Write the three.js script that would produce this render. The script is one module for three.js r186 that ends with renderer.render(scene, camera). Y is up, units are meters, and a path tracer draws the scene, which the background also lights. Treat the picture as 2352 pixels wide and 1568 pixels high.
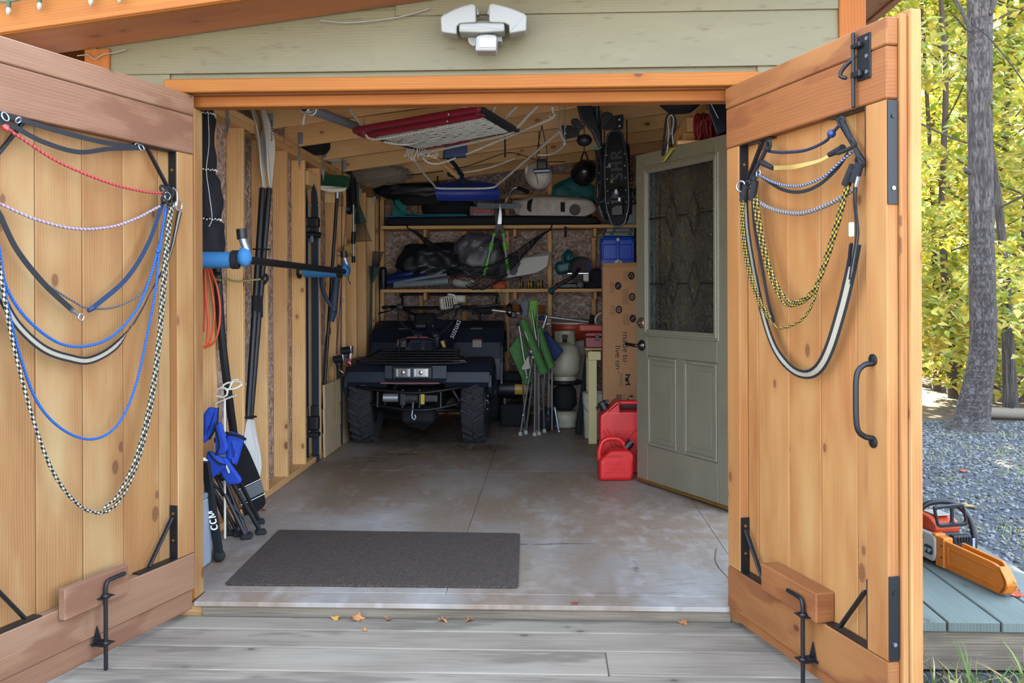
import * as THREE from 'three';
import { mergeGeometries, mergeVertices } from 'three/addons/utils/BufferGeometryUtils.js';
import { RoundedBoxGeometry } from 'three/addons/geometries/RoundedBoxGeometry.js';
import { TextGeometry } from 'three/addons/geometries/TextGeometry.js';
import { FontLoader } from 'three/addons/loaders/FontLoader.js';

// ---------------------------------------------------------------- camera, sky, sun, exposure
const scene = new THREE.Scene();
const FOCAL = 2080, HORIZON = 667;                       // in pixels of the 2352 x 1568 frame
const camera = new THREE.PerspectiveCamera(2 * Math.atan(784 / FOCAL) * 180 / Math.PI, 1.5, 0.05, 400);
camera.position.set(0, 1.2, 0);
camera.rotation.order = 'YXZ';
camera.rotation.set(0, Math.atan(89 / 2080), -0.0035);
camera.setViewOffset(2352, 1568, 0, 784 - HORIZON, 2352, 1568);
camera.updateMatrixWorld(true);
const renderer = new THREE.WebGLRenderer({ antialias: true });
renderer.toneMapping = THREE.LinearToneMapping;
renderer.toneMappingExposure = 5.8;
renderer.shadowMap.enabled = true;
{ // bright thin-cloud autumn sky
  const W = 256, H = 128, d = new Float32Array(W * H * 4);
  for (let j = 0; j < H; j++) for (let i = 0; i < W; i++) {
    const e = Math.max(0, (j + 0.5) / H * 2 - 1), k = (j * W + i) * 4;
    const c = 0.5 + 0.25 * Math.sin(i / W * 6.2832 * 5 + 3 * e) * Math.sin(e * 9 + i / W * 6.2832 * 2) + 0.12 * Math.sin(i / W * 6.2832 * 13 + e * 20);
    const t = Math.pow(e, 0.6);
    d[k] = 0.90 - 0.44 * t + 0.10 * c; d[k + 1] = 1.0 - 0.29 * t + 0.08 * c; d[k + 2] = 1.16 - 0.04 * t + 0.06 * c; d[k + 3] = 1;
  }
  const sky = new THREE.DataTexture(d, W, H, THREE.RGBAFormat, THREE.FloatType);
  sky.mapping = THREE.EquirectangularReflectionMapping; sky.magFilter = THREE.LinearFilter; sky.minFilter = THREE.LinearFilter; sky.needsUpdate = true;
  scene.background = sky; scene.environment = sky;
  scene.backgroundIntensity = scene.environmentIntensity = 1.0;
}
const sun = new THREE.DirectionalLight(0xfff0d8, 22.0);  // a low autumn sun behind the shed
sun.target.position.set(2, 0, -6); sun.position.set(2 - 0.10 * 30, 0.46 * 30, -6 - 0.88 * 30);
sun.castShadow = true; sun.shadow.mapSize.set(4096, 4096); sun.shadow.radius = 1;
Object.assign(sun.shadow.camera, { left: -25, right: 25, top: 25, bottom: -25, near: 0.1, far: 80 });
scene.add(sun, sun.target);

// ---------------------------------------------------------------- helpers
const V = (x, y, z) => new THREE.Vector3(x, y, z);
let seedState = 7;
function rnd() { seedState |= 0; seedState = seedState + 0x6D2B79F5 | 0; let t = Math.imul(seedState ^ seedState >>> 15, 1 | seedState); t = t + Math.imul(t ^ t >>> 7, 61 | t) ^ t; return ((t ^ t >>> 14) >>> 0) / 4294967296; }
const rr = (a, b) => a + (b - a) * rnd();
function ray(px, py) { return V((px - 1176) / FOCAL, -(py - HORIZON) / FOCAL, -1).applyQuaternion(camera.quaternion); }
// a measured point of the photograph at a known depth, on the floor, or on a door leaf
function at(px, py, d) { const v = ray(px, py); return v.multiplyScalar(d / -v.z).add(camera.position); }
function onLevel(px, py, y = 0) { const v = ray(px, py); return v.multiplyScalar((y - 1.2) / v.y).add(camera.position); }
const HINGE = { R: at(1669, 700, 3.43).setY(0), L: at(446, 700, 3.43).setY(0) };
const SWING = { R: 17 * Math.PI / 180, L: 16.2 * Math.PI / 180 };
function leafAxes(s) { const th = SWING[s], dir = V((s === 'R' ? 1 : -1) * Math.sin(th), 0, Math.cos(th)); const n = dir.clone().cross(V(0, 1, 0)); if (s === 'L') n.negate(); return { dir, n }; }
function onLeaf(s, px, py, off = 0) { const { n } = leafAxes(s), h = HINGE[s].clone().addScaledVector(n, off), v = ray(px, py); return v.multiplyScalar(h.sub(camera.position).dot(n) / v.dot(n)).add(camera.position); }

const taken = {};
function numbered(n) { const k = taken[n] = (taken[n] ?? -1) + 1; return k ? n + '_' + String(k).padStart(3, '0') : n; }
function norm(g) { let h = g.index ? g.toNonIndexed() : g; for (const k of Object.keys(h.attributes)) if (!['position', 'normal', 'uv'].includes(k)) h.deleteAttribute(k); if (!h.attributes.uv) h.setAttribute('uv', new THREE.BufferAttribute(new Float32Array(h.attributes.position.count * 2), 2)); h.morphAttributes = {}; return h; }
function merge(gs) { gs = gs.flat(9); return gs.length === 1 ? gs[0] : mergeGeometries(gs.map(norm)); }
function part(name, g, m, parent) { const o = new THREE.Mesh(Array.isArray(g) ? merge(g) : g, m); o.name = name; parent.add(o); return o; }
function parts(name, gs, m, parent) { for (const g of gs) part(name, g, m, parent); }
function tag(o, label, category, group, kind) { o.userData.label = label; if (category) o.userData.category = category; if (group) o.userData.group = group; if (kind) o.userData.kind = kind; return o; }
function thing(name, label, category, pos = [0, 0, 0], ry = 0, group) { const o = new THREE.Group(); o.name = numbered(name); o.position.set(...(pos.isVector3 ? pos.toArray() : pos)); o.rotation.y = ry; scene.add(o); return tag(o, label, category, group); }
function single(name, g, m, label, category, group, kind) { const o = part(numbered(name), g, m, scene); return tag(o, label, category, group, kind); }
function structure(name, label) { const o = new THREE.Group(); o.name = name; scene.add(o); o.userData.kind = 'structure'; o.userData.label = label; return o; }

// geometry makers
function bb(w, h, d, o = {}) {                            // a box with chamfered edges and uv in metres along its grain
  const b = Math.min(o.b ?? 0.003, w / 3, h / 3, d / 3), g = o.g ?? 'y', S = [w / 2, h / 2, d / 2], gi = { x: 0, y: 1, z: 2 }[g];
  const pos = [], uv = [], su = o.su ?? 0.6, sv = o.sv ?? 2.4, ou = o.ou ?? rnd(), ov = o.ov ?? rnd();
  const P = (a, s) => [0, 1, 2].map((i) => s[i] * (i === a ? S[i] : S[i] - b));
  const tri = (A, B, C) => {
    const n = V(B[0] - A[0], B[1] - A[1], B[2] - A[2]).cross(V(C[0] - A[0], C[1] - A[1], C[2] - A[2]));
    if (n.x * (A[0] + B[0] + C[0]) + n.y * (A[1] + B[1] + C[1]) + n.z * (A[2] + B[2] + C[2]) < 0) [B, C] = [C, B];
    const N = [Math.abs(n.x), Math.abs(n.y), Math.abs(n.z)], k = N.indexOf(Math.max(...N));
    const [i, j] = k === gi ? [(k + 1) % 3, (k + 2) % 3] : [3 - k - gi, gi];
    for (const p of [A, B, C]) { pos.push(...p); uv.push(p[i] / su + ou + k * 0.31, p[j] / sv + ov); }
  };
  const quad = (A, B, C, D) => { tri(A, B, C); tri(A, C, D); };
  const sg = (a, sa, bx, sb, c, sc) => { const s = [0, 0, 0]; s[a] = sa; s[bx] = sb; s[c] = sc; return s; };
  for (let a = 0; a < 3; a++) for (const s of [-1, 1]) {
    const q = (a + 1) % 3, r = (a + 2) % 3;
    quad(P(a, sg(a, s, q, -1, r, -1)), P(a, sg(a, s, q, 1, r, -1)), P(a, sg(a, s, q, 1, r, 1)), P(a, sg(a, s, q, -1, r, 1)));
    for (const t of [-1, 1]) quad(P(a, sg(a, s, q, t, r, -1)), P(a, sg(a, s, q, t, r, 1)), P(q, sg(a, s, q, t, r, 1)), P(q, sg(a, s, q, t, r, -1)));
  }
  for (const x of [-1, 1]) for (const y of [-1, 1]) for (const z of [-1, 1]) tri(P(0, [x, y, z]), P(1, [x, y, z]), P(2, [x, y, z]));
  const G = new THREE.BufferGeometry(); G.setAttribute('position', new THREE.Float32BufferAttribute(pos, 3)); G.setAttribute('uv', new THREE.Float32BufferAttribute(uv, 2)); G.computeVertexNormals(); return G;
}
const T = (g, x = 0, y = 0, z = 0, rx = 0, ry = 0, rz = 0) => { const m = new THREE.Matrix4().makeRotationFromEuler(new THREE.Euler(rx, ry, rz, 'YXZ')); m.setPosition(x, y, z); return g.applyMatrix4(m); };
const box = (x0, x1, y0, y1, z0, z1, o = {}) => T(bb(Math.abs(x1 - x0), Math.abs(y1 - y0), Math.abs(z1 - z0), o), (x0 + x1) / 2, (y0 + y1) / 2, (z0 + z1) / 2);
function rbox(w, h, d, r = 0.01, x = 0, y = 0, z = 0, s = 3) { return T(new RoundedBoxGeometry(w, h, d, s, r), x, y, z); }
function vec(p) { return p.isVector3 ? p : V(...p); }
function cyl(a, b, r0, r1 = r0, seg = 12) { a = vec(a); b = vec(b); const g = new THREE.CylinderGeometry(r1, r0, a.distanceTo(b), seg), d = b.clone().sub(a).normalize(); g.applyQuaternion(new THREE.Quaternion().setFromUnitVectors(V(0, 1, 0), d)); const m = a.clone().add(b).multiplyScalar(0.5); return g.translate(m.x, m.y, m.z); }
function bar(a, b, w, t, hint = V(0, 1, 0), o = {}) { // a chamfered bar from a to b; w along hint, t across
  a = vec(a); b = vec(b); const y = b.clone().sub(a), L = y.length(); y.normalize(); const x = hint.clone().addScaledVector(y, -hint.dot(y)).normalize(), z = x.clone().cross(y);
  return bb(w, L, t, { b: 0.002, ...o }).applyMatrix4(new THREE.Matrix4().makeBasis(x, y, z).setPosition(a.clone().add(b).multiplyScalar(0.5)));
}
function curve(pts, closed = false, ten = 0.5) { return new THREE.CatmullRomCurve3(pts.map(vec), closed, 'catmullrom', ten); }
function tube(pts, r, o = {}) { const c = pts.isCurve ? pts : curve(pts, o.closed), L = c.getLength(), n = o.n ?? Math.max(8, Math.min(160, Math.round(L / (o.step ?? 0.02)))); const g = new THREE.TubeGeometry(c, n, r, o.k ?? 8, !!o.closed); if (o.rep) { const u = g.attributes.uv; for (let i = 0; i < u.count; i++) u.setX(i, u.getX(i) * L / o.rep); }
  if (o.closed) return g; const e0 = c.getPoint(0), e1 = c.getPoint(1); return merge([g, new THREE.SphereGeometry(r, 8, 6).translate(e0.x, e0.y, e0.z), new THREE.SphereGeometry(r, 8, 6).translate(e1.x, e1.y, e1.z)]); }
function poly(pts, r, k = 8) { const g = []; for (let i = 0; i < pts.length; i++) { const p = vec(pts[i]); if (i) g.push(cyl(pts[i - 1], p, r, r, k)); g.push(new THREE.SphereGeometry(r, k, 6).translate(p.x, p.y, p.z)); } return merge(g); }
function ribbon(pts, nrm, w, t, o = {}) { // flat webbing swept along a curve, face towards nrm
  const c = curve(pts), N = o.n ?? 60, L = c.getLength(), pos = [], uv = [], idx = [];
  for (let i = 0; i <= N; i++) {
    const s = i / N, p = c.getPointAt(s), tg = c.getTangentAt(s), tw = o.twist ? o.twist(s) : 0;
    let n = nrm.clone().addScaledVector(tg, -nrm.dot(tg)).normalize(); if (tw) n.applyAxisAngle(tg, tw); const x = tg.clone().cross(n), ww = o.wid ? w * o.wid(s) : w;
    [[-1, -1], [1, -1], [1, 1], [-1, 1], [-1, -1]].forEach(([a, b], k) => { const q = p.clone().addScaledVector(x, a * ww / 2).addScaledVector(n, b * t / 2); pos.push(q.x, q.y, q.z); uv.push(k === 0 || k === 3 || k === 4 ? 0.01 : 0.99, s * L / (o.rep ?? 0.1)); });
    if (i) for (let k = 0; k < 4; k++) { const a = (i - 1) * 5 + k, b = i * 5 + k; idx.push(a, a + 1, b, b, a + 1, b + 1); }
  }
  const g = new THREE.BufferGeometry(); g.setAttribute('position', new THREE.Float32BufferAttribute(pos, 3)); g.setAttribute('uv', new THREE.Float32BufferAttribute(uv, 2)); g.setIndex(idx); const h = g.toNonIndexed(); h.computeVertexNormals(); return h;
}
const lathe = (prof, seg = 28) => new THREE.LatheGeometry(prof.map(([r, y]) => new THREE.Vector2(r, y)), seg);
function shapeOf(pts, round = 0) { const s = new THREE.Shape(); if (!round) { pts.forEach(([x, y], i) => i ? s.lineTo(x, y) : s.moveTo(x, y)); s.closePath(); return s; }
  const n = pts.length; for (let i = 0; i < n; i++) { const p = pts[(i + n - 1) % n], q = pts[i], r = pts[(i + 1) % n]; const la = Math.hypot(p[0] - q[0], p[1] - q[1]), lb = Math.hypot(r[0] - q[0], r[1] - q[1]), k = Math.min(q[2] ?? round, la / 2.01, lb / 2.01); const a = [q[0] + (p[0] - q[0]) * k / la, q[1] + (p[1] - q[1]) * k / la], b = [q[0] + (r[0] - q[0]) * k / lb, q[1] + (r[1] - q[1]) * k / lb]; i ? s.lineTo(...a) : s.moveTo(...a); s.quadraticCurveTo(q[0], q[1], ...b); } s.closePath(); return s; }
function ext(pts, depth, o = {}) { const s = pts.isShape ? pts : shapeOf(pts, o.round ?? 0), b = o.b ?? 0.003; for (const h of o.holes ?? []) s.holes.push(h.isShape ? h : shapeOf(h, o.hround ?? 0)); return new THREE.ExtrudeGeometry(s, { depth: Math.max(0.0005, depth - 2 * b), bevelEnabled: b > 0, bevelSize: b, bevelOffset: -b, bevelThickness: b, bevelSegments: o.bs ?? 2, curveSegments: o.cs ?? 6 }).translate(0, 0, -(depth - 2 * b) / 2); }
const ball = (r, x = 0, y = 0, z = 0, sx = 1, sy = 1, sz = 1, seg = 20) => new THREE.SphereGeometry(r, seg, Math.round(seg * 0.7)).scale(sx, sy, sz).translate(x, y, z);
// tiling value noise
const HASH = new Float32Array(65536); for (let i = 0; i < 65536; i++) HASH[i] = rnd();
function vnoise(x, y, px, py, s = 0) {
  let xi = Math.floor(x), yi = Math.floor(y); const fx = x - xi, fy = y - yi, u = fx * fx * (3 - 2 * fx), v = fy * fy * (3 - 2 * fy);
  xi %= px; if (xi < 0) xi += px; yi %= py; if (yi < 0) yi += py; const xj = xi + 1 === px ? 0 : xi + 1, yj = yi + 1 === py ? 0 : yi + 1, k = s * 3571, r0 = yi * 7919 + k, r1 = yj * 7919 + k;
  const a = HASH[(xi * 131 + r0) & 65535], b = HASH[(xj * 131 + r0) & 65535], c = HASH[(xi * 131 + r1) & 65535], d = HASH[(xj * 131 + r1) & 65535];
  return a + (b - a) * u + (c - a) * v + (a - b - c + d) * u * v;
}
function fbm(u, v, f, o = 4, s = 0) { let t = 0, a = 0.5, n = 0; for (let i = 0; i < o; i++) { t += a * vnoise(u * f, v * f, f, f, s + i); n += a; a *= 0.55; f *= 2; } return t / n; }
function n3(p, s = 0) { return Math.sin(p.x * 1.7 + s) * Math.cos(p.y * 2.3 - s * 1.3) + Math.sin(p.z * 2.1 + p.y * 1.1 + s * 2.1) * 0.7 + Math.sin((p.x + p.z) * 3.7 + s) * 0.35 + Math.cos((p.y - p.x) * 5.1 + s * 0.7) * 0.2; }
function lump(rx, ry, rz, o = {}) { // a sack-like body with folds, its underside flattened
  const g = mergeVertices(new THREE.IcosahedronGeometry(1, o.det ?? 14).deleteAttribute('normal').deleteAttribute('uv')), p = g.attributes.position, v = V(), f = o.f ?? 2, a = o.amp ?? 0.08, s = o.s ?? 1, sq = o.sq ?? 0.75;
  for (let i = 0; i < p.count; i++) { v.fromBufferAttribute(p, i); const q = v.clone().multiplyScalar(f); let k = 1 + a * n3(q, s) + a * 0.5 * Math.abs(Math.sin(n3(q.multiplyScalar(1.9), s + 4) * 3)); const e = (t) => Math.sign(t) * Math.pow(Math.abs(t), sq); v.set(e(v.x) * rx * k, e(v.y) * ry * k, e(v.z) * rz * k); if (v.y < -ry * (o.flat ?? 0.8)) v.y = -ry * (o.flat ?? 0.8); p.setXYZ(i, v.x, v.y, v.z); }
  const uv = new Float32Array(p.count * 2); for (let i = 0; i < p.count; i++) { uv[2 * i] = p.getX(i) * 2 + p.getZ(i); uv[2 * i + 1] = p.getY(i) * 2; } g.setAttribute('uv', new THREE.BufferAttribute(uv, 2)); g.computeVertexNormals(); return g.translate(0, ry * (o.flat ?? 0.8), 0);
}
const font = await new FontLoader().loadAsync('fonts/droid/droid_sans_bold.typeface.json');
function text(s, size, depth = 0.001) { const g = new TextGeometry(s, { font, size, depth, curveSegments: 4, bevelEnabled: false }); g.computeBoundingBox(); const b = g.boundingBox; return g.translate(-(b.max.x + b.min.x) / 2, -(b.max.y + b.min.y) / 2, 0); }

// ---------------------------------------------------------------- textures and materials
function dataTex(w, h, fn, srgb = true) { const d = new Uint8Array(w * h * 4); for (let j = 0; j < h; j++) for (let i = 0; i < w; i++) { const c = fn(i / w, j / h, i, j), k = (j * w + i) * 4; d[k] = Math.max(0, Math.min(255, c[0])); d[k + 1] = Math.max(0, Math.min(255, c[1])); d[k + 2] = Math.max(0, Math.min(255, c[2])); d[k + 3] = 255; } const t = new THREE.DataTexture(d, w, h, THREE.RGBAFormat); t.wrapS = t.wrapT = THREE.RepeatWrapping; t.magFilter = THREE.LinearFilter; t.minFilter = THREE.LinearMipmapLinearFilter; t.generateMipmaps = true; if (srgb) t.colorSpace = THREE.SRGBColorSpace; t.needsUpdate = true; return t; }
const mix = (a, b, t) => [a[0] + (b[0] - a[0]) * t, a[1] + (b[1] - a[1]) * t, a[2] + (b[2] - a[2]) * t];
function wood(o) { // 0.6 m across the grain by 2.4 m along it
  const knots = []; for (let i = 0; i < (o.knots ?? 10); i++) knots.push([rnd() * 0.6, rnd() * 2.4, rr(0.006, o.kr ?? 0.016), rr(0.6, 1)]);
  const W = o.w ?? 512, H = o.h ?? 1024, S = Math.floor(rnd() * 50);
  return dataTex(W, H, (U, Vv) => {
    const x = U * 0.6, y = Vv * 2.4; let warp = 0.03 * vnoise(U * 3, Vv * 3, 3, 3, S) + 0.006 * vnoise(U * 9, Vv * 14, 9, 14, S + 1), kn = 0, halo = 0;
    for (const [kx, ky, r, kd] of knots) { let dx = x - kx; dx -= 0.6 * Math.round(dx / 0.6); let dy = y - ky; dy -= 2.4 * Math.round(dy / 2.4); if (Math.abs(dy) > 0.2 || Math.abs(dx) > 0.1) continue; const d = Math.hypot(dx, dy * 0.62), e = Math.exp(-((dy / (r * 3.5)) ** 2)); warp += -Math.sign(dx) * r * 0.9 * e * Math.exp(-Math.abs(dx) / (r * 1.6)); if (d < r * 1.15) kn = Math.max(kn, kd * Math.min(1, (r * 1.15 - d) / (r * 0.25)) * (0.75 + 0.25 * Math.sin(d / r * 14))); halo = Math.max(halo, Math.exp(-((d / (r * 2.4)) ** 2)) * kd); }
    const ph = (x + warp) / (o.ring ?? 0.011), s = 0.5 + 0.5 * Math.sin(ph * 6.2832), ring = Math.pow(s, 2.2) * (0.45 + 0.55 * vnoise(U * 12, Vv * 3, 12, 3, S + 2));
    const fib = vnoise(U * 230, Vv * 26, 230, 26, S + 3) * 0.6 + vnoise(U * 90, Vv * 9, 90, 9, S + 4) * 0.4, tone = fbm(U, Vv, 3, 3, S + 5);
    let c = mix(o.base, o.dark, Math.min(1, ring * (o.rc ?? 0.5) + (fib - 0.5) * (o.fc ?? 0.35) + (tone - 0.5) * (o.tc ?? 0.6)));
    if (o.light) c = mix(c, o.light, Math.max(0, fbm(U, Vv, 4, 4, S + 9) - 0.48) * 2.6);
    c = mix(c, o.dark, halo * 0.45); c = mix(c, o.knot ?? [92, 48, 22], kn * 0.85);
    if (o.stain) { const q = fbm(U, Vv, 6, 4, S + 12); c = mix(c, o.stain, Math.max(0, Math.min(0.75, (q - 0.56) * 7))); }
    return c;
  });
}
const std = (o) => new THREE.MeshStandardMaterial(o);
const pm = (hex, rough = 0.7, metal = 0, extra = {}) => std({ color: hex, roughness: rough, metalness: metal, ...extra });
function noiseTex(a, b, f = 24, o = 4, s = 3, w = 256) { return dataTex(w, w, (u, v) => mix(a, b, fbm(u, v, f, o, s))); }
function tones(map, list, rough = 0.75) { return list.map((c) => std({ map, color: c, roughness: rough })); }
const dim = (l, k) => { for (const m of l) m.color.multiplyScalar(k); return l; };
const pick = (l) => l[Math.floor(rnd() * l.length)];
const cedarMap = wood({ base: [226, 172, 116], dark: [186, 118, 66], light: [246, 210, 160], knots: 9, kr: 0.017, rc: 0.45, fc: 0.3, tc: 1.0 });
const railMap = wood({ base: [212, 168, 132], dark: [172, 122, 86], light: [230, 194, 162], knots: 12, kr: 0.01, rc: 0.35, tc: 0.7, stain: [182, 132, 98] });
const trimMap = wood({ base: [226, 150, 74], dark: [178, 100, 40], light: [238, 172, 98], knots: 8, kr: 0.013, rc: 0.35 });
const studMap = wood({ base: [230, 190, 132], dark: [184, 130, 80], light: [240, 206, 156], knots: 16, kr: 0.016, rc: 0.45, ring: 0.014 });
const deckMap = wood({ base: [140, 136, 132], dark: [88, 84, 79], light: [160, 158, 154], knots: 9, kr: 0.012, rc: 0.35, fc: 0.9, tc: 0.9, knot: [70, 62, 55], stain: [112, 108, 104] });
const M = {
  cedar: dim(tones(cedarMap, [0xfff6dc, 0xfff0ce, 0xf6e6c6, 0xfff4d8]), 0.385),
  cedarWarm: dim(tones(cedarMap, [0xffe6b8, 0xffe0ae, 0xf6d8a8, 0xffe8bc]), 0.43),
  rail: dim(tones(railMap, [0xf6e6dc, 0xf0dcd2]), 0.37),
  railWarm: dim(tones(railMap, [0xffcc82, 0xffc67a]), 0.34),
  trim: dim(tones(trimMap, [0xffe664, 0xffde5e]), 0.345),
  stud: tones(studMap, [0xffffff, 0xf4ece4, 0xe8dccf, 0xfff4e6]),
  deck: tones(deckMap, [0xe8d8c6, 0xdcceb8, 0xd2c2aa, 0xe2d2bc], 0.85),
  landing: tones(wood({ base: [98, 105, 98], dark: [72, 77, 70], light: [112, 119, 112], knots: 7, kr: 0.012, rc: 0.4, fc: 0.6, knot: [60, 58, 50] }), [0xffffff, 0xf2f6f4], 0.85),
  soffit: tones(wood({ base: [150, 92, 52], dark: [92, 52, 28], knots: 12, w: 256, h: 512, rc: 0.4 }), [0xffffff]),
  black: pm(0x16181c, 0.45), blackMatt: pm(0x141519, 0.85), blackMetal: pm(0x1b1d20, 0.42, 0.35), rubber: pm(0x1c1d1f, 0.9),
  steel: pm(0xb8bcc2, 0.3, 0.95), zinc: pm(0xa2adb8, 0.42, 0.8), chrome: pm(0xd0d2d6, 0.15, 1), white: pm(0xe6e6e2, 0.4), cream: pm(0xd8d3bd, 0.55), brass: pm(0xb08d4a, 0.35, 0.9),
  red: pm(0xb01c1e, 0.4), blue: pm(0x1550b8, 0.45), navy: pm(0x14233f, 0.7), orange: pm(0xd8601c, 0.45), green: pm(0x5a9a3a, 0.6), silver: pm(0xa8aab0, 0.4, 0.7),
};
// ---------------------------------------------------------------- the shed
const XL = -1.65, XR = 1.05, DF = 3.43, DB = 8.75, SLOPE = 0.125;
const rafterY = (x) => 2.155 + SLOPE * (x + 1.63);
const osbMap = (() => { const c = document.createElement('canvas'); c.width = c.height = 1024; const g = c.getContext('2d'); g.fillStyle = 'rgb(120,100,84)'; g.fillRect(0, 0, 1024, 1024);
  for (let i = 0; i < 5200; i++) { const x = rnd() * 1024, y = rnd() * 1024, l = rr(26, 80), w = rr(5, 17), a = rr(-0.9, 0.9) + (rnd() < 0.3 ? 1.57 : 0), t = rnd(); g.fillStyle = `rgba(${Math.round(112 + t * 96)},${Math.round(98 + t * 86)},${Math.round(90 + t * 78)},0.8)`; for (const [ox, oy] of [[0, 0], [1024, 0], [0, 1024], [-1024, 0], [0, -1024]]) { g.save(); g.translate(x + ox, y + oy); g.rotate(a); g.fillRect(-l / 2, -w / 2, l, w); g.restore(); } }
  const t = new THREE.CanvasTexture(c); t.wrapS = t.wrapT = THREE.RepeatWrapping; t.colorSpace = THREE.SRGBColorSpace; return t; })();
const osb = std({ map: osbMap, roughness: 0.85 });
const OSB = { g: 'y', su: 1.1, sv: 1.1 };
const sidingBump = wood({ base: [150, 150, 150], dark: [70, 70, 70], knots: 4, rc: 0.8, fc: 0.5, w: 256, h: 512 });
const sidingMap = dataTex(256, 256, (u, v) => { const t = fbm(u, v, 8, 4, 31); const s = Math.max(0, fbm(u, v, 40, 2, 33) - 0.72) * 2; return mix(mix([150, 142, 112], [136, 129, 103], t), [100, 90, 70], s); });
const siding = std({ map: sidingMap, bumpMap: sidingBump, bumpScale: 0.0012, roughness: 0.6, color: new THREE.Color(0.46, 0.45, 0.38) });

{ // floor: painted plywood sheets with scuffs, dirt and oil marks
  const fl = structure('floor', 'grey painted plywood shed floor with worn patches');
  const X0 = -1.76, X1 = 1.16, D0 = 3.45, D1 = 8.85;
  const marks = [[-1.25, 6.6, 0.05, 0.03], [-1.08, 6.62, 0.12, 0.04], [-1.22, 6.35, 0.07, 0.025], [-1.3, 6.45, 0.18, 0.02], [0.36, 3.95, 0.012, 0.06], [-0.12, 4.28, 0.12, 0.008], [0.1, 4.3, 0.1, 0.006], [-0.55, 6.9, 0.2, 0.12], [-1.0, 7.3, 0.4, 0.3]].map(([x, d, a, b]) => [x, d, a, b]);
  const map = dataTex(1024, 2048, (u, v) => {
    const x = X0 + u * (X1 - X0), d = D0 + v * (D1 - D0);
    let c = mix([176, 170, 163], [124, 115, 106], fbm(u, v, 6, 5, 40)); c = mix(c, [114, 88, 64], Math.max(0, Math.min(0.7, (fbm(u, v, 5, 5, 44) - (d > 4.4 ? 0.40 : 0.48)) * 3.4)) * (0.6 + 0.4 * vnoise(u * 180, v * 700, 180, 700, 45))); c = mix(c, [184, 182, 182], Math.max(0, (fbm(u * 1, v * 1, 40, 3, 47) - 0.52)) * 1.2);
    const str = vnoise(u * 60, v * 500, 60, 500, 51); c = mix(c, [96, 84, 72], Math.max(0, str - 0.58) * 2.2 * Math.max(0, fbm(u, v, 7, 3, 52) - 0.34));
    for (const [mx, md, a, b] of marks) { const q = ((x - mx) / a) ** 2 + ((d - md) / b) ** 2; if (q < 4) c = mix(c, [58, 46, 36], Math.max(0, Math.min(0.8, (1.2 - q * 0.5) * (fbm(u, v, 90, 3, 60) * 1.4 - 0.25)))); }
    const cr = Math.abs(x - (0.775 + 0.02 * Math.sin(d * 9) + (4.6 - d) * -0.06)); if (d < 4.25 && d > 3.62 && cr < 0.0022) c = [60, 50, 42];
    return c;
  });
  const bump = dataTex(512, 1024, (u, v) => { const t = vnoise(u * 70 + 2 * fbm(u, v, 20, 2, 71), v * 26, 70, 26, 70) * 0.6 + vnoise(u * 260, v * 100, 260, 100, 73) * 0.4; return [t * 255, t * 255, t * 255]; }, false);
  const m = new THREE.MeshPhysicalMaterial({ map, bumpMap: bump, bumpScale: 0.0012, roughness: 0.5 });
  const sheet = (x0, x1, d0, d1) => { const g = box(x0 + 0.001, x1 - 0.001, -0.018, 0, -d1 + 0.001, -d0 - 0.001, { b: 0.0015, g: 'z' }), p = g.attributes.position, uv = g.attributes.uv; for (let i = 0; i < p.count; i++) uv.setXY(i, (p.getX(i) - X0) / (X1 - X0), (-p.getZ(i) - D0) / (D1 - D0)); part('plywood_sheet', g, m, fl); };
  sheet(-1.386, 0.69, 3.45, 3.578); const xs = [X0, -1.64, -0.42, 0.8, X1]; for (let i = 0; i < 4; i++) for (const [a, b] of [[3.578, 6.02], [6.02, D1]]) sheet(xs[i], xs[i + 1], a, b);
  part('floor_joist_bed', box(X0, X1, -0.12, -0.0185, -D1, -3.492, { g: 'x' }), M.stud[2], fl);
  part('rim_board', box(-1.36, 0.68, -0.064, -0.0185, -3.49, -3.464, { g: 'x' }), M.deck[2], fl);
}
function wallStuds(o, list) { for (const [x0, x1, y0, y1, z0, z1] of list) part('stud', box(x0, x1, y0, y1, z0, z1, { b: 0.003 }), pick(M.stud), o); }
{ // left wall
  const o = structure('wall_left', 'left shed wall of pine studs over strand board');
  part('sheathing', box(-1.752, -1.74, -0.06, 2.3, -8.85, -3.45, OSB), osb, o);
  part('siding', box(-1.775, -1.753, -0.06, 2.28, -8.87, -3.43, { g: 'z' }), siding, o);
  part('bottom_plate', box(-1.739, XL, 0.0005, 0.038, -8.74, -3.56, { g: 'z' }), M.stud[2], o);
  part('top_plate', box(-1.739, XL, 2.08, 2.117, -8.74, -3.56, { g: 'z' }), M.stud[2], o);
  part('top_plate', box(-1.739, XL, 2.118, 2.154, -8.74, -3.56, { g: 'z' }), M.stud[1], o);
  const ds = []; for (let k = -2; k < 11; k++) ds.push(4.42 + 0.4065 * k); ds.push(6.95, 8.66);
  wallStuds(o, [...new Set(ds)].filter((d) => d > 3.6 && Math.abs(d - 6.859) > 0.04).map((d) => [-1.739, XL, 0.0385, 2.0795, -d, -d + 0.038]));
  for (const [d, y] of [[6.3, 1.98], [7.05, 1.93]]) part('blocking', box(-1.739, XL - 0.01, y - 0.05, y + 0.05, -d - 0.17, -d + 0.15, { g: 'z' }), M.stud[0], o);
  part('ledge_block', box(-1.735, -1.6, 1.48, 1.505, -7.28, -6.98, { g: 'z' }), M.stud[2], o);
}
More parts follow.
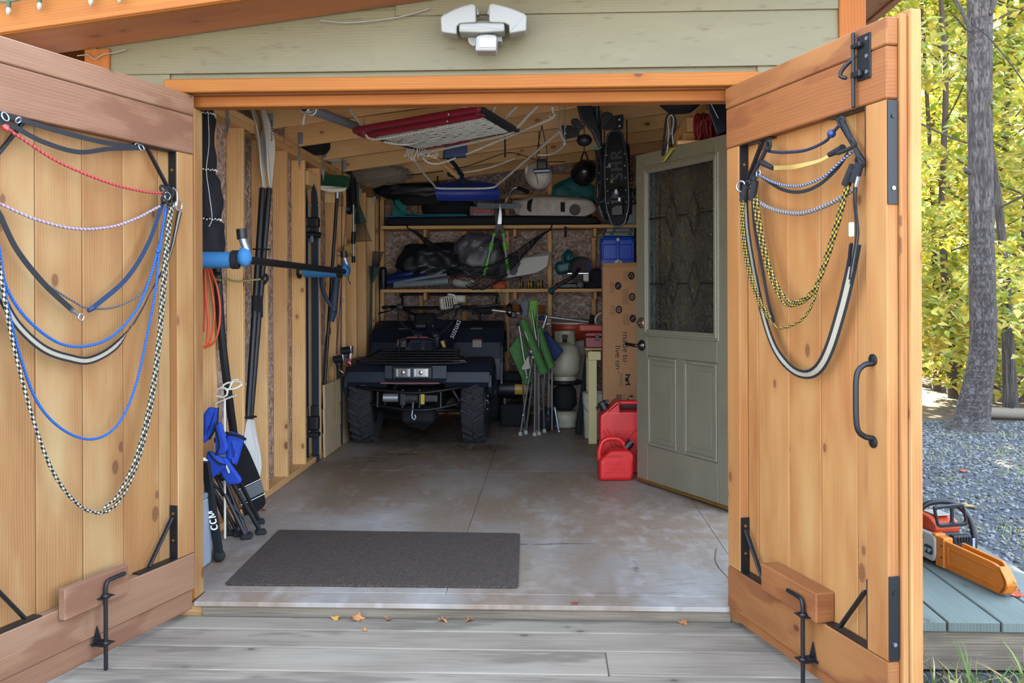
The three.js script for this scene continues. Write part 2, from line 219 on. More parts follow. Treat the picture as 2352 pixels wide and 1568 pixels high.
{ // back wall with its plate and the boards of the gable above
  const o = structure('wall_back', 'back shed wall of studs, strand board and shelf cleats');
  part('sheathing', box(-1.75, 1.16, -0.06, 2.62, -8.852, -8.84, OSB), osb, o);
  part('siding', box(-1.775, 1.18, -0.06, 2.5, -8.875, -8.853, { g: 'x' }), siding, o);
  const xs = [873, 962, 1062, 1160, 1258, 1359, 1462].map((p) => at(p, 700, DB).x).concat([1.0]);
  wallStuds(o, xs.map((x) => [x, x + 0.04, 0.0385, 2.09, -8.839, -DB]));
  part('bottom_plate', box(-1.74, XR, 0.0005, 0.038, -8.839, -DB, { g: 'x' }), M.stud[2], o);
  part('top_plate', box(-1.74, XR, 2.0905, 2.128, -8.839, -DB, { g: 'x' }), M.stud[1], o);
  wallStuds(o, [1062, 1258, 1359, 1440].map((p) => { const x = at(p, 400, DB).x; return [x, x + 0.04, 2.1285, rafterY(x), -8.839, -DB]; }));
  part('gable_board', box(-0.05, 0.3, 2.15, 2.33, -8.835, -8.8, { g: 'x' }), M.stud[2], o); part('gable_board', box(0.3, 0.62, 2.17, 2.36, -8.835, -8.79, { g: 'x' }), M.stud[1], o);
  part('nailer', box(-0.5, -0.05, 0.98, 1.06, -8.749, -8.73, { g: 'x' }), M.trim[1], o);
}
{ // right wall with the doorway of the entry door
  const o = structure('wall_right', 'right shed wall of studs with an open entry doorway');
  for (const [d0, d1, y0, y1] of [[3.45, 3.98, -0.06, 2.6], [4.95, 8.85, -0.06, 2.6], [3.98, 4.95, 2.08, 2.6]]) { part('sheathing', box(1.142, 1.154, y0, y1, -d1, -d0, OSB), osb, o); part('siding', box(1.155, 1.176, y0, y1 - 0.05, -d1, -d0, { g: 'z' }), siding, o); }
  wallStuds(o, [3.62, 3.96, 5.0, 5.4, 5.81, 6.22, 6.62, 7.03, 7.44, 7.84, 8.25, 8.7].map((d) => [XR, 1.141, 0.0385, 2.42, -d, -d + 0.038]));
  part('bottom_plate', box(XR, 1.141, 0.0005, 0.038, -8.74, -4.99, { g: 'z' }), M.stud[2], o);
  part('top_plate', box(XR, 1.141, 2.4205, 2.48, -8.74, -3.56, { g: 'z' }), M.stud[2], o);
  part('door_header', box(XR, 1.141, 2.08, 2.19, -4.96, -3.965, { g: 'z' }), M.stud[1], o);
  part('door_sill', box(1.0, 1.2, 0.0005, 0.02, -4.93, -4.0, { g: 'z' }), M.zinc, o);
}
{ // roof
  const o = structure('ceiling', 'shed roof of pine rafters under board decking');
  const sl = Math.atan(SLOPE);
  for (let k = 0; k < 9; k++) { const d = 3.96 - 0.635 + 0.635 * (k + 1) - 0.635 + 0.01; if (d < 3.5) continue; const x0 = -1.9, x1 = 1.42, L = (x1 - x0) / Math.cos(sl); const g = T(bb(L, 0.14, 0.038, { g: 'x', b: 0.003 }), (x0 + x1) / 2, (rafterY(x0) + rafterY(x1)) / 2 + 0.07, -d - 0.019, 0, 0, sl); part('rafter', g, pick(M.stud), o); }
  for (let k = 0; k < 22; k++) { const x0 = -2.0 + k * 0.165, x1 = x0 + 0.161; const L = 0.161 / Math.cos(sl); part('roof_board', T(bb(L, 0.018, 5.8, { g: 'z', b: 0.002 }), (x0 + x1) / 2, rafterY((x0 + x1) / 2) + 0.152, -6.02, 0, 0, sl), pick(M.stud), o); }
  part('roofing', T(bb(3.72, 0.012, 5.86, { g: 'z' }), -0.2, rafterY(-0.2) + 0.172, -6.02, 0, 0, sl), pm(0x3a3a3c, 0.9), o);
  for (const d of [4.56, 5.24, 5.88, 6.5, 7.14, 7.78, 8.41]) { const g = [box(-1.648, -1.646, 2.08, 2.24, -d - 0.018, -d + 0.02), T(bb(0.03, 0.075, 0.002), -1.63, 2.2, -d + 0.022), T(ext([[0, 0.02], [0.03, 0.02], [0.016, -0.07]], 0.002, { b: 0 }), -1.655, 2.06, -d + 0.022)]; part('rafter_tie', g, M.zinc, o); }
}
{ // front wall, trim, jambs and eaves
  const o = structure('wall_front', 'sage green lap-sided front wall above the doorway');
  const Zf = -DF;
  part('framing', [box(-1.739, -1.431, 0, 2.1, -3.55, -3.46, OSB), box(0.731, 1.141, 0, 2.4, -3.55, -3.46, OSB), box(-1.739, 1.141, 1.99, 2.14, -3.55, -3.46, OSB)], osb, o);
  const course = (x0, x1, y0, h) => part('lap_board', T(bb(x1 - x0, h, 0.012, { g: 'x', b: 0.0015 }), (x0 + x1) / 2, y0 + h / 2, Zf - 0.016, -0.045), siding, o);
  for (let k = 0; k < 13; k++) { const y0 = -0.06 + k * 0.209 + 0.04; if (y0 < 1.95) { course(-1.78, -1.47, y0 - 0.03, 0.235); course(0.78, 1.08, y0 - 0.03, 0.235); } else { const yt = Math.max(-1.78, -1.78 + Math.max(0, (y0 - 2.13) / SLOPE)); course(yt, 1.08, y0 - 0.03, 0.235); } }
  part('gable_backing', ext([[-1.78, 1.99], [1.15, 1.99], [1.15, rafterY(1.15) + 0.13], [-1.78, rafterY(-1.78) + 0.13]], 0.01, { b: 0 }).translate(0, 0, Zf - 0.028), siding, o);
  part('corner_board', box(1.08, 1.178, -0.06, 2.52, Zf - 0.03, Zf + 0.002), M.trim[1], o); part('corner_board', box(-1.80, -1.70, -0.06, 2.14, Zf - 0.03, Zf + 0.002), M.trim[1], o);
  const t1 = structure('trim_1', 'orange stained wooden header trim above the wide doorway');
  part('head_casing', box(-1.478, 0.783, 1.962, 2.014, Zf - 0.02, Zf + 0.022, { g: 'x', b: 0.004 }), M.trim[0], t1);
  part('head_jamb', box(-1.43, 0.72, 1.92, 1.9615, Zf - 0.12, Zf - 0.05, { g: 'x', b: 0.004 }), M.trim[1], t1);
  part('head_reveal', box(-1.43, 0.72, 1.962, 1.99, Zf - 0.12, Zf - 0.03, { g: 'x' }), M.soffit[0], t1);
  const t2 = structure('trim_2', 'orange stained wooden side jambs of the wide doorway');
  for (const [a, b] of [[-1.43, -1.387], [0.69, 0.73]]) part('side_jamb', box(a, b, 0.001, 1.9195, Zf - 0.13, Zf - 0.05, { b: 0.004 }), M.cedar[1], t2);
  for (const [a, b] of [[-1.47, -1.392], [0.695, 0.78]]) part('side_casing', box(a, b, 0.0, 1.961, Zf - 0.048, Zf + 0.0, { b: 0.004 }), M.trim[0], t2);
  const t3 = structure('trim_3', 'overhanging roof edge with orange fascia board and brown soffit');
  const sl = Math.atan(SLOPE), slab = (x0, x1, y, h, z0, z1, m, n) => part(n, T(bb((x1 - x0) / Math.cos(sl), h, z1 - z0, { g: 'x', b: 0.004 }), (x0 + x1) / 2, rafterY((x0 + x1) / 2) + y, (z0 + z1) / 2, 0, 0, sl), m, t3);
  slab(-2.0, 1.52, 0.01, 0.018, -3.425, -3.17, M.soffit[0], 'soffit_board');
  slab(-2.02, 1.54, 0.078, 0.158, -3.169, -3.131, M.trim[0], 'rake_fascia'); slab(-2.02, 1.54, 0.012, 0.022, -3.13, -3.122, M.trim[1], 'fascia_strip'); slab(-2.03, 1.55, 0.166, 0.014, -3.42, -3.115, pm(0x2c2a28, 0.8), 'drip_edge');
  part('eave_fascia', box(1.50, 1.54, 2.46, 2.66, -8.9, -3.17, { g: 'z' }), M.soffit[0], t3); part('eave_soffit', box(1.18, 1.5, 2.47, 2.485, -8.9, -3.43, { g: 'z' }), M.soffit[0], t3);
  part('eave_fascia', box(-2.04, -2.0, 2.05, 2.28, -8.9, -3.17, { g: 'z' }), M.trim[1], t3);
}
// ---------------------------------------------------------------- decks
{
  const o = structure('deck_front', 'weathered grey plank deck before the doorway');
  const ds = [3.443, 3.31, 3.145, 2.95, 2.765, 2.58, 2.395, 2.21, 2.025, 1.84, 1.655]; const joint = [null, null, 0.185, null, -0.9, null, null, 0.4, null, null];
  for (let i = 0; i < ds.length - 1; i++) { const z0 = -ds[i] + (i ? 0.004 : 0.008), z1 = -ds[i + 1] - 0.004, pl = (a, b) => part('plank', box(a, b, -0.088 - 0.002 * rnd(), -0.05, z0, z1, { g: 'x', b: 0.004 }), pick(M.deck), o); if (joint[i] != null) { pl(-3.2, joint[i] - 0.001); pl(joint[i] + 0.001, 1.12); } else pl(-3.2, 1.12); }
  part('deck_frame', [box(-3.18, 1.1, -0.24, -0.091, -3.44, -3.40, { g: 'x' }), box(-3.18, 1.1, -0.24, -0.091, -1.70, -1.66, { g: 'x' }), box(1.06, 1.1, -0.24, -0.091, -3.4, -1.7, { g: 'z' }), box(-3.18, -3.14, -0.24, -0.09, -3.4, -1.7, { g: 'z' }), box(-0.4, -0.36, -0.24, -0.09, -3.4, -1.7, { g: 'z' })], M.deck[2], o);
}
{
  const o = structure('deck_side', 'pale weathered landing deck along the side of the shed');
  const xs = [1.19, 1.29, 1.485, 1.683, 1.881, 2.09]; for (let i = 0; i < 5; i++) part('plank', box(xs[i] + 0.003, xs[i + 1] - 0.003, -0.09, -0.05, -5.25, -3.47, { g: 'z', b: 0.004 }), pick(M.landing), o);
  part('deck_frame', [box(1.19, 2.07, -0.24, -0.0905, -3.53, -3.49, { g: 'x' }), box(1.19, 2.07, -0.24, -0.0905, -5.24, -5.2, { g: 'x' }), box(2.03, 2.07, -0.24, -0.0905, -5.2, -3.53, { g: 'z' })], M.deck[2], o);
}
// ---------------------------------------------------------------- the two plank doors, swung open
function plankDoor(side, name, label) {
  const o = structure(name, label), s = side === 'R' ? 1 : -1, L = side === 'R' ? 0.925 : 1.02;
  o.position.copy(HINGE[side]); o.rotation.y = side === 'R' ? SWING.R - Math.PI / 2 : Math.PI / 2 - SWING.L;
  // local frame: u runs from the hinge along the leaf, z is proud of the planks' inner face; the frame's face lies at z = 0
  const F = 0.038, B = (u0, u1, y0, y1, z0, z1, m, n, opt = {}) => part(n, box(s * u0, s * u1, y0, y1, z0, z1, { b: 0.003, ...opt }), m, o);
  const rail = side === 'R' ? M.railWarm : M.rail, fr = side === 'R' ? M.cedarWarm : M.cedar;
  const seams = side === 'R' ? [0.0, 0.16, 0.361, 0.548, 0.733, L] : [0.0, 0.151, 0.333, 0.518, 0.709, 0.9, L];
  for (let i = 0; i < seams.length - 1; i++) B(seams[i] + 0.0018, seams[i + 1] - 0.0018, -0.02, 1.955, -F - 0.02, -F - 0.0003 - 0.0012 * rnd(), pick(fr), 'plank', { b: 0.003 });
  B(-0.004, L + 0.002, 1.877, 1.955, -F, 0.001, rail[0], 'top_rail', { g: 'x', b: 0.004 }); B(0, L, 1.728, 1.875, -F, 0, rail[1], 'top_rail', { g: 'x', b: 0.004 });
  B(0, L, side === 'R' ? 0.012 : 0.058, side === 'R' ? 0.166 : 0.196, -F, 0, rail[0], 'bottom_rail', { g: 'x', b: 0.004 });
  if (side === 'L') B(0.001, L, -0.02, 0.0575, -F, -0.012, rail[1], 'bottom_strip', { g: 'x' }); else B(0.001, L, -0.022, 0.0115, -F, -0.006, rail[1], 'bottom_strip', { g: 'x' });
  const yb = side === 'R' ? 0.168 : 0.198;
  B(0.002, 0.094, yb, 1.726, -F, -0.001, pick(fr), 'stile'); B(L - 0.096, L - 0.002, yb, 1.726, -F, -0.001, pick(fr), 'stile');
  // outer trim boards
  B(L - 0.09, L + 0.022, -0.03, 1.975, -F - 0.058, -F - 0.0205, fr[0], 'outer_stile'); B(0.0, 0.09, -0.02, 1.95, -F - 0.058, -F - 0.0205, M.trim[0], 'outer_stile'); B(0.09, L - 0.09, 1.8, 1.95, -F - 0.055, -F - 0.0205, M.trim[0], 'outer_rail', { g: 'x' }); B(0.09, L - 0.09, 0.0, 0.15, -F - 0.055, -F - 0.0205, M.trim[0], 'outer_rail', { g: 'x' });
  B(L - 0.001, L + 0.012, -0.02, 1.962, -F - 0.02, -F + 0.002, fr[2], 'edge_strip');
  // corner braces of black flat bar: a leg on the stile, a leg on the rail and a strut
  const nail = (u, y, z) => part('screw', cyl([s * u, y, z], [s * (u + 0.003), y, z], 0.0045, 0.0045, 8), M.brass, o);
  const brace = (u, y, du, dy) => {
    const bl = part('corner_brace', [box(s * u, s * (u + du * 0.004), y, y + dy * 0.2, -0.036, -0.002, { b: 0.001 }), box(s * u, s * (u + du * 0.2), y, y + dy * 0.004, -0.036, -0.002, { b: 0.001 }), bar([s * (u + du * 0.02), y + dy * 0.16, -0.012], [s * (u + du * 0.145), y + dy * 0.01, -0.012], 0.016, 0.009, V(0, 0, 1))], M.blackMetal, o);
    if (du > 0) { for (const q of [0.07, 0.17]) { const n = part('screw', cyl([s * (u + 0.004), y + dy * q, -0.019], [s * (u + 0.007), y + dy * q, -0.019], 0.005, 0.005, 8), M.brass, bl); } }
    return bl;
  };
  brace(0.0955, 1.726, 1, -1); brace(0.0955, yb, 1, 1); brace(L - 0.0975, 1.726, -1, -1); brace(L - 0.0975, yb, -1, 1);
  for (const [a, b] of [[1.435, 1.724], [yb + 0.004, 0.405]]) { B(L - 0.002, L + 0.003, a, b, -0.034, -0.001, M.blackMetal, 'end_plate', { b: 0.001 }); part('screw', cyl([s * (L + 0.003), a + 0.045, -0.018], [s * (L + 0.006), a + 0.045, -0.018], 0.006, 0.006, 8), M.steel, o); part('screw', cyl([s * (L + 0.003), b - 0.045, -0.018], [s * (L + 0.006), b - 0.045, -0.018], 0.006, 0.006, 8), M.blackMetal, o); }
  // hinges at the jamb
  for (const y of [0.3, 1.0, 1.65]) part('hinge', [cyl([-s * 0.006, y - 0.05, -0.04], [-s * 0.006, y + 0.05, -0.04], 0.007), box(0, s * 0.002, y - 0.05, y + 0.05, -0.09, -0.045)], M.blackMetal, o);
  // wooden stop block above the bottom rail and the long drop bolt
  const u0 = side === 'R' ? 0.29 : 0.385, u1 = side === 'R' ? 0.62 : 0.665; B(u0, u1, side === 'R' ? 0.168 : 0.165, side === 'R' ? 0.262 : 0.265, side === 'R' ? -F : 0.001, side === 'R' ? 0.028 : 0.03, rail[1], 'stop_block', { g: 'x', b: 0.004 });
  const ub = side === 'R' ? 0.565 : 0.505, zb = 0.04, yt = side === 'R' ? 0.225 : 0.24, hd = side === 'R' ? -1 : -1;
  const bolt = part('drop_bolt', tube([[s * (ub + hd * 0.085), yt + 0.004, zb], [s * (ub + hd * 0.035), yt + 0.004, zb], [s * (ub + hd * 0.008), yt, zb], [s * ub, yt - 0.022, zb], [s * ub, yt - 0.08, zb], [s * ub, 0.05, zb], [s * ub, -0.045, zb]], 0.0068, { n: 60 }), M.blackMetal, o);
  for (const y of [yt - 0.045, 0.04]) part('bolt_guide', [lathe([[0.008, -0.006], [0.013, -0.006], [0.013, 0.006], [0.008, 0.006]], 14).translate(s * ub, y, zb), box(s * ub - 0.012, s * ub + 0.012, y - 0.003, y + 0.003, 0, zb), T(ext([[-0.022, -0.012], [0.022, -0.012], [0, 0.05]], 0.003, { b: 0 }), s * ub, y + 0.002, 0.004), box(s * ub - 0.028, s * ub + 0.028, y - 0.004, y - 0.001, 0, zb + 0.014)], M.blackMetal, bolt);
  if (side === 'R') {
    const hu = 0.8225 + 0.04; // pull handle on the free stile
    part('pull_handle', [tube([[hu, 0.99, 0.004], [hu - 0.004, 0.985, 0.028], [hu - 0.004, 0.96, 0.05], [hu - 0.004, 0.89, 0.054], [hu - 0.004, 0.81, 0.05], [hu - 0.004, 0.785, 0.028], [hu, 0.778, 0.004]], 0.008, { n: 50 }), T(lathe([[0, 0], [0.017, 0], [0.017, 0.004], [0, 0.006]], 14), hu, 1.0, 0, Math.PI / 2), T(lathe([[0, 0], [0.017, 0], [0.017, 0.004], [0, 0.006]], 14), hu, 0.768, 0, Math.PI / 2)], M.blackMetal, o);
    const lu = 0.80; // barrel latch on the top rails
    const l = part('barrel_latch', [box(lu, lu + 0.06, 1.80, 1.93, 0.001, 0.005), box(lu - 0.012, lu + 0.03, 1.81, 1.83, 0.005, 0.02), box(lu - 0.012, lu + 0.03, 1.895, 1.91, 0.005, 0.02)], M.blackMetal, o);
    part('bolt', tube([[lu - 0.005, 1.94, 0.014], [lu - 0.005, 1.85, 0.014], [lu - 0.005, 1.73, 0.014]], 0.0055), M.blackMetal, l); part('bolt_lever', tube([[lu - 0.004, 1.87, 0.014], [lu - 0.03, 1.845, 0.03], [lu - 0.038, 1.825, 0.035], [lu - 0.02, 1.815, 0.03]], 0.006), M.blackMetal, l);
    for (const y of [1.82, 1.865, 1.915]) part('screw', cyl([lu + 0.044, y, 0.005], [lu + 0.044, y, 0.007], 0.006, 0.006, 8), M.steel, l);
  }
  return o;
}
plankDoor('L', 'door_1', 'left plank shed door with many dog leashes and a blue rope hung on it');
plankDoor('R', 'door_2', 'right plank shed door with black pull handle and yellow-black ropes hung on it');

// ---------------------------------------------------------------- leashes, ropes and straps hung on the doors
function braidTex(a, b, style = 0) { return dataTex(32, 32, (u, v, i, j) => { let t; if (style === 0) t = ((Math.floor(u * 4 + v * 2) + Math.floor(v * 4 - u * 2 + 8)) % 2); else if (style === 1) t = (u * 2 + v) % 1 < 0.35 ? 1 : 0; else t = Math.sin((u * 3 + v) * 6.2832) > 0.3 ? 1 : 0; const n = vnoise(u * 16, v * 16, 16, 16, 5) * 22 - 11; const c = t ? b : a; return [c[0] + n, c[1] + n, c[2] + n]; }); }
const ropeBump = dataTex(32, 32, (u, v) => { const t = 128 + 110 * Math.sin((u * 2 + v) * 6.2832) * Math.cos((v * 2 - u) * 6.2832); return [t, t, t]; }, false);
const ropeMat = (a, b, st, rough = 0.85) => std({ color: new THREE.Color(0.5, 0.5, 0.5), map: braidTex(a, b, st), bumpMap: ropeBump, bumpScale: 0.0012, roughness: rough });
const RM = { red: ropeMat([208, 54, 58], [232, 120, 116], 1), pink: ropeMat([176, 148, 168], [222, 206, 214], 1), blue: ropeMat([28, 96, 190], [50, 130, 220], 2), check: ropeMat([222, 212, 178], [26, 28, 30], 0), brown: ropeMat([92, 84, 88], [150, 140, 138], 1), yellow: ropeMat([214, 182, 60], [22, 22, 24], 0), navy: ropeMat([20, 34, 62], [36, 56, 92], 1), bluewhite: ropeMat([60, 90, 140], [200, 208, 220], 1), grey: ropeMat([120, 112, 112], [196, 190, 186], 1), white: std({ map: braidTex([196, 192, 182], [168, 162, 150], 1), bumpMap: ropeBump, bumpScale: 0.0012, roughness: 0.85 }), orange: pm(0xd9542a, 0.5) };
const stripeMap = dataTex(64, 64, (u, v) => { const e = Math.min(u, 1 - u), n = vnoise(u * 32, v * 64, 32, 64, 8) * 20; return e < 0.28 ? [24 + n * 0.5, 26 + n * 0.5, 32 + n * 0.5] : [206 + n, 196 + n, 170 + n]; });
const stripe = std({ color: new THREE.Color(0.42, 0.42, 0.42), map: stripeMap, roughness: 0.85 }), webBlack = std({ map: dataTex(32, 64, (u, v) => { const n = 14 + 14 * Math.abs(Math.sin(v * 100)) * vnoise(u * 16, v * 32, 16, 32); return [n + 4, n + 6, n + 10]; }), roughness: 0.75 });
const webBlue = pm(0x16304f, 0.7), webYellow = pm(0xa8904c, 0.8);
// a flat webbing strip made of points measured on a leaf
const pts = (s, l, off = 0.012) => l.map(([x, y, o]) => onLeaf(s, x, y, o ?? off));
function hungRope(s, name, label, l, r, m, o = {}) { return tag(part(numbered(name), [tube(pts(s, l, o.off ?? 0.012), r, { rep: o.rep ?? r * 7, step: 0.012 }), ...(o.twin ?? []).map((q) => tube(pts(s, q, (o.off ?? 0.012) + 0.004), r, { rep: o.rep ?? r * 7, step: 0.012 })), ...(o.extra ?? [])], m, scene), label, 'rope', 'leashes and ropes on the plank doors'); }
function hungStrap(s, name, label, l, w, m, o = {}) { const n = leafAxes(s).n; return tag(part(numbered(name), [ribbon(pts(s, l, o.off ?? 0.012), n, w, 0.0025, o), ...(o.extra ?? [])], m, scene), label, 'strap', 'leashes and ropes on the plank doors'); }
function ring(c, n, R, r) { const g = new THREE.TorusGeometry(R, r, 8, 20); g.applyQuaternion(new THREE.Quaternion().setFromUnitVectors(V(0, 0, 1), n.clone().normalize())); return g.translate(c.x, c.y, c.z); }
{
  const n = leafAxes('L').n, k1 = 0.019;
  const a = hungStrap('L', 'leash_strap', 'doubled black webbing leash with a metal slide along the top rail', [[-20, 258], [0, 262], [40, 273], [150, 305], [235, 326], [328, 340]], 0.016, webBlack, { off: 0.01 });
  part('strap_loop', ribbon(pts('L', [[-15, 272], [30, 290], [100, 326], [180, 349], [250, 342], [322, 340]], 0.016), n, 0.015, 0.0025), webBlack, a); const bk = onLeaf('L', 325, 339, 0.018); parts('metal_slide', [ring(bk, n.clone().add(V(0, 0.4, 0)), 0.012, 0.0022), ring(bk.clone().add(V(-0.012, 0.003, 0.008)), n, 0.011, 0.002)], M.steel, a); parts('snap_hook', [ring(onLeaf('L', 12, 268, 0.02), n.clone().add(V(0.6, 0.5, 0)), 0.013, 0.0025), ring(onLeaf('L', 42, 276, 0.02), n.clone().add(V(0.3, -0.8, 0)), 0.009, 0.0025)], M.zinc, a);
  hungRope('L', 'leash_rope', 'red braided rope leash sagging below the black webbing leash', [[8, 290], [18, 296], [60, 325], [140, 375], [250, 420], [330, 440], [372, 443]], 0.0046, RM.red, { off: 0.016, extra: [ball(0.011, ...onLeaf('L', 13, 293, 0.016).toArray())] });
  hungRope('L', 'leash_rope', 'pale pink speckled rope leash sagging across the left door planks', [[-30, 455], [0, 468], [80, 503], [170, 525], [250, 522], [310, 503], [366, 474]], 0.0048, RM.pink, { off: 0.01 });
  const s1 = hungStrap('L', 'leash_strap', 'black flat strap hanging diagonally, clipped to a metal ring at its low end', [[-30, 440], [0, 495], [40, 575], [100, 650], [168, 714]], 0.018, webBlack, { off: 0.008 }); part('end_clip', [ring(onLeaf('L', 186, 728, 0.012), n, 0.011, 0.0028), cyl(onLeaf('L', 164, 711, 0.012), onLeaf('L', 178, 722, 0.012), 0.008, 0.005)], M.steel, s1);
  hungStrap('L', 'leash_strap', 'dark blue flat strap slanting down from the door brace to a ring', [[374, 466], [340, 560], [290, 640], [212, 708]], 0.017, webBlue, { off: 0.012, extra: [cyl(onLeaf('L', 213, 707, 0.014), onLeaf('L', 203, 714, 0.014), 0.009, 0.006)] });
  hungRope('L', 'leash_rope', 'thin grey brown speckled cord looping behind the dark straps', [[110, 655], [165, 690], [205, 708], [270, 703], [330, 665], [366, 570], [384, 478]], 0.0034, RM.brown, { off: 0.006 });
  hungRope('L', 'leash_rope', 'bright blue rope leash, the upper of two blue loops', [[-20, 520], [0, 590], [15, 660], [60, 730], [130, 785], [195, 795], [260, 770], [320, 700], [360, 585], [383, 475]], 0.0046, RM.blue, { off: 0.014 });
  const st = hungStrap('L', 'leash_strap', 'cream and black striped webbing leash on the left door', [[-30, 620], [0, 675], [40, 745], [100, 800], [160, 822], [210, 826], [270, 790], [320, 720], [345, 672], [388, 590], [413, 485]], 0.026, stripe, { off: 0.007, rep: 0.06, twist: (t) => t > 0.52 && t < 0.6 ? (t - 0.52) * 14 : t >= 0.6 ? 1.12 - (t - 0.6) * 2.6 : 0 });
  hungRope('L', 'leash_rope', 'bright blue rope leash, the lower and longer of two blue loops', [[-10, 540], [0, 580], [15, 690], [50, 830], [90, 930], [150, 990], [215, 1008], [270, 975], [310, 890], [340, 760], [358, 660], [366, 580], [381, 478]], 0.0043, RM.blue, { off: 0.02, extra: [ball(0.0085, ...onLeaf('L', 363, 576, 0.02).toArray())] });
  hungRope('L', 'leash_rope', 'long cream and black checked rope hanging lowest on the left door', [[-10, 560], [0, 620], [20, 740], [45, 850], [80, 975], [120, 1080], [170, 1150], [220, 1177], [265, 1160], [310, 1080], [345, 950], [366, 800], [380, 640], [391, 510], [399, 468]], 0.0056, RM.check, { off: 0.024, rep: 0.05, twin: [[[238, 1168], [272, 1135], [312, 1050], [342, 930], [362, 790], [374, 640], [385, 520], [392, 470]]] });
  const c = thing('snap_hooks', 'cluster of black rubber loops and steel snap hooks on left door brace', 'hook');
  parts('rubber_loop', [[376, 436], [384, 447], [390, 440], [380, 455], [388, 462]].map(([x, y], i) => ring(onLeaf('L', x, y, 0.01 + i * 0.005), n.clone().add(V(0.3 * Math.sin(i * 2), 0.4 * Math.cos(i * 3), 0)), 0.017, 0.0045)), M.blackMatt, c);
  parts('steel_hook', [ring(onLeaf('L', 384, 450, 0.03), n, 0.014, 0.003), ring(onLeaf('L', 410, 472, 0.016), n, 0.018, 0.0035), tube(pts('L', [[398, 432], [406, 442], [406, 470], [398, 480]], 0.02), 0.003)], M.steel, c);
}
{
  const n = leafAxes('R').n;
  const b = hungRope('R', 'leash_rope', 'dark blue cord with a round toggle ball at the top of the right door', [[1762, 346], [1772, 348], [1800, 350], [1850, 345], [1895, 325], [1912, 305], [1934, 282]], 0.005, RM.navy, { off: 0.008 }); part('toggle_ball', ball(0.013, ...onLeaf('R', 1910, 307, 0.012).toArray()), pm(0x152f5c, 0.4), b);
  const y = hungStrap('R', 'leash_strap', 'pale yellow flat strap with black rubber ends', [[1768, 385], [1800, 385], [1830, 382], [1880, 370], [1912, 353]], 0.014, webYellow, { off: 0.008, twist: (t) => Math.sin(t * 6) * 0.5 }); parts('rubber_end', [cyl(onLeaf('R', 1752, 374, 0.012), onLeaf('R', 1775, 386, 0.012), 0.011, 0.008), cyl(onLeaf('R', 1905, 355, 0.012), onLeaf('R', 1936, 340, 0.012), 0.008, 0.012)], M.blackMatt, y);
  hungRope('R', 'leash_rope', 'thin blue and white rope crossing a black strap', [[1738, 398], [1780, 420], [1835, 427], [1890, 407], [1930, 372], [1957, 350]], 0.004, RM.bluewhite, { off: 0.016 });
  hungStrap('R', 'leash_strap', 'narrow black strap sagging beneath the blue and white rope', [[1740, 398], [1790, 432], [1835, 441], [1880, 425], [1920, 390], [1948, 352]], 0.011, webBlack, { off: 0.008 });
  hungRope('R', 'leash_rope', 'thick grey and white braided rope above the yellow-black ropes', [[1738, 460], [1760, 474], [1790, 485], [1840, 490], [1890, 475], [1930, 455], [1956, 438]], 0.0072, RM.grey, { off: 0.01, rep: 0.03 });
  hungRope('R', 'leash_rope', 'thick doubled yellow and black rope, the shorter loop', [[1730, 450], [1740, 520], [1755, 590], [1775, 650], [1797, 690], [1815, 702], [1850, 690], [1872, 662], [1890, 610], [1912, 540], [1932, 470], [1942, 430]], 0.0054, RM.yellow, { off: 0.018, rep: 0.045, twin: [[[1738, 452], [1748, 522], [1763, 592], [1783, 648], [1803, 682], [1822, 694], [1853, 681], [1878, 650], [1899, 600], [1921, 530], [1940, 460], [1948, 430]]] });
  hungRope('R', 'leash_rope', 'thin yellow and black rope forming the longer loop', [[1703, 462], [1704, 530], [1715, 610], [1740, 690], [1775, 743], [1800, 753], [1840, 735], [1865, 700], [1882, 645], [1895, 600]], 0.0042, RM.yellow, { off: 0.02, rep: 0.034, twin: [[[1707, 462], [1709, 530], [1720, 606], [1744, 684], [1770, 728]]] });
  const st = hungStrap('R', 'leash_strap', 'wide cream and black striped webbing leash hanging lowest on the right door', [[1712, 458], [1718, 540], [1735, 640], [1755, 730], [1780, 800], [1815, 845], [1850, 860], [1880, 846], [1905, 800], [1930, 720], [1950, 640], [1966, 560]], 0.032, stripe, { off: 0.006, rep: 0.06, twist: (t) => t > 0.5 && t < 0.62 ? (t - 0.5) * 5 : t >= 0.62 ? 0.6 : 0 });
  part('stitched_loop', [ribbon(pts('R', [[1728, 452], [1733, 520], [1750, 610], [1764, 690], [1778, 740]], 0.01), n, 0.014, 0.0025)], webBlack, st);
  const t = hungRope('R', 'leash_rope', 'thin black cords with a pale green plastic clip on the right door', [[1963, 398], [1961, 460], [1966, 520], [1964, 560], [1957, 600], [1951, 640]], 0.0028, M.blackMatt, { off: 0.02, twin: [[[1969, 400], [1966, 470], [1972, 530], [1968, 570], [1960, 620], [1953, 650]]] }); part('plastic_clip', T(rbox(0.016, 0.042, 0.012, 0.004), ...onLeaf('R', 1956, 527, 0.026).toArray(), 0, SWING.R - Math.PI / 2), pm(0xbcd8c0, 0.4), t); part('cord_slide', ribbon(pts('R', [[1955, 560], [1952, 585], [1951, 612]], 0.02), n, 0.01, 0.006), M.black, t);
  const c = thing('snap_hooks', 'black rubber grips and steel rings hooked on right door braces', 'hook');
  parts('rubber_grip', [[[1735, 415], [1727, 460]], [[1714, 425], [1707, 462]], [[1960, 380], [1943, 425]], [[1975, 375], [1962, 418]]].map(([p, q], i) => cyl(onLeaf('R', ...p, 0.018), onLeaf('R', ...q, 0.018), 0.012, 0.014)), M.blackMatt, c);
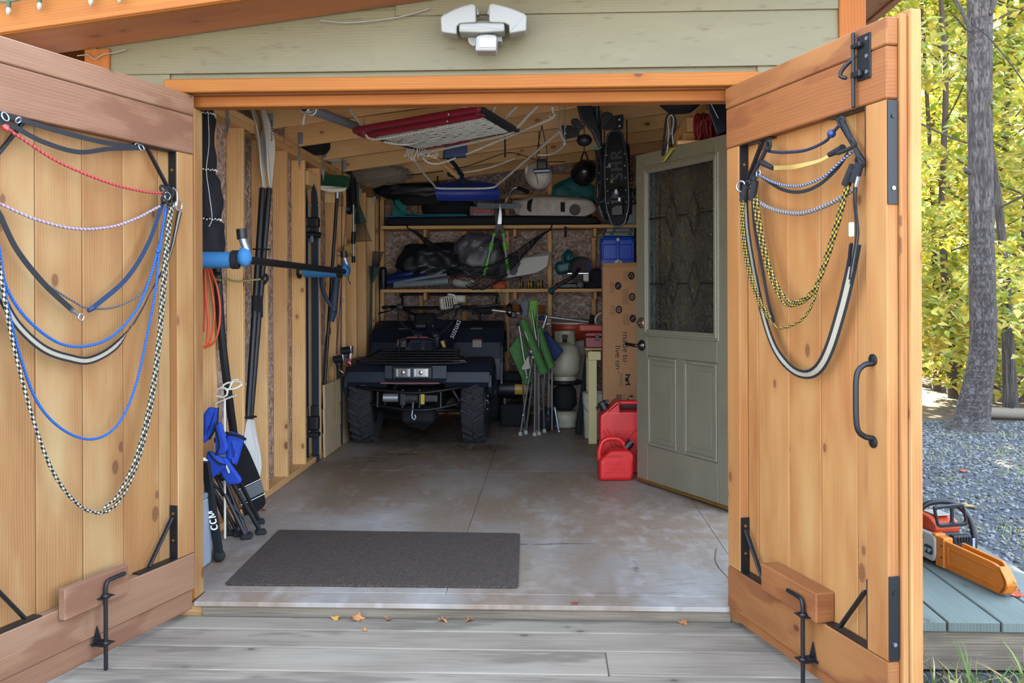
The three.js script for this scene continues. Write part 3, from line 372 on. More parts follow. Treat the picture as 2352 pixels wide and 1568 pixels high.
  parts('rubber_loop', [tube(pts('R', [[1764, 330], [1757, 348], [1750, 362], [1740, 380], [1728, 405], [1718, 425]], 0.014), 0.0075), tube(pts('R', [[1935, 278], [1948, 305], [1962, 335], [1972, 358], [1978, 375]], 0.018), 0.008), tube(pts('R', [[1955, 318], [1965, 330], [1950, 342], [1925, 352]], 0.024), 0.006), ring(onLeaf('R', 1765, 333, 0.02), n, 0.014, 0.005), ring(onLeaf('R', 1933, 280, 0.02), n, 0.013, 0.005), ...[[1728, 412], [1722, 425], [1735, 405], [1975, 372], [1968, 385]].map(([x, y], i) => ring(onLeaf('R', x, y, 0.016), n.clone().add(V(0.4 * Math.sin(i * 2), 0.5 * Math.cos(i * 3), 0)), 0.016, 0.0045))], M.blackMatt, c);
  parts('steel_ring', [ring(onLeaf('R', 1702, 428, 0.014), n.clone().add(V(0.6, 0, 0)), 0.019, 0.004), ring(onLeaf('R', 1742, 398, 0.022), n, 0.013, 0.003), cyl(onLeaf('R', 1972, 405, 0.028), onLeaf('R', 1966, 428, 0.028), 0.007)], M.steel, c);
}
// ---------------------------------------------------------------- the green-grey entry door, swung into the shed
{
  const o = structure('door_3', 'olive grey entry door with leaded glass pane and lever handle'); const hx = 0.992, hz = -4.911;
  o.position.set(hx, 0.012, hz); o.rotation.y = Math.atan2(-0.477, -0.879) - Math.PI / 2 + Math.PI; o.rotation.y = Math.atan2(0.879, -0.477);
  // local x runs from hinge to latch; local z is the visible face
  const W = 0.914, H = 2.03, Tk = 0.044, paint = std({ map: dataTex(256, 256, (u, v) => mix([128, 124, 104], [114, 110, 93], fbm(u, v, 8, 4, 81))), roughness: 0.42 }), op = { g: 'y', su: 1, sv: 1, b: 0.002 };
  const zf = Tk / 2, gx0 = 0.13, gx1 = 0.80, gy0 = 0.93, gy1 = 1.92, B = (x0, x1, y0, y1, z0 = -zf, z1 = zf) => box(x0, x1, y0, y1, z0, z1, op);
  part('door_leaf', [B(0, gx0, 0, H), B(gx1, W, 0, H), B(gx0, gx1, gy1, H), B(gx0, gx1, 0, 0.235), B(gx0, gx1, 0.785, gy0), B(0.43, 0.50, 0.235, 0.785), ...[[gx0, 0.43], [0.50, gx1]].map(([a, b]) => B(a, b, 0.235, 0.785, -zf + 0.008, zf - 0.009))], paint, o);
  for (const [a, b] of [[0.145, 0.415], [0.515, 0.785]]) { const p = part('raised_panel', [-1, 1].map((s) => T(ext([[a + 0.035, 0.29], [b - 0.035, 0.29], [b - 0.035, 0.73], [a + 0.035, 0.73]], 0.008, { b: 0.0035 }), 0, 0, s * (zf - 0.0065))), paint, o); const e = 0.009, f = (x0, x1, y0, y1) => box(x0, x1, y0, y1, -zf - 0.005, -zf + 0.010, { b: 0.003 }); part('panel_moulding', [f(a - 0.012, a + e, 0.238, 0.782), f(b - e, b + 0.012, 0.238, 0.782), f(a, b, 0.238, 0.258), f(a, b, 0.762, 0.782)], paint, o); }
  for (const s of [1, -1]) { const f = (x0, x1, y0, y1, h) => box(x0, x1, y0, y1, s * (zf - 0.006), s * (zf + h), { b: 0.004 }); part('glass_frame', [f(gx0 - 0.025, gx0 + 0.018, gy0 - 0.025, gy1 + 0.025, 0.012), f(gx1 - 0.018, gx1 + 0.025, gy0 - 0.025, gy1 + 0.025, 0.012), f(gx0, gx1, gy0 - 0.025, gy0 + 0.018, 0.012), f(gx0, gx1, gy1 - 0.018, gy1 + 0.025, 0.012), f(gx0 - 0.012, gx0 + 0.008, gy0 - 0.01, gy1 + 0.01, 0.018), f(gx1 - 0.008, gx1 + 0.012, gy0 - 0.01, gy1 + 0.01, 0.018), f(gx0, gx1, gy0 - 0.012, gy0 + 0.006, 0.018), f(gx0, gx1, gy1 - 0.006, gy1 + 0.012, 0.018)], paint, o); }
  const gb = dataTex(256, 256, (u, v) => { const w = fbm(u, v, 12, 2, 92); const t = 128 + 120 * Math.sin((vnoise(u * 22, v * 22, 22, 22, 90) + w) * 14); return [t, t, t]; }, false);
  const mk = (bs, rough, tint) => new THREE.MeshPhysicalMaterial({ color: tint, transmission: 1, thickness: 0, roughness: rough, bumpMap: gb, bumpScale: bs, ior: 1.5 });
  const gl = [mk(0.012, 0.3, 0xa8bcc4), mk(0.008, 0.42, 0x7c8e98), mk(0.004, 0.36, 0x8496a0)];
  const cx = (gx0 + gx1) / 2, cy = (gy0 + gy1) / 2, c = 0.105, h = 0.20, a = 0.058, b = 0.13, xl = gx0 - cx, xr = gx1 - cx, yt = gy1 - cy, yb = gy0 - cy;
  const col = (sx) => { const k = (l) => l.map(([x, y]) => [x * sx, y]); return [k([[xr, yt], [c, yt], [c, h + b], [c + a, h], [xr, h]]), k([[xr, h], [c + a, h], [c, h - b], [c, -h + b], [c + a, -h], [xr, -h]]), k([[xr, -h], [c + a, -h], [c, -h - b], [c, yb], [xr, yb]])]; };
  const mid = [[[-c, yt], [c, yt], [c, h + b], [c - a, h], [-c + a, h], [-c, h + b]], [[-c + a, h], [c - a, h], [c, h - b], [c, -h + b], [c - a, -h], [-c + a, -h], [-c, -h + b], [-c, h - b]], [[-c + a, -h], [c - a, -h], [c, -h - b], [c, yb], [-c, yb], [-c, -h - b]]];
  const pane = (l, m) => { const g = new THREE.ShapeGeometry(shapeOf(l)).translate(cx, cy, 0), uv = g.attributes.uv, p = g.attributes.position; for (let i = 0; i < p.count; i++) uv.setXY(i, p.getX(i) * 4, p.getY(i) * 4); part('pane', g, m, o); };
  col(1).forEach((l) => pane(l, gl[0])); col(-1).forEach((l) => pane(l, gl[1])); mid.forEach((l) => pane(l, gl[1])); for (const sx of [-1, 1]) for (const sy of [-1, 1]) pane([[sx * c, sy * h + b], [sx * c + a, sy * h], [sx * c, sy * h - b], [sx * c - a, sy * h]], gl[2]);
  const ln = (x0, y0, x1, y1) => cyl([cx + x0, cy + y0, 0], [cx + x1, cy + y1, 0], 0.0048, 0.0048, 6), cm = []; for (const sx of [-1, 1]) { cm.push(ln(sx * c, yt, sx * c, h + b), ln(sx * c, h - b, sx * c, -h + b), ln(sx * c, -h - b, sx * c, yb)); for (const sy of [-1, 1]) cm.push(ln(sx * c, sy * h + b, sx * c + a, sy * h), ln(sx * c + a, sy * h, sx * c, sy * h - b), ln(sx * c, sy * h - b, sx * c - a, sy * h), ln(sx * c - a, sy * h, sx * c, sy * h + b), ln(sx * (c + a), sy * h, sx * xr, sy * h)); }
  for (const sy of [-1, 1]) cm.push(ln(-c + a, sy * h, c - a, sy * h)); part('lead_came', cm, pm(0x161616, 0.5, 0.3), o);
  const lx = W - 0.062; part('deadbolt', [T(lathe([[0.001, 0], [0.034, 0], [0.033, 0.012], [0.026, 0.018], [0.001, 0.019]], 20), lx, 0.985, -zf, -Math.PI / 2), rbox(0.034, 0.010, 0.022, 0.004, lx, 0.985, -zf - 0.026)], pm(0x9a8a74, 0.3, 0.9), o);
  part('lever_handle', [T(lathe([[0.001, 0], [0.034, 0], [0.033, 0.01], [0.02, 0.018], [0.014, 0.03], [0.001, 0.03]], 20), lx, 0.845, -zf, -Math.PI / 2), tube([[lx, 0.845, -zf - 0.02], [lx, 0.845, -zf - 0.045], [lx + 0.02, 0.846, -zf - 0.052], [lx + 0.1, 0.85, -zf - 0.05]], 0.011)], pm(0x4a4642, 0.28, 0.9), o);
  for (const y of [0.2, 1.0, 1.8]) part('hinge', cyl([-0.006, y - 0.05, -zf], [-0.006, y + 0.05, -zf], 0.008), M.steel, o); part('door_sweep', box(0.004, W - 0.004, 0, 0.02, -zf - 0.008, -zf), M.brass, o);
}
// ---------------------------------------------------------------- ground, lake, wood
{
  const gm = dataTex(1024, 1024, (u, v) => { let c = mix([66, 67, 72], [48, 50, 56], fbm(u, v, 90, 3, 101)); c = mix(c, [118, 120, 128], Math.max(0, vnoise(u * 300, v * 300, 300, 300, 102) - 0.7) * 2); c = mix(c, [82, 78, 50], Math.max(0, Math.min(0.7, (fbm(u, v, 12, 4, 104) - 0.55) * 5))); return c; });
  const ground = std({ map: gm, roughness: 0.95 }), G = structure('ground', 'gravel ground around the shed');
  const slab = (x0, x1, d0, d1, y, m, n) => { const g = box(x0, x1, y - 0.3, y, -d1, -d0, { g: 'z', su: 3, sv: 3, b: 0.01 }); part(n, g, m, G); };
  slab(-40, 40, -0.2, 10.2, -0.25, ground, 'gravel_bed');
  slab(-40, 40, -40, -0.201, -0.25, std({ map: dataTex(256, 256, (u, v) => mix([176, 174, 170], [140, 139, 138], fbm(u, v, 40, 4, 115))), roughness: 0.95 }), 'added_bounce_ground');  // unseen pale slab, added in front to bounce sunlight into the shed
  const litter = std({ map: dataTex(512, 512, (u, v) => mix(mix([80, 62, 42], [56, 44, 32], fbm(u, v, 60, 3, 110)), [120, 100, 48], Math.max(0, fbm(u, v, 80, 2, 111) - 0.6) * 2.5)), roughness: 0.95 });
  slab(-40, 40, 10.2, 16.5, -0.26, litter, 'forest_floor');
  const lake = part('lake', box(-150, 150, -1.0, -0.8, -220, -16.6, { b: 0.01 }), std({ color: 0x2f6f8a, roughness: 0.12 }), scene); tag(lake, 'blue lake seen between the tree trunks', null, null, 'structure');
  const hp = []; hp.push([-150, -1]); for (let i = 0; i <= 60; i++) hp.push([-150 + i * 5, 9 + 5 * Math.sin(i * 0.35) + 2 * Math.sin(i * 1.1)]); hp.push([150, -1]);
  const hills = part('hills', ext(hp, 30, { b: 0 }).translate(0, 0, -240), std({ map: noiseTex([52, 62, 30], [84, 78, 34], 40, 3, 9), roughness: 1 }), scene); tag(hills, 'wooded hills on the far lake shore', null, null, 'structure');
  // loose stones
  const sg = new THREE.IcosahedronGeometry(1, 0); sg.scale(1, 0.6, 0.8); const sn = 16000, st = new THREE.InstancedMesh(sg, std({ color: 0xffffff, roughness: 0.8 }), sn), m4 = new THREE.Matrix4(), q = new THREE.Quaternion(), col = new THREE.Color();
  for (let i = 0; i < sn; i++) { const t = Math.sqrt(rnd()), d = 3.2 + t * 6.9, x = 1.5 + (d * 0.62 - 1.2) * rnd() + 0.1, inDeck = x < 2.13 && d > 3.4 && d < 5.3; const s = rr(0.006, 0.019); m4.compose(V(inDeck ? x + 1.2 : x, -0.25 + s * 0.2, -d), q.setFromEuler(new THREE.Euler(rr(-0.5, 0.5), rr(0, 6.3), rr(-0.5, 0.5))), V(s, s, s * rr(0.8, 1.4))); st.setMatrixAt(i, m4); const g = rr(0.035, 0.19); st.setColorAt(i, col.setRGB(g * rr(0.92, 1.02), g, g * rr(0.94, 1.03))); }
  st.name = 'loose_gravel'; tag(st, 'loose grey gravel stones beside the landing deck', 'gravel', null, 'stuff'); scene.add(st);
}
function blades(name, label, n, where, len, cols, wid = 0.004) {
  const g = new THREE.BufferGeometry(), P = [], I = []; for (let k = 0; k <= 5; k++) { const t = k / 5, w = (1 - t * t) * 0.5; P.push(-w, t * (1 - 0.25 * t), 0.55 * t * t, w, t * (1 - 0.25 * t), 0.55 * t * t); if (k) { const a = 2 * k; I.push(a - 2, a - 1, a, a, a - 1, a + 1); } } g.setAttribute('position', new THREE.Float32BufferAttribute(P, 3)); g.setIndex(I); g.computeVertexNormals();
  const im = new THREE.InstancedMesh(g, std({ color: 0xffffff, roughness: 0.8, side: THREE.DoubleSide }), n), m4 = new THREE.Matrix4(), q = new THREE.Quaternion(), c = new THREE.Color();
  for (let i = 0; i < n; i++) { const p = where(i), L = rr(...len); m4.compose(p, q.setFromEuler(new THREE.Euler(rr(-0.5, 0.9), rr(0, 6.3), rr(-0.7, 0.7), 'YXZ')), V(wid * rr(0.6, 1.5), L, L)); im.setMatrixAt(i, m4); im.setColorAt(i, c.set(pick(cols))); }
  im.name = name; tag(im, label, 'grass', null, 'stuff'); scene.add(im);
}
blades('meadow_grass', 'long green and straw grass below the landing deck', 420, () => V(rr(1.25, 2.3), -0.25, -rr(3.02, 3.4)), [0.08, 0.24], [0x566c2a, 0x7a8040, 0x94804c, 0xa08e62, 0x486828, 0x6c5a34], 0.007);
blades('sparse_grass', 'sparse yellow green grass growing through the gravel', 1500, () => { const a = Math.floor(rnd() * 60), h = (k) => HASH[a * 7 + k]; const d = 4.2 + h(0) * 5, x = 2.2 + h(1) * (d * 0.55 - 1.6); return V(x + rr(-0.18, 0.18), -0.25, -d + rr(-0.18, 0.18)); }, [0.025, 0.07], [0x8d9a4c, 0xa8a058, 0x9c8a54, 0x74883e], 0.004);

const barkMap = dataTex(512, 512, (u, v) => { const r = Math.abs(vnoise(u * 26 + 2.5 * vnoise(u * 6, v * 12, 6, 12, 122), v * 9, 26, 9, 120) - 0.5) * 2; let c = mix([46, 40, 36], [92, 84, 79], Math.pow(r, 0.8)); c = mix(c, [112, 107, 106], Math.max(0, fbm(u, v, 22, 3, 124) - 0.58) * 2); return mix(c, [42, 38, 38], Math.max(0, Math.min(0.85, (fbm(u, v, 20, 3, 127) - 0.62) * 9))); });
const bark = std({ map: barkMap, bumpMap: barkMap, bumpScale: 0.02, roughness: 0.95 }), twig = pm(0x4a4038, 0.9);
function trunkGeo(path, rs, seg = 40, rad = 24, rough = 0.05, seed = 1) { // a trunk with ridges, swept along a bent axis
  const c = curve(path), pos = [], uv = [], idx = []; const R = (t) => { const f = t * (rs.length - 1), i = Math.min(rs.length - 2, Math.floor(f)); return rs[i] + (rs[i + 1] - rs[i]) * (f - i); };
  for (let j = 0; j <= seg; j++) { const t = j / seg, p = c.getPoint(t); for (let i = 0; i <= rad; i++) { const a = i / rad * 6.2832, k = 1 + rough * (Math.sin(a * 9 + 3 * Math.sin(t * 14 + seed)) + Math.sin(a * 5 + t * 31 + seed) * 0.7) + (t < 0.12 ? (0.12 - t) * 2.2 * Math.abs(Math.sin(a * 2.5 + seed)) : 0), r = R(t) * k; pos.push(p.x + r * Math.cos(a), p.y, p.z + r * Math.sin(a)); uv.push(i / rad * 2, t * seg / 14); } }
  for (let j = 0; j < seg; j++) for (let i = 0; i < rad; i++) { const a = j * (rad + 1) + i, b = a + rad + 1; idx.push(a, b, a + 1, b, b + 1, a + 1); }
  const g = new THREE.BufferGeometry(); g.setAttribute('position', new THREE.Float32BufferAttribute(pos, 3)); g.setAttribute('uv', new THREE.Float32BufferAttribute(uv, 2)); g.setIndex(idx); g.computeVertexNormals(); return g;
}
const leafGeo = (() => { const g = new THREE.BufferGeometry(); g.setAttribute('position', new THREE.Float32BufferAttribute([0, 0, 0, 0.3, 0.1, 0.38, 0, 0, 1, 0, -0.06, 0.42, -0.3, 0.1, 0.38], 3)); g.setIndex([0, 3, 1, 1, 3, 2, 0, 4, 3, 4, 2, 3]); g.computeVertexNormals(); return g; })();
const leafMat = new THREE.MeshPhysicalMaterial({ color: 0xffffff, roughness: 0.75, transmission: 0.5, thickness: 0, side: THREE.DoubleSide });
function foliage(o, n, vol, cols, size = [0.07, 0.12]) {
  const im = new THREE.InstancedMesh(leafGeo, leafMat, n), m4 = new THREE.Matrix4(), q = new THREE.Quaternion(), c = new THREE.Color();
  for (let i = 0; i < n; i++) { const p = vol(i), s = rr(...size); m4.compose(p, q.setFromEuler(new THREE.Euler(rr(-0.6, 1.0), rr(0, 6.3), rr(-0.6, 0.6), 'YXZ')), V(s, s, s)); im.setMatrixAt(i, m4); im.setColorAt(i, c.set(pick(cols)).multiplyScalar(rr(0.6, 0.85))); }
  im.name = 'foliage'; im.userData.kind = 'stuff'; o.add(im);
}
const YEL = [0xd8d048, 0xe6dc58, 0xc8cc4a, 0xf0e070, 0xb4c448, 0x98b040, 0xe0c84c], GRN = [0x8aa83c, 0xa4bc48, 0xc0cc50, 0x7c9a38, 0xd0d058];
{
  const big = thing('tree', 'large grey barked tree with flared base beside the gravel', 'tree', [0, 0, 0]);
  const px = [[2228, 1000], [2231, 960], [2246, 880], [2258, 797], [2256, 640], [2254, 510], [2250, 191], [2251, 0], [2253, -250], [2258, -600]], pr = [50, 38, 31, 28.5, 27, 25.5, 25.5, 26, 24, 18].map((r) => r * 9.5 / 2080);
  const path = px.map(([x, y]) => at(x, y, 9.5)); path[0].y = -0.26; part('trunk', trunkGeo(path, [pr[0], pr[1], pr[2], pr[3], pr[4], pr[5], pr[6], pr[7], pr[8], pr[9]], 150, 56, 0.03, 2), bark, big);
  const br = (l, r, n = 'branch') => part(n, tube(l.map(([x, y, d]) => at(x, y, d ?? 9.4)), r, { n: 24 }), bark, big);
  br([[2228, 70], [2212, 30], [2195, 0], [2170, -60]], 0.022); br([[2275, 30], [2290, -20], [2310, -80]], 0.03); br([[2270, 478], [2282, 468], [2287, 455]], 0.014, 'branch_stub'); br([[2226, 395], [2220, 392]], 0.03, 'branch_stub');
  foliage(big, 1600, () => { const a = rnd() * 6.28, r = Math.sqrt(rnd()) * 2.6; return V(4.4 + Math.cos(a) * r, rr(5.2, 8.6), -9.6 + Math.sin(a) * r); }, YEL, [0.08, 0.13]);
  const cab = single('hanging_cable', tube([[2235, 58, 9.1], [2262, 78, 9.0], [2300, 120, 8.8], [2352, 190, 8.5], [2420, 300, 8.2]].map(([x, y, d]) => at(x, y, d)), 0.006), M.blackMatt, 'thin dark cable hanging from the large grey tree', 'cable');
}
// the wood behind: [px of the stem's foot, depth, height, stem radius, lean, label]
const woodland = [[2321, 10.6, 7, 0.05, -0.55, 'slender leaning grey tree right beside the large trunk'], [2152, 13.2, 8, 0.035, -0.25, 'thin young tree with bent stem behind the plank door edge'], [2190, 12.4, 8.5, 0.045, -0.3, 'thin dark stemmed tree left of the large trunk'], [2166, 15.0, 9, 0.05, 0.1, 'straight thin tree deep in the yellow wood'], [2300, 13.6, 9, 0.06, 0.1, 'dark stemmed tree behind the large trunk'], [2345, 12.0, 8, 0.05, 0.3, 'thin tree leaning out to the right of the wood'], [2210, 16.0, 10, 0.07, 0, 'tall tree at the lake edge behind the large trunk'], [2120, 15.6, 9, 0.05, 0.2, 'thin tree half hidden by the plank door'], [2390, 14.5, 10, 0.08, -0.2, 'broad tree at the right end of the wood'], [2080, 14.4, 9, 0.06, 0, 'tree standing behind the plank door'], [2450, 12.6, 9, 0.07, 0, 'leafy tree beyond the right of the gravel'], [2265, 15.4, 9, 0.045, -0.15, 'slim tree showing past the right of the large trunk'], [2140, 16.3, 9, 0.06, 0.1, 'bushy tree at the lake edge left of the large trunk'], [2330, 16.3, 9, 0.06, -0.1, 'bushy tree at the lake edge right of the large trunk'], [2235, 14.2, 8, 0.04, 0.2, 'young tree hidden mostly behind the large trunk']];
woodland.forEach(([px, d, h, r, lean, label], i) => {
  const b = onLevel(px, 667 + 1.46 * FOCAL / d, -0.26); b.set(at(px, 900, d).x, -0.27, -d); const o = thing('tree', label, 'tree', [0, 0, 0], 0, 'trees of the yellow wood');
  const bend = rr(-0.25, 0.25); part('trunk', trunkGeo([b, V(b.x + lean * 0.25 + bend * 0.3, h * 0.25, b.z), V(b.x + lean * 0.6 - bend * 0.2, h * 0.5, b.z + 0.1), V(b.x + lean, h * 0.8, b.z), V(b.x + lean * 1.1, h, b.z)], [r * 1.5, r, r * 0.8, r * 0.5, r * 0.15], 40, 10, 0.04, i), i % 3 ? twig : bark, o);
  for (let k = 0; k < 7; k++) { const y = h * (0.2 + 0.1 * k), a = rr(0, 6.3), L = rr(0.7, 1.6), s = V(b.x + lean * y / h, y, b.z); part('branch', tube([s, s.clone().add(V(Math.cos(a) * L * 0.5, L * 0.2, Math.sin(a) * L * 0.5)), s.clone().add(V(Math.cos(a) * L, L * 0.5, Math.sin(a) * L))], r * 0.25, { n: 8, k: 5 }), twig, o); }
  const cl = []; for (let k = 0; k < 34; k++) { const y = k < 7 ? rr(0.1, 1.4) : rr(0.9, h), rad = (k < 7 ? 0.9 : 1.5) * Math.sqrt(rnd()), a = rr(0, 6.3); cl.push([b.x + lean * y / h + Math.cos(a) * rad, y, b.z + Math.sin(a) * rad * 0.7, rr(0.3, 0.62)]); }
  foliage(o, 5200, () => { const c = pick(cl), u = rr(-1, 1), a = rr(0, 6.3), s = Math.sqrt(1 - u * u) * c[3] * Math.cbrt(rnd()); return V(c[0] + s * Math.cos(a), Math.max(-0.1, c[1] + u * c[3] * 0.7), c[2] + s * Math.sin(a)); }, i % 3 === 1 ? GRN.concat(YEL) : YEL, [0.09, 0.16]);
});
for (const [x, d, lab] of [[-2.6, 13.2, 'added unseen shade tree behind the far left corner of the shed'], [-0.9, 12.4, 'added unseen shade tree behind the middle of the shed'], [0.7, 14.2, 'added unseen shade tree farthest behind the shed'], [2.1, 12.6, 'added unseen shade tree behind the far right corner of the shed'], [3.6, 14.6, 'added unseen shade tree between the shed and the yellow wood'], [-4.4, 15.2, 'added unseen shade tree far behind the left side of the shed'], [-0.6, 16.0, 'added unseen shade tree at the water behind the shed']]) {  // unseen trees added behind the shed to shade the gravel
  const o = thing('tree', lab, 'tree', [0, 0, 0], 0, 'added shade trees behind the shed'); part('trunk', trunkGeo([V(x, -0.27, -d), V(x + 0.1, 3, -d), V(x, 6, -d), V(x + 0.1, 9, -d)], [0.16, 0.12, 0.08, 0.02], 40, 12, 0.05, x), bark, o);
  const cl = []; for (let k = 0; k < 40; k++) { const y = rr(2.0, 9), rad = 1.7 * Math.sqrt(rnd()) * (1 - Math.abs(y - 5) / 7), a = rr(0, 6.3); cl.push([x + Math.cos(a) * rad, y, -d + Math.sin(a) * rad, rr(0.4, 0.8)]); }
  foliage(o, 9000, () => { const c = pick(cl), u = rr(-1, 1), a = rr(0, 6.3), q = Math.sqrt(1 - u * u) * c[3] * Math.cbrt(rnd()); return V(c[0] + q * Math.cos(a), c[1] + u * c[3] * 0.8, c[2] + q * Math.sin(a)); }, YEL, [0.18, 0.3]);
}
for (const [px, d, L, r, lab] of [[2300, 10.7, 0.9, 0.05, 'pale fallen log beside the leaning tree'], [2345, 10.4, 0.8, 0.06, 'short pale log lying at the edge of the wood']]) { const p = at(px, 900, d); single('fallen_log', cyl([p.x - L / 2, -0.25 + r, -d], [p.x + L / 2, -0.25 + r, -d + 0.3], r, r * 0.9, 12), pm(0x7c7264, 0.9), lab, 'log'); }

// ---------------------------------------------------------------- fallen leaves
const mapleShape = (() => { const s = [], n = 5; for (let k = 0; k < n; k++) { const a = -Math.PI / 2 + 0.62 + k * (Math.PI * 2 - 1.24) / (n - 1), R = [0.7, 0.9, 1, 0.9, 0.7][k], b = 0.14; const pnt = (an, r) => [Math.cos(an) * r, Math.sin(an) * r]; s.push(pnt(a - b * 1.9, R * 0.6), pnt(a - b, R * 0.66), pnt(a - b * 0.7, R * 0.85), pnt(a, R), pnt(a + b * 0.7, R * 0.85), pnt(a + b, R * 0.66), pnt(a + b * 1.9, R * 0.6)); if (k < n - 1) s.push(pnt(a + (Math.PI * 2 - 1.24) / 8, 0.34)); } s.push([0.03, -0.22], [0.02, -0.75], [-0.02, -0.75], [-0.03, -0.22]); return s; })();
function mapleLeaf(p, size, curl, ry, mat, label, group) {
  const sh = shapeOf(mapleShape), g0 = new THREE.ExtrudeGeometry(sh, { depth: 0.02, bevelEnabled: false }), P = g0.attributes.position;
  for (let i = 0; i < P.count; i++) { const x = P.getX(i), y = P.getY(i), z = P.getZ(i); P.setXYZ(i, x, z + curl * (x * x * 0.9 + 0.25 * Math.sin(y * 4 + x * 3)) + curl * 0.3, -y); } g0.computeVertexNormals(); g0.scale(size, size, size); g0.rotateY(ry); g0.computeBoundingBox(); g0.translate(p.x, p.y - g0.boundingBox.min.y + 0.0005, p.z);
  return single('maple_leaf', g0, mat, label, 'leaf', group);
}
const LF = [pm(0xa04422, 0.7), pm(0xa66e3a, 0.75), pm(0x905a30, 0.8), pm(0xae8030, 0.7), pm(0x6a3820, 0.8)];
mapleLeaf(onLevel(2335, 1368, -0.05), 0.05, 0.5, 0.6, LF[0], 'curled red orange maple leaf beside the chainsaw bar cover');
mapleLeaf(onLevel(2228, 1163, -0.24), 0.06, 0.3, 2.0, LF[3], 'orange yellow leaf on the gravel behind the chainsaw'); mapleLeaf(onLevel(2213, 1082, -0.24), 0.05, 0.3, 1.0, LF[0], 'small red leaf on the gravel far behind the chainsaw');
[[772, 1404, 0.03, 3, 'yellow green leaf against the door sill'], [822, 1404, 0.04, 1, 'broad tan leaf against the door sill'], [893, 1408, 0.022, 2, 'small brown leaf against the door sill'], [1016, 1407, 0.03, 1, 'tent-folded tan leaf at the middle of the door sill'], [1076, 1409, 0.026, 2, 'curled tan leaf against the door sill right of the folded one'], [1570, 1417, 0.03, 2, 'brown leaf scrap at the right end of the door sill'], [838, 1448, 0.016, 1, 'tiny tan leaf in a gap of the front deck']].forEach(([x, y, s, m, l], i) => mapleLeaf(y > 1440 ? onLevel(x, y, -0.05) : at(x, y, 3.415).setY(-0.05), s, 0.7, i * 1.3, LF[m], l, 'leaves by the door sill'));
[[1320, 1387, 0.024, 4, 'dark crumpled leaf just inside the sill'], [955, 1042, 0.03, 2, 'brown leaf on the floor before the quad bike'], [970, 1050, 0.03, 1, 'tan leaf on the floor before the quad bike'], [1056, 1074, 0.03, 0, 'orange leaf on the bare floor between mat and quad bike'], [850, 1072, 0.022, 2, 'small leaf on the floor by the plywood offcut'], [605, 1172, 0.024, 4, 'brown leaf on the floor by the blue camp chair']].forEach(([x, y, s, m, l], i) => mapleLeaf(onLevel(x, y, 0.0005), s, 0.5, i * 1.7, LF[m], l, 'leaves on the shed floor'));

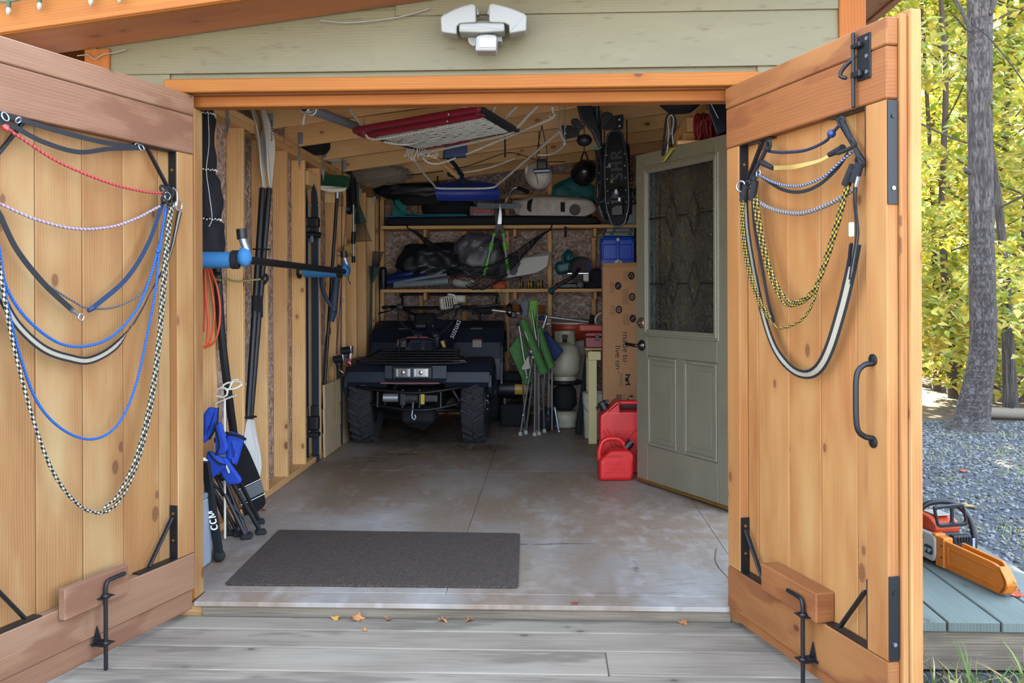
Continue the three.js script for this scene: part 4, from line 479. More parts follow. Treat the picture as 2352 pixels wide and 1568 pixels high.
// ---------------------------------------------------------------- chainsaw
{
  const p = onLevel(2143, 1283, -0.05), o = thing('chainsaw', 'chainsaw with orange bar cover lying on the landing deck', 'chainsaw', [p.x + 0.045, -0.05, p.z + 0.1], -77 * Math.PI / 180); o.scale.setScalar(1.08);
  const org = pm(0xb03a14, 0.4), wht = pm(0x9a9892, 0.45), blk = M.black, cov = std({ map: noiseTex([198, 112, 22], [176, 94, 16], 10, 3, 21), roughness: 0.5 });
  part('crankcase', [rbox(0.22, 0.12, 0.13, 0.02, -0.12, 0.075, 0), rbox(0.05, 0.1, 0.12, 0.012, 0.0, 0.07, 0.0), rbox(0.18, 0.02, 0.10, 0.008, -0.12, 0.012, 0)], blk, o);
  const hood = part('engine_hood', T(ext([[-0.24, 0.12, 0.02], [-0.03, 0.12, 0.01], [-0.02, 0.16, 0.02], [-0.08, 0.195, 0.04], [-0.2, 0.19, 0.04], [-0.25, 0.16, 0.03]], 0.12, { b: 0.012, round: 0.02 }), 0, 0, 0), org, o);
  part('badge', rbox(0.09, 0.006, 0.07, 0.003, -0.1, 0.197, 0.0), wht, hood);
  const cc = part('clutch_cover', T(ext([[-0.2, 0.03], [0.0, 0.02], [0.015, 0.05], [0.015, 0.125], [-0.01, 0.135], [-0.2, 0.135]], 0.028, { b: 0.006, round: 0.014 }), 0, 0, 0.079), wht, o);
  part('lettering', T(text('STIHL', 0.016), -0.085, 0.112, 0.0928), blk, cc); part('nut_recess', T(ext([[-0.055, 0.048], [0.002, 0.048], [0.002, 0.085], [-0.055, 0.085]], 0.004, { b: 0.001, round: 0.016 }), 0, 0, 0.0935), blk, cc); for (const x of [-0.04, -0.013]) part('bar_nut', cyl([x, 0.066, 0.094], [x, 0.066, 0.102], 0.0095, 0.0095, 6), M.steel, cc);
  part('muffler', [rbox(0.035, 0.075, 0.085, 0.006, 0.035, 0.1, -0.01), ...[0, 1, 2, 3, 4].map((k) => T(bb(0.006, 0.022, 0.009), 0.054, 0.122, -0.042 + k * 0.013))], pm(0x26282c, 0.4, 0.6), o); part('muffler_plate', rbox(0.006, 0.08, 0.012, 0.002, 0.054, 0.085, -0.058), M.zinc, o); part('bumper_spikes', [0, 1, 2, 3].map((k) => T(new THREE.ConeGeometry(0.008, 0.02, 6), 0.055, 0.04 + k * 0.02, 0.055, 0, 0, -Math.PI / 2)), M.steel, o);
  // hand guard: a frame with two openings
  part('hand_guard', T(ext([[-0.085, 0], [0.065, 0], [0.095, 0.095], [-0.055, 0.1]].map(([a, b]) => [a, b, 0.018]), 0.012, { b: 0.004, round: 0.018, holes: [[[-0.068, 0.018], [-0.012, 0.018], [-0.006, 0.082], [-0.05, 0.084]], [[0.002, 0.018], [0.058, 0.018], [0.078, 0.08], [0.008, 0.082]]], hround: 0.01 }), 0.01, 0.165, 0.015, -0.1, -Math.PI / 2 + 0.05, 0), blk, o);
  part('front_handle', tube([[-0.02, 0.02, -0.1], [-0.015, 0.09, -0.115], [-0.03, 0.19, -0.1], [-0.06, 0.245, -0.05], [-0.09, 0.245, 0.03], [-0.11, 0.21, 0.075], [-0.13, 0.15, 0.085], [-0.15, 0.12, 0.08]], 0.0125, { n: 60, k: 12 }), blk, o);
  part('rear_handle', tube([[-0.2, 0.16, 0], [-0.27, 0.17, 0], [-0.37, 0.14, 0], [-0.4, 0.09, 0], [-0.38, 0.04, 0], [-0.3, 0.02, 0], [-0.2, 0.03, 0]], 0.017, { n: 50, k: 12 }), blk, o);
  part('guide_bar', ext([[0, 0.04], [0.38, 0.045], [0.40, 0.07], [0.38, 0.095], [0, 0.10]], 0.006, { b: 0.001, round: 0.02 }).translate(0, 0, 0.06), M.steel, o);
  const c = part('bar_cover', [T(ext([[0.02, 0.012, 0.006], [0.395, 0.008, 0.05], [0.425, 0.06, 0.05], [0.375, 0.116, 0.045], [0.02, 0.126, 0.006]], 0.014, { b: 0.004, round: 0.02 }), 0, 0, 0.075), T(ext([[0.15, 0.085], [0.385, 0.06], [0.425, 0.06], [0.36, 0.125], [0.12, 0.133]], 0.012, { b: 0.003, round: 0.012 }), 0, 0, 0.047), T(ext([[0.02, 0.012, 0.006], [0.395, 0.008, 0.05], [0.424, 0.06, 0.05], [0.40, 0.022], [0.02, 0.026]], 0.04, { b: 0.003, round: 0.01 }), 0, 0, 0.06), T(ext([[0.37, 0.01, 0.01], [0.398, 0.012, 0.03], [0.424, 0.06, 0.03], [0.378, 0.114, 0.02], [0.362, 0.108, 0.005], [0.404, 0.058, 0.02]], 0.042, { b: 0.003, round: 0.01 }), 0, 0, 0.061)], cov, o);
  part('cover_collar', [rbox(0.055, 0.125, 0.045, 0.006, 0.035, 0.072, 0.064), rbox(0.03, 0.05, 0.05, 0.006, 0.0, 0.115, 0.064)], cov, c);
  for (const [x0, y0, x1, y1] of [[0.085, 0.105, 0.085, 0.032], [0.085, 0.032, 0.2, 0.03], [0.1, 0.1, 0.35, 0.092], [0.1, 0.04, 0.36, 0.034]]) part('moulded_rib', cyl([x0, y0, 0.082], [x1, y1, 0.082], 0.0022, 0.0022, 6), cov, c); part('slot', [rbox(0.012, 0.008, 0.003, 0.001, 0.05, 0.1, 0.087), rbox(0.012, 0.008, 0.003, 0.001, 0.05, 0.052, 0.087)], pm(0x6a3410, 0.8), c);
}
// ---------------------------------------------------------------- floodlight, string lights and cable on the gable
{
  const c = at(1115, 60, DF - 0.09).setZ(-DF + 0.005), o = thing('floodlight', 'white twin-head motion floodlight on the green siding', 'light', c), k = 0.000168, q = (l) => l.map(([x, y, r]) => [(x - 1170) * k, -(y - 560) * k, r]);
  const wh = pm(0x787770, 0.35);
  const hd = [[[190, 390], [240, 340, 0.01], [560, 180, 0.03], [890, 95], [970, 140], [975, 525], [620, 540, 0.004], [560, 600, 0.004], [555, 775], [210, 720]], [[1250, 140], [1320, 95], [1700, 190, 0.03], [2040, 340, 0.01], [2085, 390], [2070, 720], [1700, 772], [1690, 590, 0.004], [1600, 545, 0.004], [1260, 525]]];
  hd.forEach((l, i) => { const h = part('lamp_head', T(ext(q(l), 0.075, { b: 0.007, round: 0.008, bs: 3 }), 0, 0, 0.075), wh, o); part('hinge_tab', T(ext(q(i ? [[1205, 300], [1225, 190], [1255, 150], [1255, 310]] : [[1030, 300], [1005, 190], [975, 150], [975, 310]]), 0.03, { b: 0.002 }), 0, 0, 0.07), wh, h); });
  part('cross_tube', cyl([(960 - 1170) * k, (560 - 450) * k, 0.05], [(1270 - 1170) * k, (560 - 450) * k, 0.05], 0.0125), wh, o);
  part('body', [T(ext(q([[605, 590], [640, 555], [1100, 545], [1570, 560], [1600, 590], [1600, 745], [1100, 772], [605, 745]]), 0.08, { b: 0.008, round: 0.008, bs: 3 }), 0, 0, 0.085), rbox(0.12, 0.05, 0.06, 0.008, 0, -0.028, 0.03), rbox(0.03, 0.05, 0.05, 0.004, 0, -0.05, 0.05)], wh, o);
  part('bracket', T(ext(q([[760, 770], [1520, 770], [1535, 880], [1440, 870], [1300, 800], [970, 830], [930, 970], [880, 965], [790, 890]]), 0.012, { b: 0.002, round: 0.006 }), 0, 0, 0.06), wh, o);
  const s = part('sensor', T(ext(q([[965, 1180], [985, 870], [1080, 830], [1230, 820], [1400, 840], [1440, 880], [1425, 1190]]), 0.075, { b: 0.006, round: 0.008 }), 0, 0, 0.10), wh, o); part('sensor_lens', T(ext(q([[1055, 1105], [1060, 905], [1420, 915], [1410, 1115]]), 0.006, { b: 0.002, round: 0.006 }), 0, 0, 0.1385), pm(0xb8bfc8, 0.3), s);
}
{
  const o = thing('string_lights', 'string of pale bulbs along the orange fascia board', 'lights'), D = 3.105, wire = [[-80, 2], [0, 4], [20, 4], [60, -4], [92, -6], [150, -12], [209, -18], [275, -24], [400, -40]].map(([x, y]) => at(x, y, D));
  part('wire', tube(wire, 0.004), pm(0x3a4a30, 0.7), o);
  for (const [x, y] of [[20, 24], [91, 13], [209, 3], [275, -4], [-40, 32]]) { const p = at(x, y, D + 0.0); const b = part('bulb', lathe([[0, -0.018], [0.006, -0.014], [0.0095, -0.003], [0.008, 0.006], [0.006, 0.012]], 14).translate(p.x, p.y, p.z), pm(0x8a7e6c, 0.25), o); part('socket', cyl([p.x, p.y + 0.01, p.z], [p.x, p.y + 0.035, p.z], 0.0075), pm(0x2c3c28, 0.6), b); }
  single('cable', tube([[735, 47], [800, 52], [900, 42], [960, 28], [985, 20]].map(([x, y]) => at(x, y, DF - 0.012)), 0.0022), pm(0x7c7c76, 0.5), 'thin white cable running along the siding under the eave', 'cable');
  single('cable', tube([[178, 128], [205, 126], [215, 138], [235, 126], [262, 121], [288, 114]].map(([x, y]) => at(x, y, DF - 0.012)), 0.0022), pm(0x7c7c76, 0.5), 'white cable end curling out at the left end of the eave', 'cable');
}
// ---------------------------------------------------------------- quad bike
{
  const o = thing('quad_bike', 'black and navy quad bike with winch and racks parked at the back of the shed', 'quad bike', [-1.02, 0, -7.2]);
  const pl = std({ map: noiseTex([32, 41, 58], [22, 28, 40], 30, 3, 15), roughness: 0.42 }), fr = pm(0x141518, 0.4, 0.3), ti = std({ map: noiseTex([56, 57, 60], [34, 35, 38], 40, 3, 17), roughness: 0.95 }), rimM = pm(0x3a3e46, 0.4, 0.6);
  const sheet = (prof, x0, x1, t) => { const n = prof.length, up = [], dn = []; for (let i = 0; i < n; i++) { const a = prof[Math.max(0, i - 1)], b = prof[Math.min(n - 1, i + 1)], L = Math.hypot(b[0] - a[0], b[1] - a[1]), nx = -(b[1] - a[1]) / L * t / 2, ny = (b[0] - a[0]) / L * t / 2; up.push([prof[i][0] + nx, prof[i][1] + ny]); dn.unshift([prof[i][0] - nx, prof[i][1] - ny]); } return T(ext([...up, ...dn], x1 - x0, { b: 0.004 }), (x0 + x1) / 2, 0, 0, 0, -Math.PI / 2); };
  // wheels
  const wheel = (x, z, r, w) => {
    const t = part('tyre', [T(lathe([[r * 0.52, -w * 0.36], [r * 0.6, -w * 0.46], [r * 0.86, -w * 0.5], [r * 0.955, -w * 0.4], [r * 0.97, -w * 0.15], [r * 0.97, w * 0.15], [r * 0.955, w * 0.4], [r * 0.86, w * 0.5], [r * 0.6, w * 0.46], [r * 0.52, w * 0.36]], 40), x, r, z, 0, 0, Math.PI / 2), ...Array.from({ length: 44 }, (_, k) => { const s = k % 2 ? 1 : -1, a = k / 44 * 6.2832, g = T(bb(w * 0.52, 0.03, 0.024, { b: 0.004 }), s * w * 0.24, r * 0.975, 0, 0, s * 0.55, -s * 0.12); return g.rotateX(a).translate(x, r, z); })], ti, o);
    const s = x > 0 ? 1 : -1; const rm = part('wheel_rim', [T(lathe([[0, 0.03], [r * 0.2, 0.03], [r * 0.24, 0.012], [r * 0.42, 0.004], [r * 0.5, 0.03], [r * 0.55, 0.034], [r * 0.54, 0.02]], 28), x + s * w * 0.36, r, z, 0, 0, -s * Math.PI / 2), T(lathe([[0, 0], [r * 0.5, 0.01], [r * 0.54, -0.02]], 28), x - s * w * 0.3, r, z, 0, 0, s * Math.PI / 2)], rimM, o); part('hub_cap', cyl([x + s * w * 0.36, r, z], [x + s * (w * 0.36 + 0.045), r, z], 0.03, 0.024), M.black, rm);
    for (let k = 0; k < 4; k++) { const a = k * 1.5708 + 0.4, yy = r + Math.sin(a) * 0.055, zz = z + Math.cos(a) * 0.055; part('lug_nut', cyl([x + s * w * 0.36, yy, zz], [x + s * (w * 0.36 + 0.038), yy, zz], 0.009, 0.009, 6), M.steel, rm); }
  };
  wheel(-0.457, 0, 0.31, 0.185); wheel(0.415, 0, 0.31, 0.185); wheel(-0.43, -1.18, 0.30, 0.25); wheel(0.43, -1.18, 0.30, 0.25);
  // chassis, arms, engine
  part('chassis', [rbox(0.3, 0.18, 1.2, 0.04, 0, 0.34, -0.6), rbox(0.26, 0.14, 0.3, 0.04, -0.01, 0.24, 0.1), cyl([-0.06, 0.22, 0.14], [0.02, 0.16, 0.05], 0.09, 0.07), rbox(0.34, 0.3, 0.5, 0.05, 0, 0.5, -0.6)], M.blackMatt, o);
  for (const s of [-1, 1]) part('suspension_arm', [cyl([s * 0.1, 0.26, 0.1], [s * 0.37, 0.25, 0], 0.016), cyl([s * 0.1, 0.26, -0.12], [s * 0.37, 0.25, 0], 0.016), cyl([s * 0.12, 0.6, 0.02], [s * 0.32, 0.28, 0.02], 0.028), cyl([s * 0.1, 0.3, -1.18], [s * 0.36, 0.3, -1.18], 0.022)], fr, o);
  // front fenders and hood
  const front = [[0.25, 0.46], [0.28, 0.50], [0.26, 0.57], [0.18, 0.625], [0.05, 0.655], [-0.12, 0.66], [-0.27, 0.6], [-0.34, 0.48], [-0.36, 0.38]];
  for (const s of [-1, 1]) { const f = part('front_fender', [sheet(front, s > 0 ? 0.2 : -0.56, s > 0 ? 0.55 : -0.24, 0.014), sheet(front.map(([z, y]) => [z * 0.96, y - 0.035]), s > 0 ? 0.54 : -0.575, s > 0 ? 0.565 : -0.55, 0.05)], pl, o); part('fender_decal', [T(bb(0.1, 0.001, 0.05), s * 0.30, 0.668, 0.02, 0.1), T(bb(0.1, 0.001, 0.03), s * 0.30, 0.652, 0.13, 0.3)], pm(0xc4c4c0, 0.5), f); }
  part('hood', [sheet([[0.27, 0.49], [0.29, 0.53], [0.27, 0.62], [0.2, 0.65], [0.0, 0.68], [-0.2, 0.73]], -0.26, 0.22, 0.016), rbox(0.34, 0.1, 0.06, 0.02, -0.03, 0.52, 0.25)], pl, o);
  const bz = part('headlight_bezel', rbox(0.31, 0.10, 0.08, 0.012, -0.043, 0.572, 0.27), M.black, o);
  for (const x of [-0.112, 0.026]) { const h = part('headlight', [rbox(0.118, 0.072, 0.02, 0.006, x, 0.574, 0.308)], std({ color: 0xb4b8bc, roughness: 0.16, metalness: 0.9 }), bz); part('headlight_lens', rbox(0.121, 0.075, 0.006, 0.003, x, 0.574, 0.322), new THREE.MeshPhysicalMaterial({ transmission: 1, thickness: 0, roughness: 0.02, color: 0xffffff }), h); part('lamp_bulb', ball(0.017, x, 0.575, 0.317, 1, 1, 0.3), M.chrome, h); part('reflector_step', [box(x - 0.05, x - 0.036, 0.545, 0.603, 0.316, 0.319), box(x + 0.036, x + 0.05, 0.545, 0.603, 0.316, 0.319)], M.steel, h); }
  part('number_strip', box(-0.29, 0.165, 0.486, 0.498, 0.285, 0.30), pm(0x8a5a52, 0.6), o);
  // nose cover with vents, instruments
  const ns = part('nose_cover', T(ext([[-0.16, 0], [0.1, 0], [0.075, 0.09], [-0.1, 0.1]], 0.16, { b: 0.01, round: 0.02 }), -0.01, 0.7, -0.16, -0.35), pl, o); for (let k = 0; k < 3; k++) for (const [a, b] of [[-0.11, -0.03], [0.0, 0.075]]) part('vent_slot', box(a, b, 0.727 + k * 0.02, 0.736 + k * 0.02, -0.085 - k * 0.012, -0.06 - k * 0.006), M.blackMatt, ns);
  part('front_loop', tube([[-0.2, 0.69, -0.02], [-0.195, 0.77, -0.05], [-0.16, 0.815, -0.06], [0.05, 0.815, -0.06], [0.085, 0.77, -0.05], [0.09, 0.69, -0.02]], 0.011, { n: 60 }), fr, o);
  for (const [a, b] of [[-0.14, -0.05], [-0.04, 0.03]]) part('warning_strip', box(a, b, 0.822, 0.832, -0.062, -0.048), pm(0x9a3a34, 0.6), o);
  part('instrument_pod', [T(rbox(0.19, 0.15, 0.12, 0.03), -0.04, 0.93, -0.42, -0.5), rbox(0.2, 0.08, 0.1, 0.03, -0.04, 0.83, -0.4)], M.black, o);
  // front rack
  const ry = 0.70, R = 0.0095; part('front_rack', [tube([[-0.36, ry + 0.02, -0.1], [-0.385, ry, 0.2], [-0.43, ry - 0.05, 0.30], [0.34, ry - 0.05, 0.30], [0.30, ry, 0.2], [0.28, ry + 0.02, -0.1]], R, { n: 90 }), ...[0.27, 0.2, 0.1, 0.0].map((z, k) => cyl([-0.40 + k * 0.012, ry - 0.035 + k * 0.013, z], [0.32 - k * 0.012, ry - 0.035 + k * 0.013, z], 0.007)), ...[-0.22, -0.03, 0.14].map((x) => cyl([x, ry + 0.012, -0.08], [x, ry - 0.05, 0.3], 0.007)), cyl([-0.2, 0.56, 0.22], [-0.2, ry - 0.04, 0.26], 0.012), cyl([0.12, 0.56, 0.22], [0.12, ry - 0.04, 0.26], 0.012), cyl([-0.36, ry + 0.02, -0.1], [0.28, ry + 0.02, -0.1], R)], fr, o);
  // bumper with winch
  part('bumper', [tube([[-0.53, 0.46, 0.08], [-0.5, 0.462, 0.24], [-0.3, 0.445, 0.33], [0, 0.425, 0.36], [0.25, 0.45, 0.33], [0.42, 0.475, 0.22], [0.45, 0.475, 0.1]], 0.0125, { n: 80 }), tube([[-0.5, 0.345, 0.16], [-0.36, 0.33, 0.29], [-0.1, 0.3, 0.36], [0.1, 0.3, 0.36], [0.3, 0.335, 0.3], [0.37, 0.35, 0.2]], 0.0125, { n: 80 }), ...[[-0.31, 0.315], [-0.11, 0.35], [0.02, 0.36], [0.18, 0.345]].map(([x, z]) => cyl([x, 0.45, z - 0.02], [x, 0.31, z], 0.012)), cyl([-0.15, 0.3, 0.34], [-0.12, 0.26, 0.1], 0.012), cyl([0.15, 0.3, 0.34], [0.12, 0.26, 0.1], 0.012)], fr, o);
  const w = part('winch', [cyl([-0.1, 0.38, 0.31], [0.02, 0.38, 0.31], 0.035), rbox(0.05, 0.1, 0.09, 0.01, -0.11, 0.375, 0.31), rbox(0.05, 0.1, 0.09, 0.01, 0.03, 0.375, 0.31), rbox(0.12, 0.06, 0.08, 0.01, 0.1, 0.38, 0.3)], M.black, o); part('winch_motor', cyl([-0.26, 0.385, 0.325], [-0.145, 0.385, 0.325], 0.034), M.silver, w); part('cable_drum', Array.from({ length: 7 }, (_, k) => T(new THREE.TorusGeometry(0.036, 0.006, 6, 18), -0.085 + k * 0.014, 0.38, 0.31, 0, Math.PI / 2)), pm(0x53565c, 0.5, 0.5), w); part('winch_label', box(0.03, 0.06, 0.34, 0.42, 0.357, 0.361), pm(0xb8a428, 0.5), w); part('winch_hook', tube([[-0.03, 0.345, 0.345], [-0.03, 0.29, 0.375], [-0.035, 0.25, 0.38], [-0.02, 0.225, 0.38], [-0.005, 0.24, 0.38], [-0.01, 0.26, 0.38]], 0.0075), M.zinc, w);
  // steering, tank, seat
  part('handlebar', [tube([[-0.44, 1.055, -0.62], [-0.3, 1.06, -0.55], [-0.15, 1.0, -0.5], [-0.04, 0.97, -0.48], [0.08, 1.0, -0.5], [0.24, 1.06, -0.55], [0.38, 1.055, -0.62]], 0.0115, { n: 60 }), cyl([-0.04, 0.97, -0.48], [-0.04, 0.6, -0.2], 0.022)], fr, o);
  for (const s of [-1, 1]) { const x = s < 0 ? -0.44 : 0.38; part('hand_grip', cyl([x - s * 0.01, 1.056, -0.615], [x + s * 0.09 - s * 0.14, 1.06, -0.57], 0.018), M.rubber, o); const c = part('lever_mount', [rbox(0.06, 0.05, 0.05, 0.012, x - s * 0.16, 1.06, -0.545)], M.black, o); part('brake_lever', tube([[x - s * 0.15, 1.055, -0.51], [x - s * 0.08, 1.03, -0.5], [x + s * 0.01, 1.01, -0.53], [x + s * 0.02, 1.005, -0.54]], 0.007), M.black, c); part('brake_cable', tube([[x - s * 0.16, 1.05, -0.5], [x - s * 0.18, 0.95, -0.38], [-0.1 * -s, 0.84, -0.3], [-0.02, 0.76, -0.25]], 0.006), M.rubber, c); }
  part('fuel_tank', [T(ext([[-0.3, 0.7, 0.03], [-0.28, 0.86, 0.06], [-0.55, 0.92, 0.05], [-0.8, 0.86, 0.04], [-0.8, 0.68, 0.02]], 0.24, { b: 0.03, round: 0.04, bs: 4 }), -0.02, 0, 0, 0, -Math.PI / 2)], pl, o);
  for (const s of [-1, 1]) { const sh = part('tank_shroud', T(ext([[-0.16, 0.62, 0.02], [-0.2, 0.78, 0.03], [-0.45, 0.97, 0.04], [-0.72, 0.93, 0.03], [-0.7, 0.62, 0.02]], 0.02, { b: 0.006, round: 0.03 }), s * 0.17, 0, 0, 0, -Math.PI / 2 + s * 0.5), pl, o); if (s > 0) { part('lettering', T(text('SUZUKI', 0.034, 0.0015), 0.215, 0.875, -0.43, -0.2, 0.28, 1.12), pm(0xb0b4ba, 0.5), sh); part('fuel_decal', T(bb(0.025, 0.06, 0.001), 0.135, 0.76, -0.22, 0, 0.3, 0.4), pm(0xb08a20, 0.5), sh); } }
  part('seat', T(ext([[-0.62, 0.84, 0.03], [-0.66, 0.93, 0.03], [-0.85, 0.885, 0.06], [-1.1, 0.9, 0.05], [-1.35, 0.93, 0.04], [-1.35, 0.8, 0.02], [-0.7, 0.78, 0.02]], 0.3, { b: 0.03, round: 0.04, bs: 4 }), 0, 0, 0, 0, -Math.PI / 2), M.blackMatt, o);
  // rear fenders and rack
  const rear = [[-0.72, 0.42], [-0.74, 0.6], [-0.78, 0.74], [-0.88, 0.86], [-1.05, 0.92], [-1.3, 0.9], [-1.45, 0.8], [-1.48, 0.66]];
  for (const s of [-1, 1]) { const f = part('rear_fender', [sheet(rear, s > 0 ? 0.16 : -0.56, s > 0 ? 0.58 : -0.16, 0.014), sheet(rear.map(([z, y]) => [z * 0.985 - 0.01, y - 0.04]), s > 0 ? 0.575 : -0.58, s > 0 ? 0.6 : -0.555, 0.07)], pl, o); part('warning_label', T(bb(0.08, 0.07, 0.0012), s > 0 ? 0.37 : -0.3, 0.735, -0.762, -0.35), pm(0x9a948a, 0.6), f); part('label_stripe', T(bb(0.08, 0.014, 0.0014), s > 0 ? 0.37 : -0.3, 0.765, -0.772, -0.35), pm(0x9a4238, 0.6), f); part('fender_decal', Array.from({ length: 9 }, (_, k) => T(bb(0.006, 0.022, 0.001), (s > 0 ? 0.31 : -0.34) + k * 0.0115, 0.862, -0.868, -0.8, 0, -0.35)), pm(0x8e9298, 0.5), f); part('foot_well', [sheet([[-0.28, 0.44], [-0.36, 0.32], [-0.66, 0.3], [-0.74, 0.44]], s > 0 ? 0.2 : -0.56, s > 0 ? 0.56 : -0.2, 0.016)], pl, f); }
  part('reservoir', cyl([0.13, 0.72, -0.3], [0.13, 0.79, -0.3], 0.03), M.black, o);
  part('rear_rack', [tube([[-0.42, 1.04, -0.95], [-0.42, 1.04, -1.45], [0.5, 1.04, -1.45], [0.5, 1.04, -0.95]], 0.011, { n: 60 }), ...[-0.95, -1.08, -1.2, -1.32, -1.44].map((z) => cyl([-0.42, 1.04, z], [0.5, 1.04, z], 0.009)), tube([[-0.40, 1.04, -1.42], [-0.40, 1.13, -1.44], [-0.36, 1.165, -1.44], [0.46, 1.165, -1.44], [0.5, 1.13, -1.44], [0.5, 1.04, -1.42]], 0.011, { n: 60 }), ...[-0.3, 0.36].map((x) => cyl([x, 0.88, -1.2], [x, 1.04, -1.2], 0.013))], fr, o);
}
{ // string trimmer lying across the rack
  const p0 = at(1030, 694, 8.12), o = thing('string_trimmer', 'string trimmer with beige engine lying across the quad bike rack', 'trimmer');
  const P = (x, y, d) => at(x, y, d); part('engine_cover', [T(rbox(0.17, 0.12, 0.12, 0.025), p0.x, p0.y + 0.0, p0.z, 0, 0.2, 0.15), T(rbox(0.1, 0.07, 0.1, 0.02), p0.x + 0.1, p0.y + 0.03, p0.z, 0, 0.2, 0)], pm(0xc8c2ac, 0.5), o);
  for (let k = 0; k < 6; k++) part('grille_bar', T(bb(0.008, 0.085, 0.01), p0.x - 0.055 + k * 0.02, p0.y, p0.z + 0.064, 0, 0.2, 0.15), M.blackMatt, o); part('starter_handle', tube([P(1030, 676, 8.05), P(1042, 678, 8.03), P(1048, 688, 8.03)], 0.01), M.white, o);
  part('shaft', cyl(P(1050, 702, 8.1), P(1392, 744, 8.2), 0.0125), pm(0xb4b6b4, 0.35, 0.7), o); part('boom_guard', cyl(P(1060, 712, 8.05), P(1150, 698, 8.05), 0.012), M.black, o); part('hip_pad', cyl(P(1085, 712, 8.1), P(1130, 714, 8.1), 0.035, 0.03), M.blackMatt, o);
  const lp = part('loop_handle', [T(new THREE.TorusGeometry(0.05, 0.012, 8, 24), ...P(1170, 712, 8.14).toArray(), 0, 1.2)], M.black, o); part('handle_clamp', T(rbox(0.05, 0.06, 0.05, 0.012), ...P(1180, 722, 8.14).toArray()), M.black, lp); part('cutter_head', [cyl(P(1385, 738, 8.2), P(1400, 752, 8.2), 0.05, 0.04)], M.black, o); part('yellow_cord', tube([P(1140, 668, 8.15), P(1150, 680, 8.2), P(1151, 700, 8.2)], 0.004), pm(0xb89a30, 0.6), o);
}
// ---------------------------------------------------------------- mat and things along the left wall
{
  const m = std({ map: dataTex(512, 512, (u, v) => { const n = vnoise(u * 256, v * 170, 256, 170, 131) * 0.6 + vnoise(u * 90, v * 200, 90, 200, 132) * 0.4; let c = mix([30, 23, 18], [93, 78, 66], n); return mix(c, [150, 120, 96], vnoise(u * 200, v * 200, 200, 200, 135) > 0.985 ? 0.8 : 0); }), bumpMap: dataTex(256, 256, (u, v) => { const n = vnoise(u * 128, v * 90, 128, 90, 131) * 255; return [n, n, n]; }, false), bumpScale: 0.004, roughness: 0.98 });
  const g = ext([[-1.335, 3.64], [-0.135, 3.641], [-0.154, 4.446], [-1.364, 4.475]].map(([x, d]) => [x, d, 0.025]), 0.009, { b: 0.003, round: 0.025 }); g.rotateX(-Math.PI / 2).translate(0, 0.0052, 0); const uv = g.attributes.uv; for (let i = 0; i < uv.count; i++) uv.setXY(i, uv.getX(i) * 1.6, uv.getY(i) * 1.6);
  single('door_mat', g, m, 'dark grey brown carpet mat on the floor inside the doorway', 'mat');
}
const P = at;
{ // garment bag tied with cord
  const o = thing('hanging_bag', 'long black fabric bag tied with white cord hanging inside the left jamb', 'bag'), c = P(465, 430, 4.16), prof = [[250, 28], [262, 26], [275, 30], [330, 29], [385, 32], [395, 30], [410, 38], [450, 44], [500, 42], [505, 38], [515, 46], [560, 50], [600, 49], [614, 34]];
  const pos = [], idx = [], N = 36, cl = []; prof.forEach(([y, r]) => cl.push(V(r * 4.16 / 2080, P(465, y, 4.16).y, 0))); const cv = new THREE.CatmullRomCurve3(cl); const J = 70; for (let j = 0; j <= J; j++) { const q = cv.getPoint(j / J); for (let i = 0; i <= N; i++) { const a = i / N * 6.2832, k = 1 + 0.05 * Math.sin(a * 5 + j * 0.4) + 0.04 * Math.sin(a * 3 - j * 0.9); pos.push(c.x + Math.cos(a) * q.x * k, q.y, c.z + Math.sin(a) * q.x * 0.8 * k); } }
  for (let j = 0; j < J; j++) for (let i = 0; i < N; i++) { const a = j * (N + 1) + i, b = a + N + 1; idx.push(a, a + 1, b, b, a + 1, b + 1); } const g = new THREE.BufferGeometry(); g.setAttribute('position', new THREE.Float32BufferAttribute(pos, 3)); g.setIndex(idx); g.computeVertexNormals(); part('bag_body', g, std({ color: 0x14161c, roughness: 0.8, side: THREE.DoubleSide }), o);
  for (const [y, r] of [[264, 27], [393, 31], [506, 40]]) { const q = P(465, y, 4.16), R = r * 0.002 + 0.004; part('tie_cord', Array.from({ length: 16 }, (_, k) => { const a = -1.0 + k * 0.17; return ball(0.0042, c.x + Math.cos(a) * R, q.y + 0.004 * (k % 2), c.z + Math.sin(a) * -R * 0.8 * -1, 1, 1, 1, 8); }), M.white, o); } part('draw_cord', tube([P(478, 256, 4.08), P(480, 330, 4.08), P(474, 390, 4.07), P(480, 440, 4.06), P(487, 500, 4.06), P(480, 520, 4.06)], 0.0016), M.white, o); part('hang_hook', tube([P(470, 236, 4.16), P(468, 246, 4.16), P(470, 252, 4.16)], 0.006), M.steel, o);
}
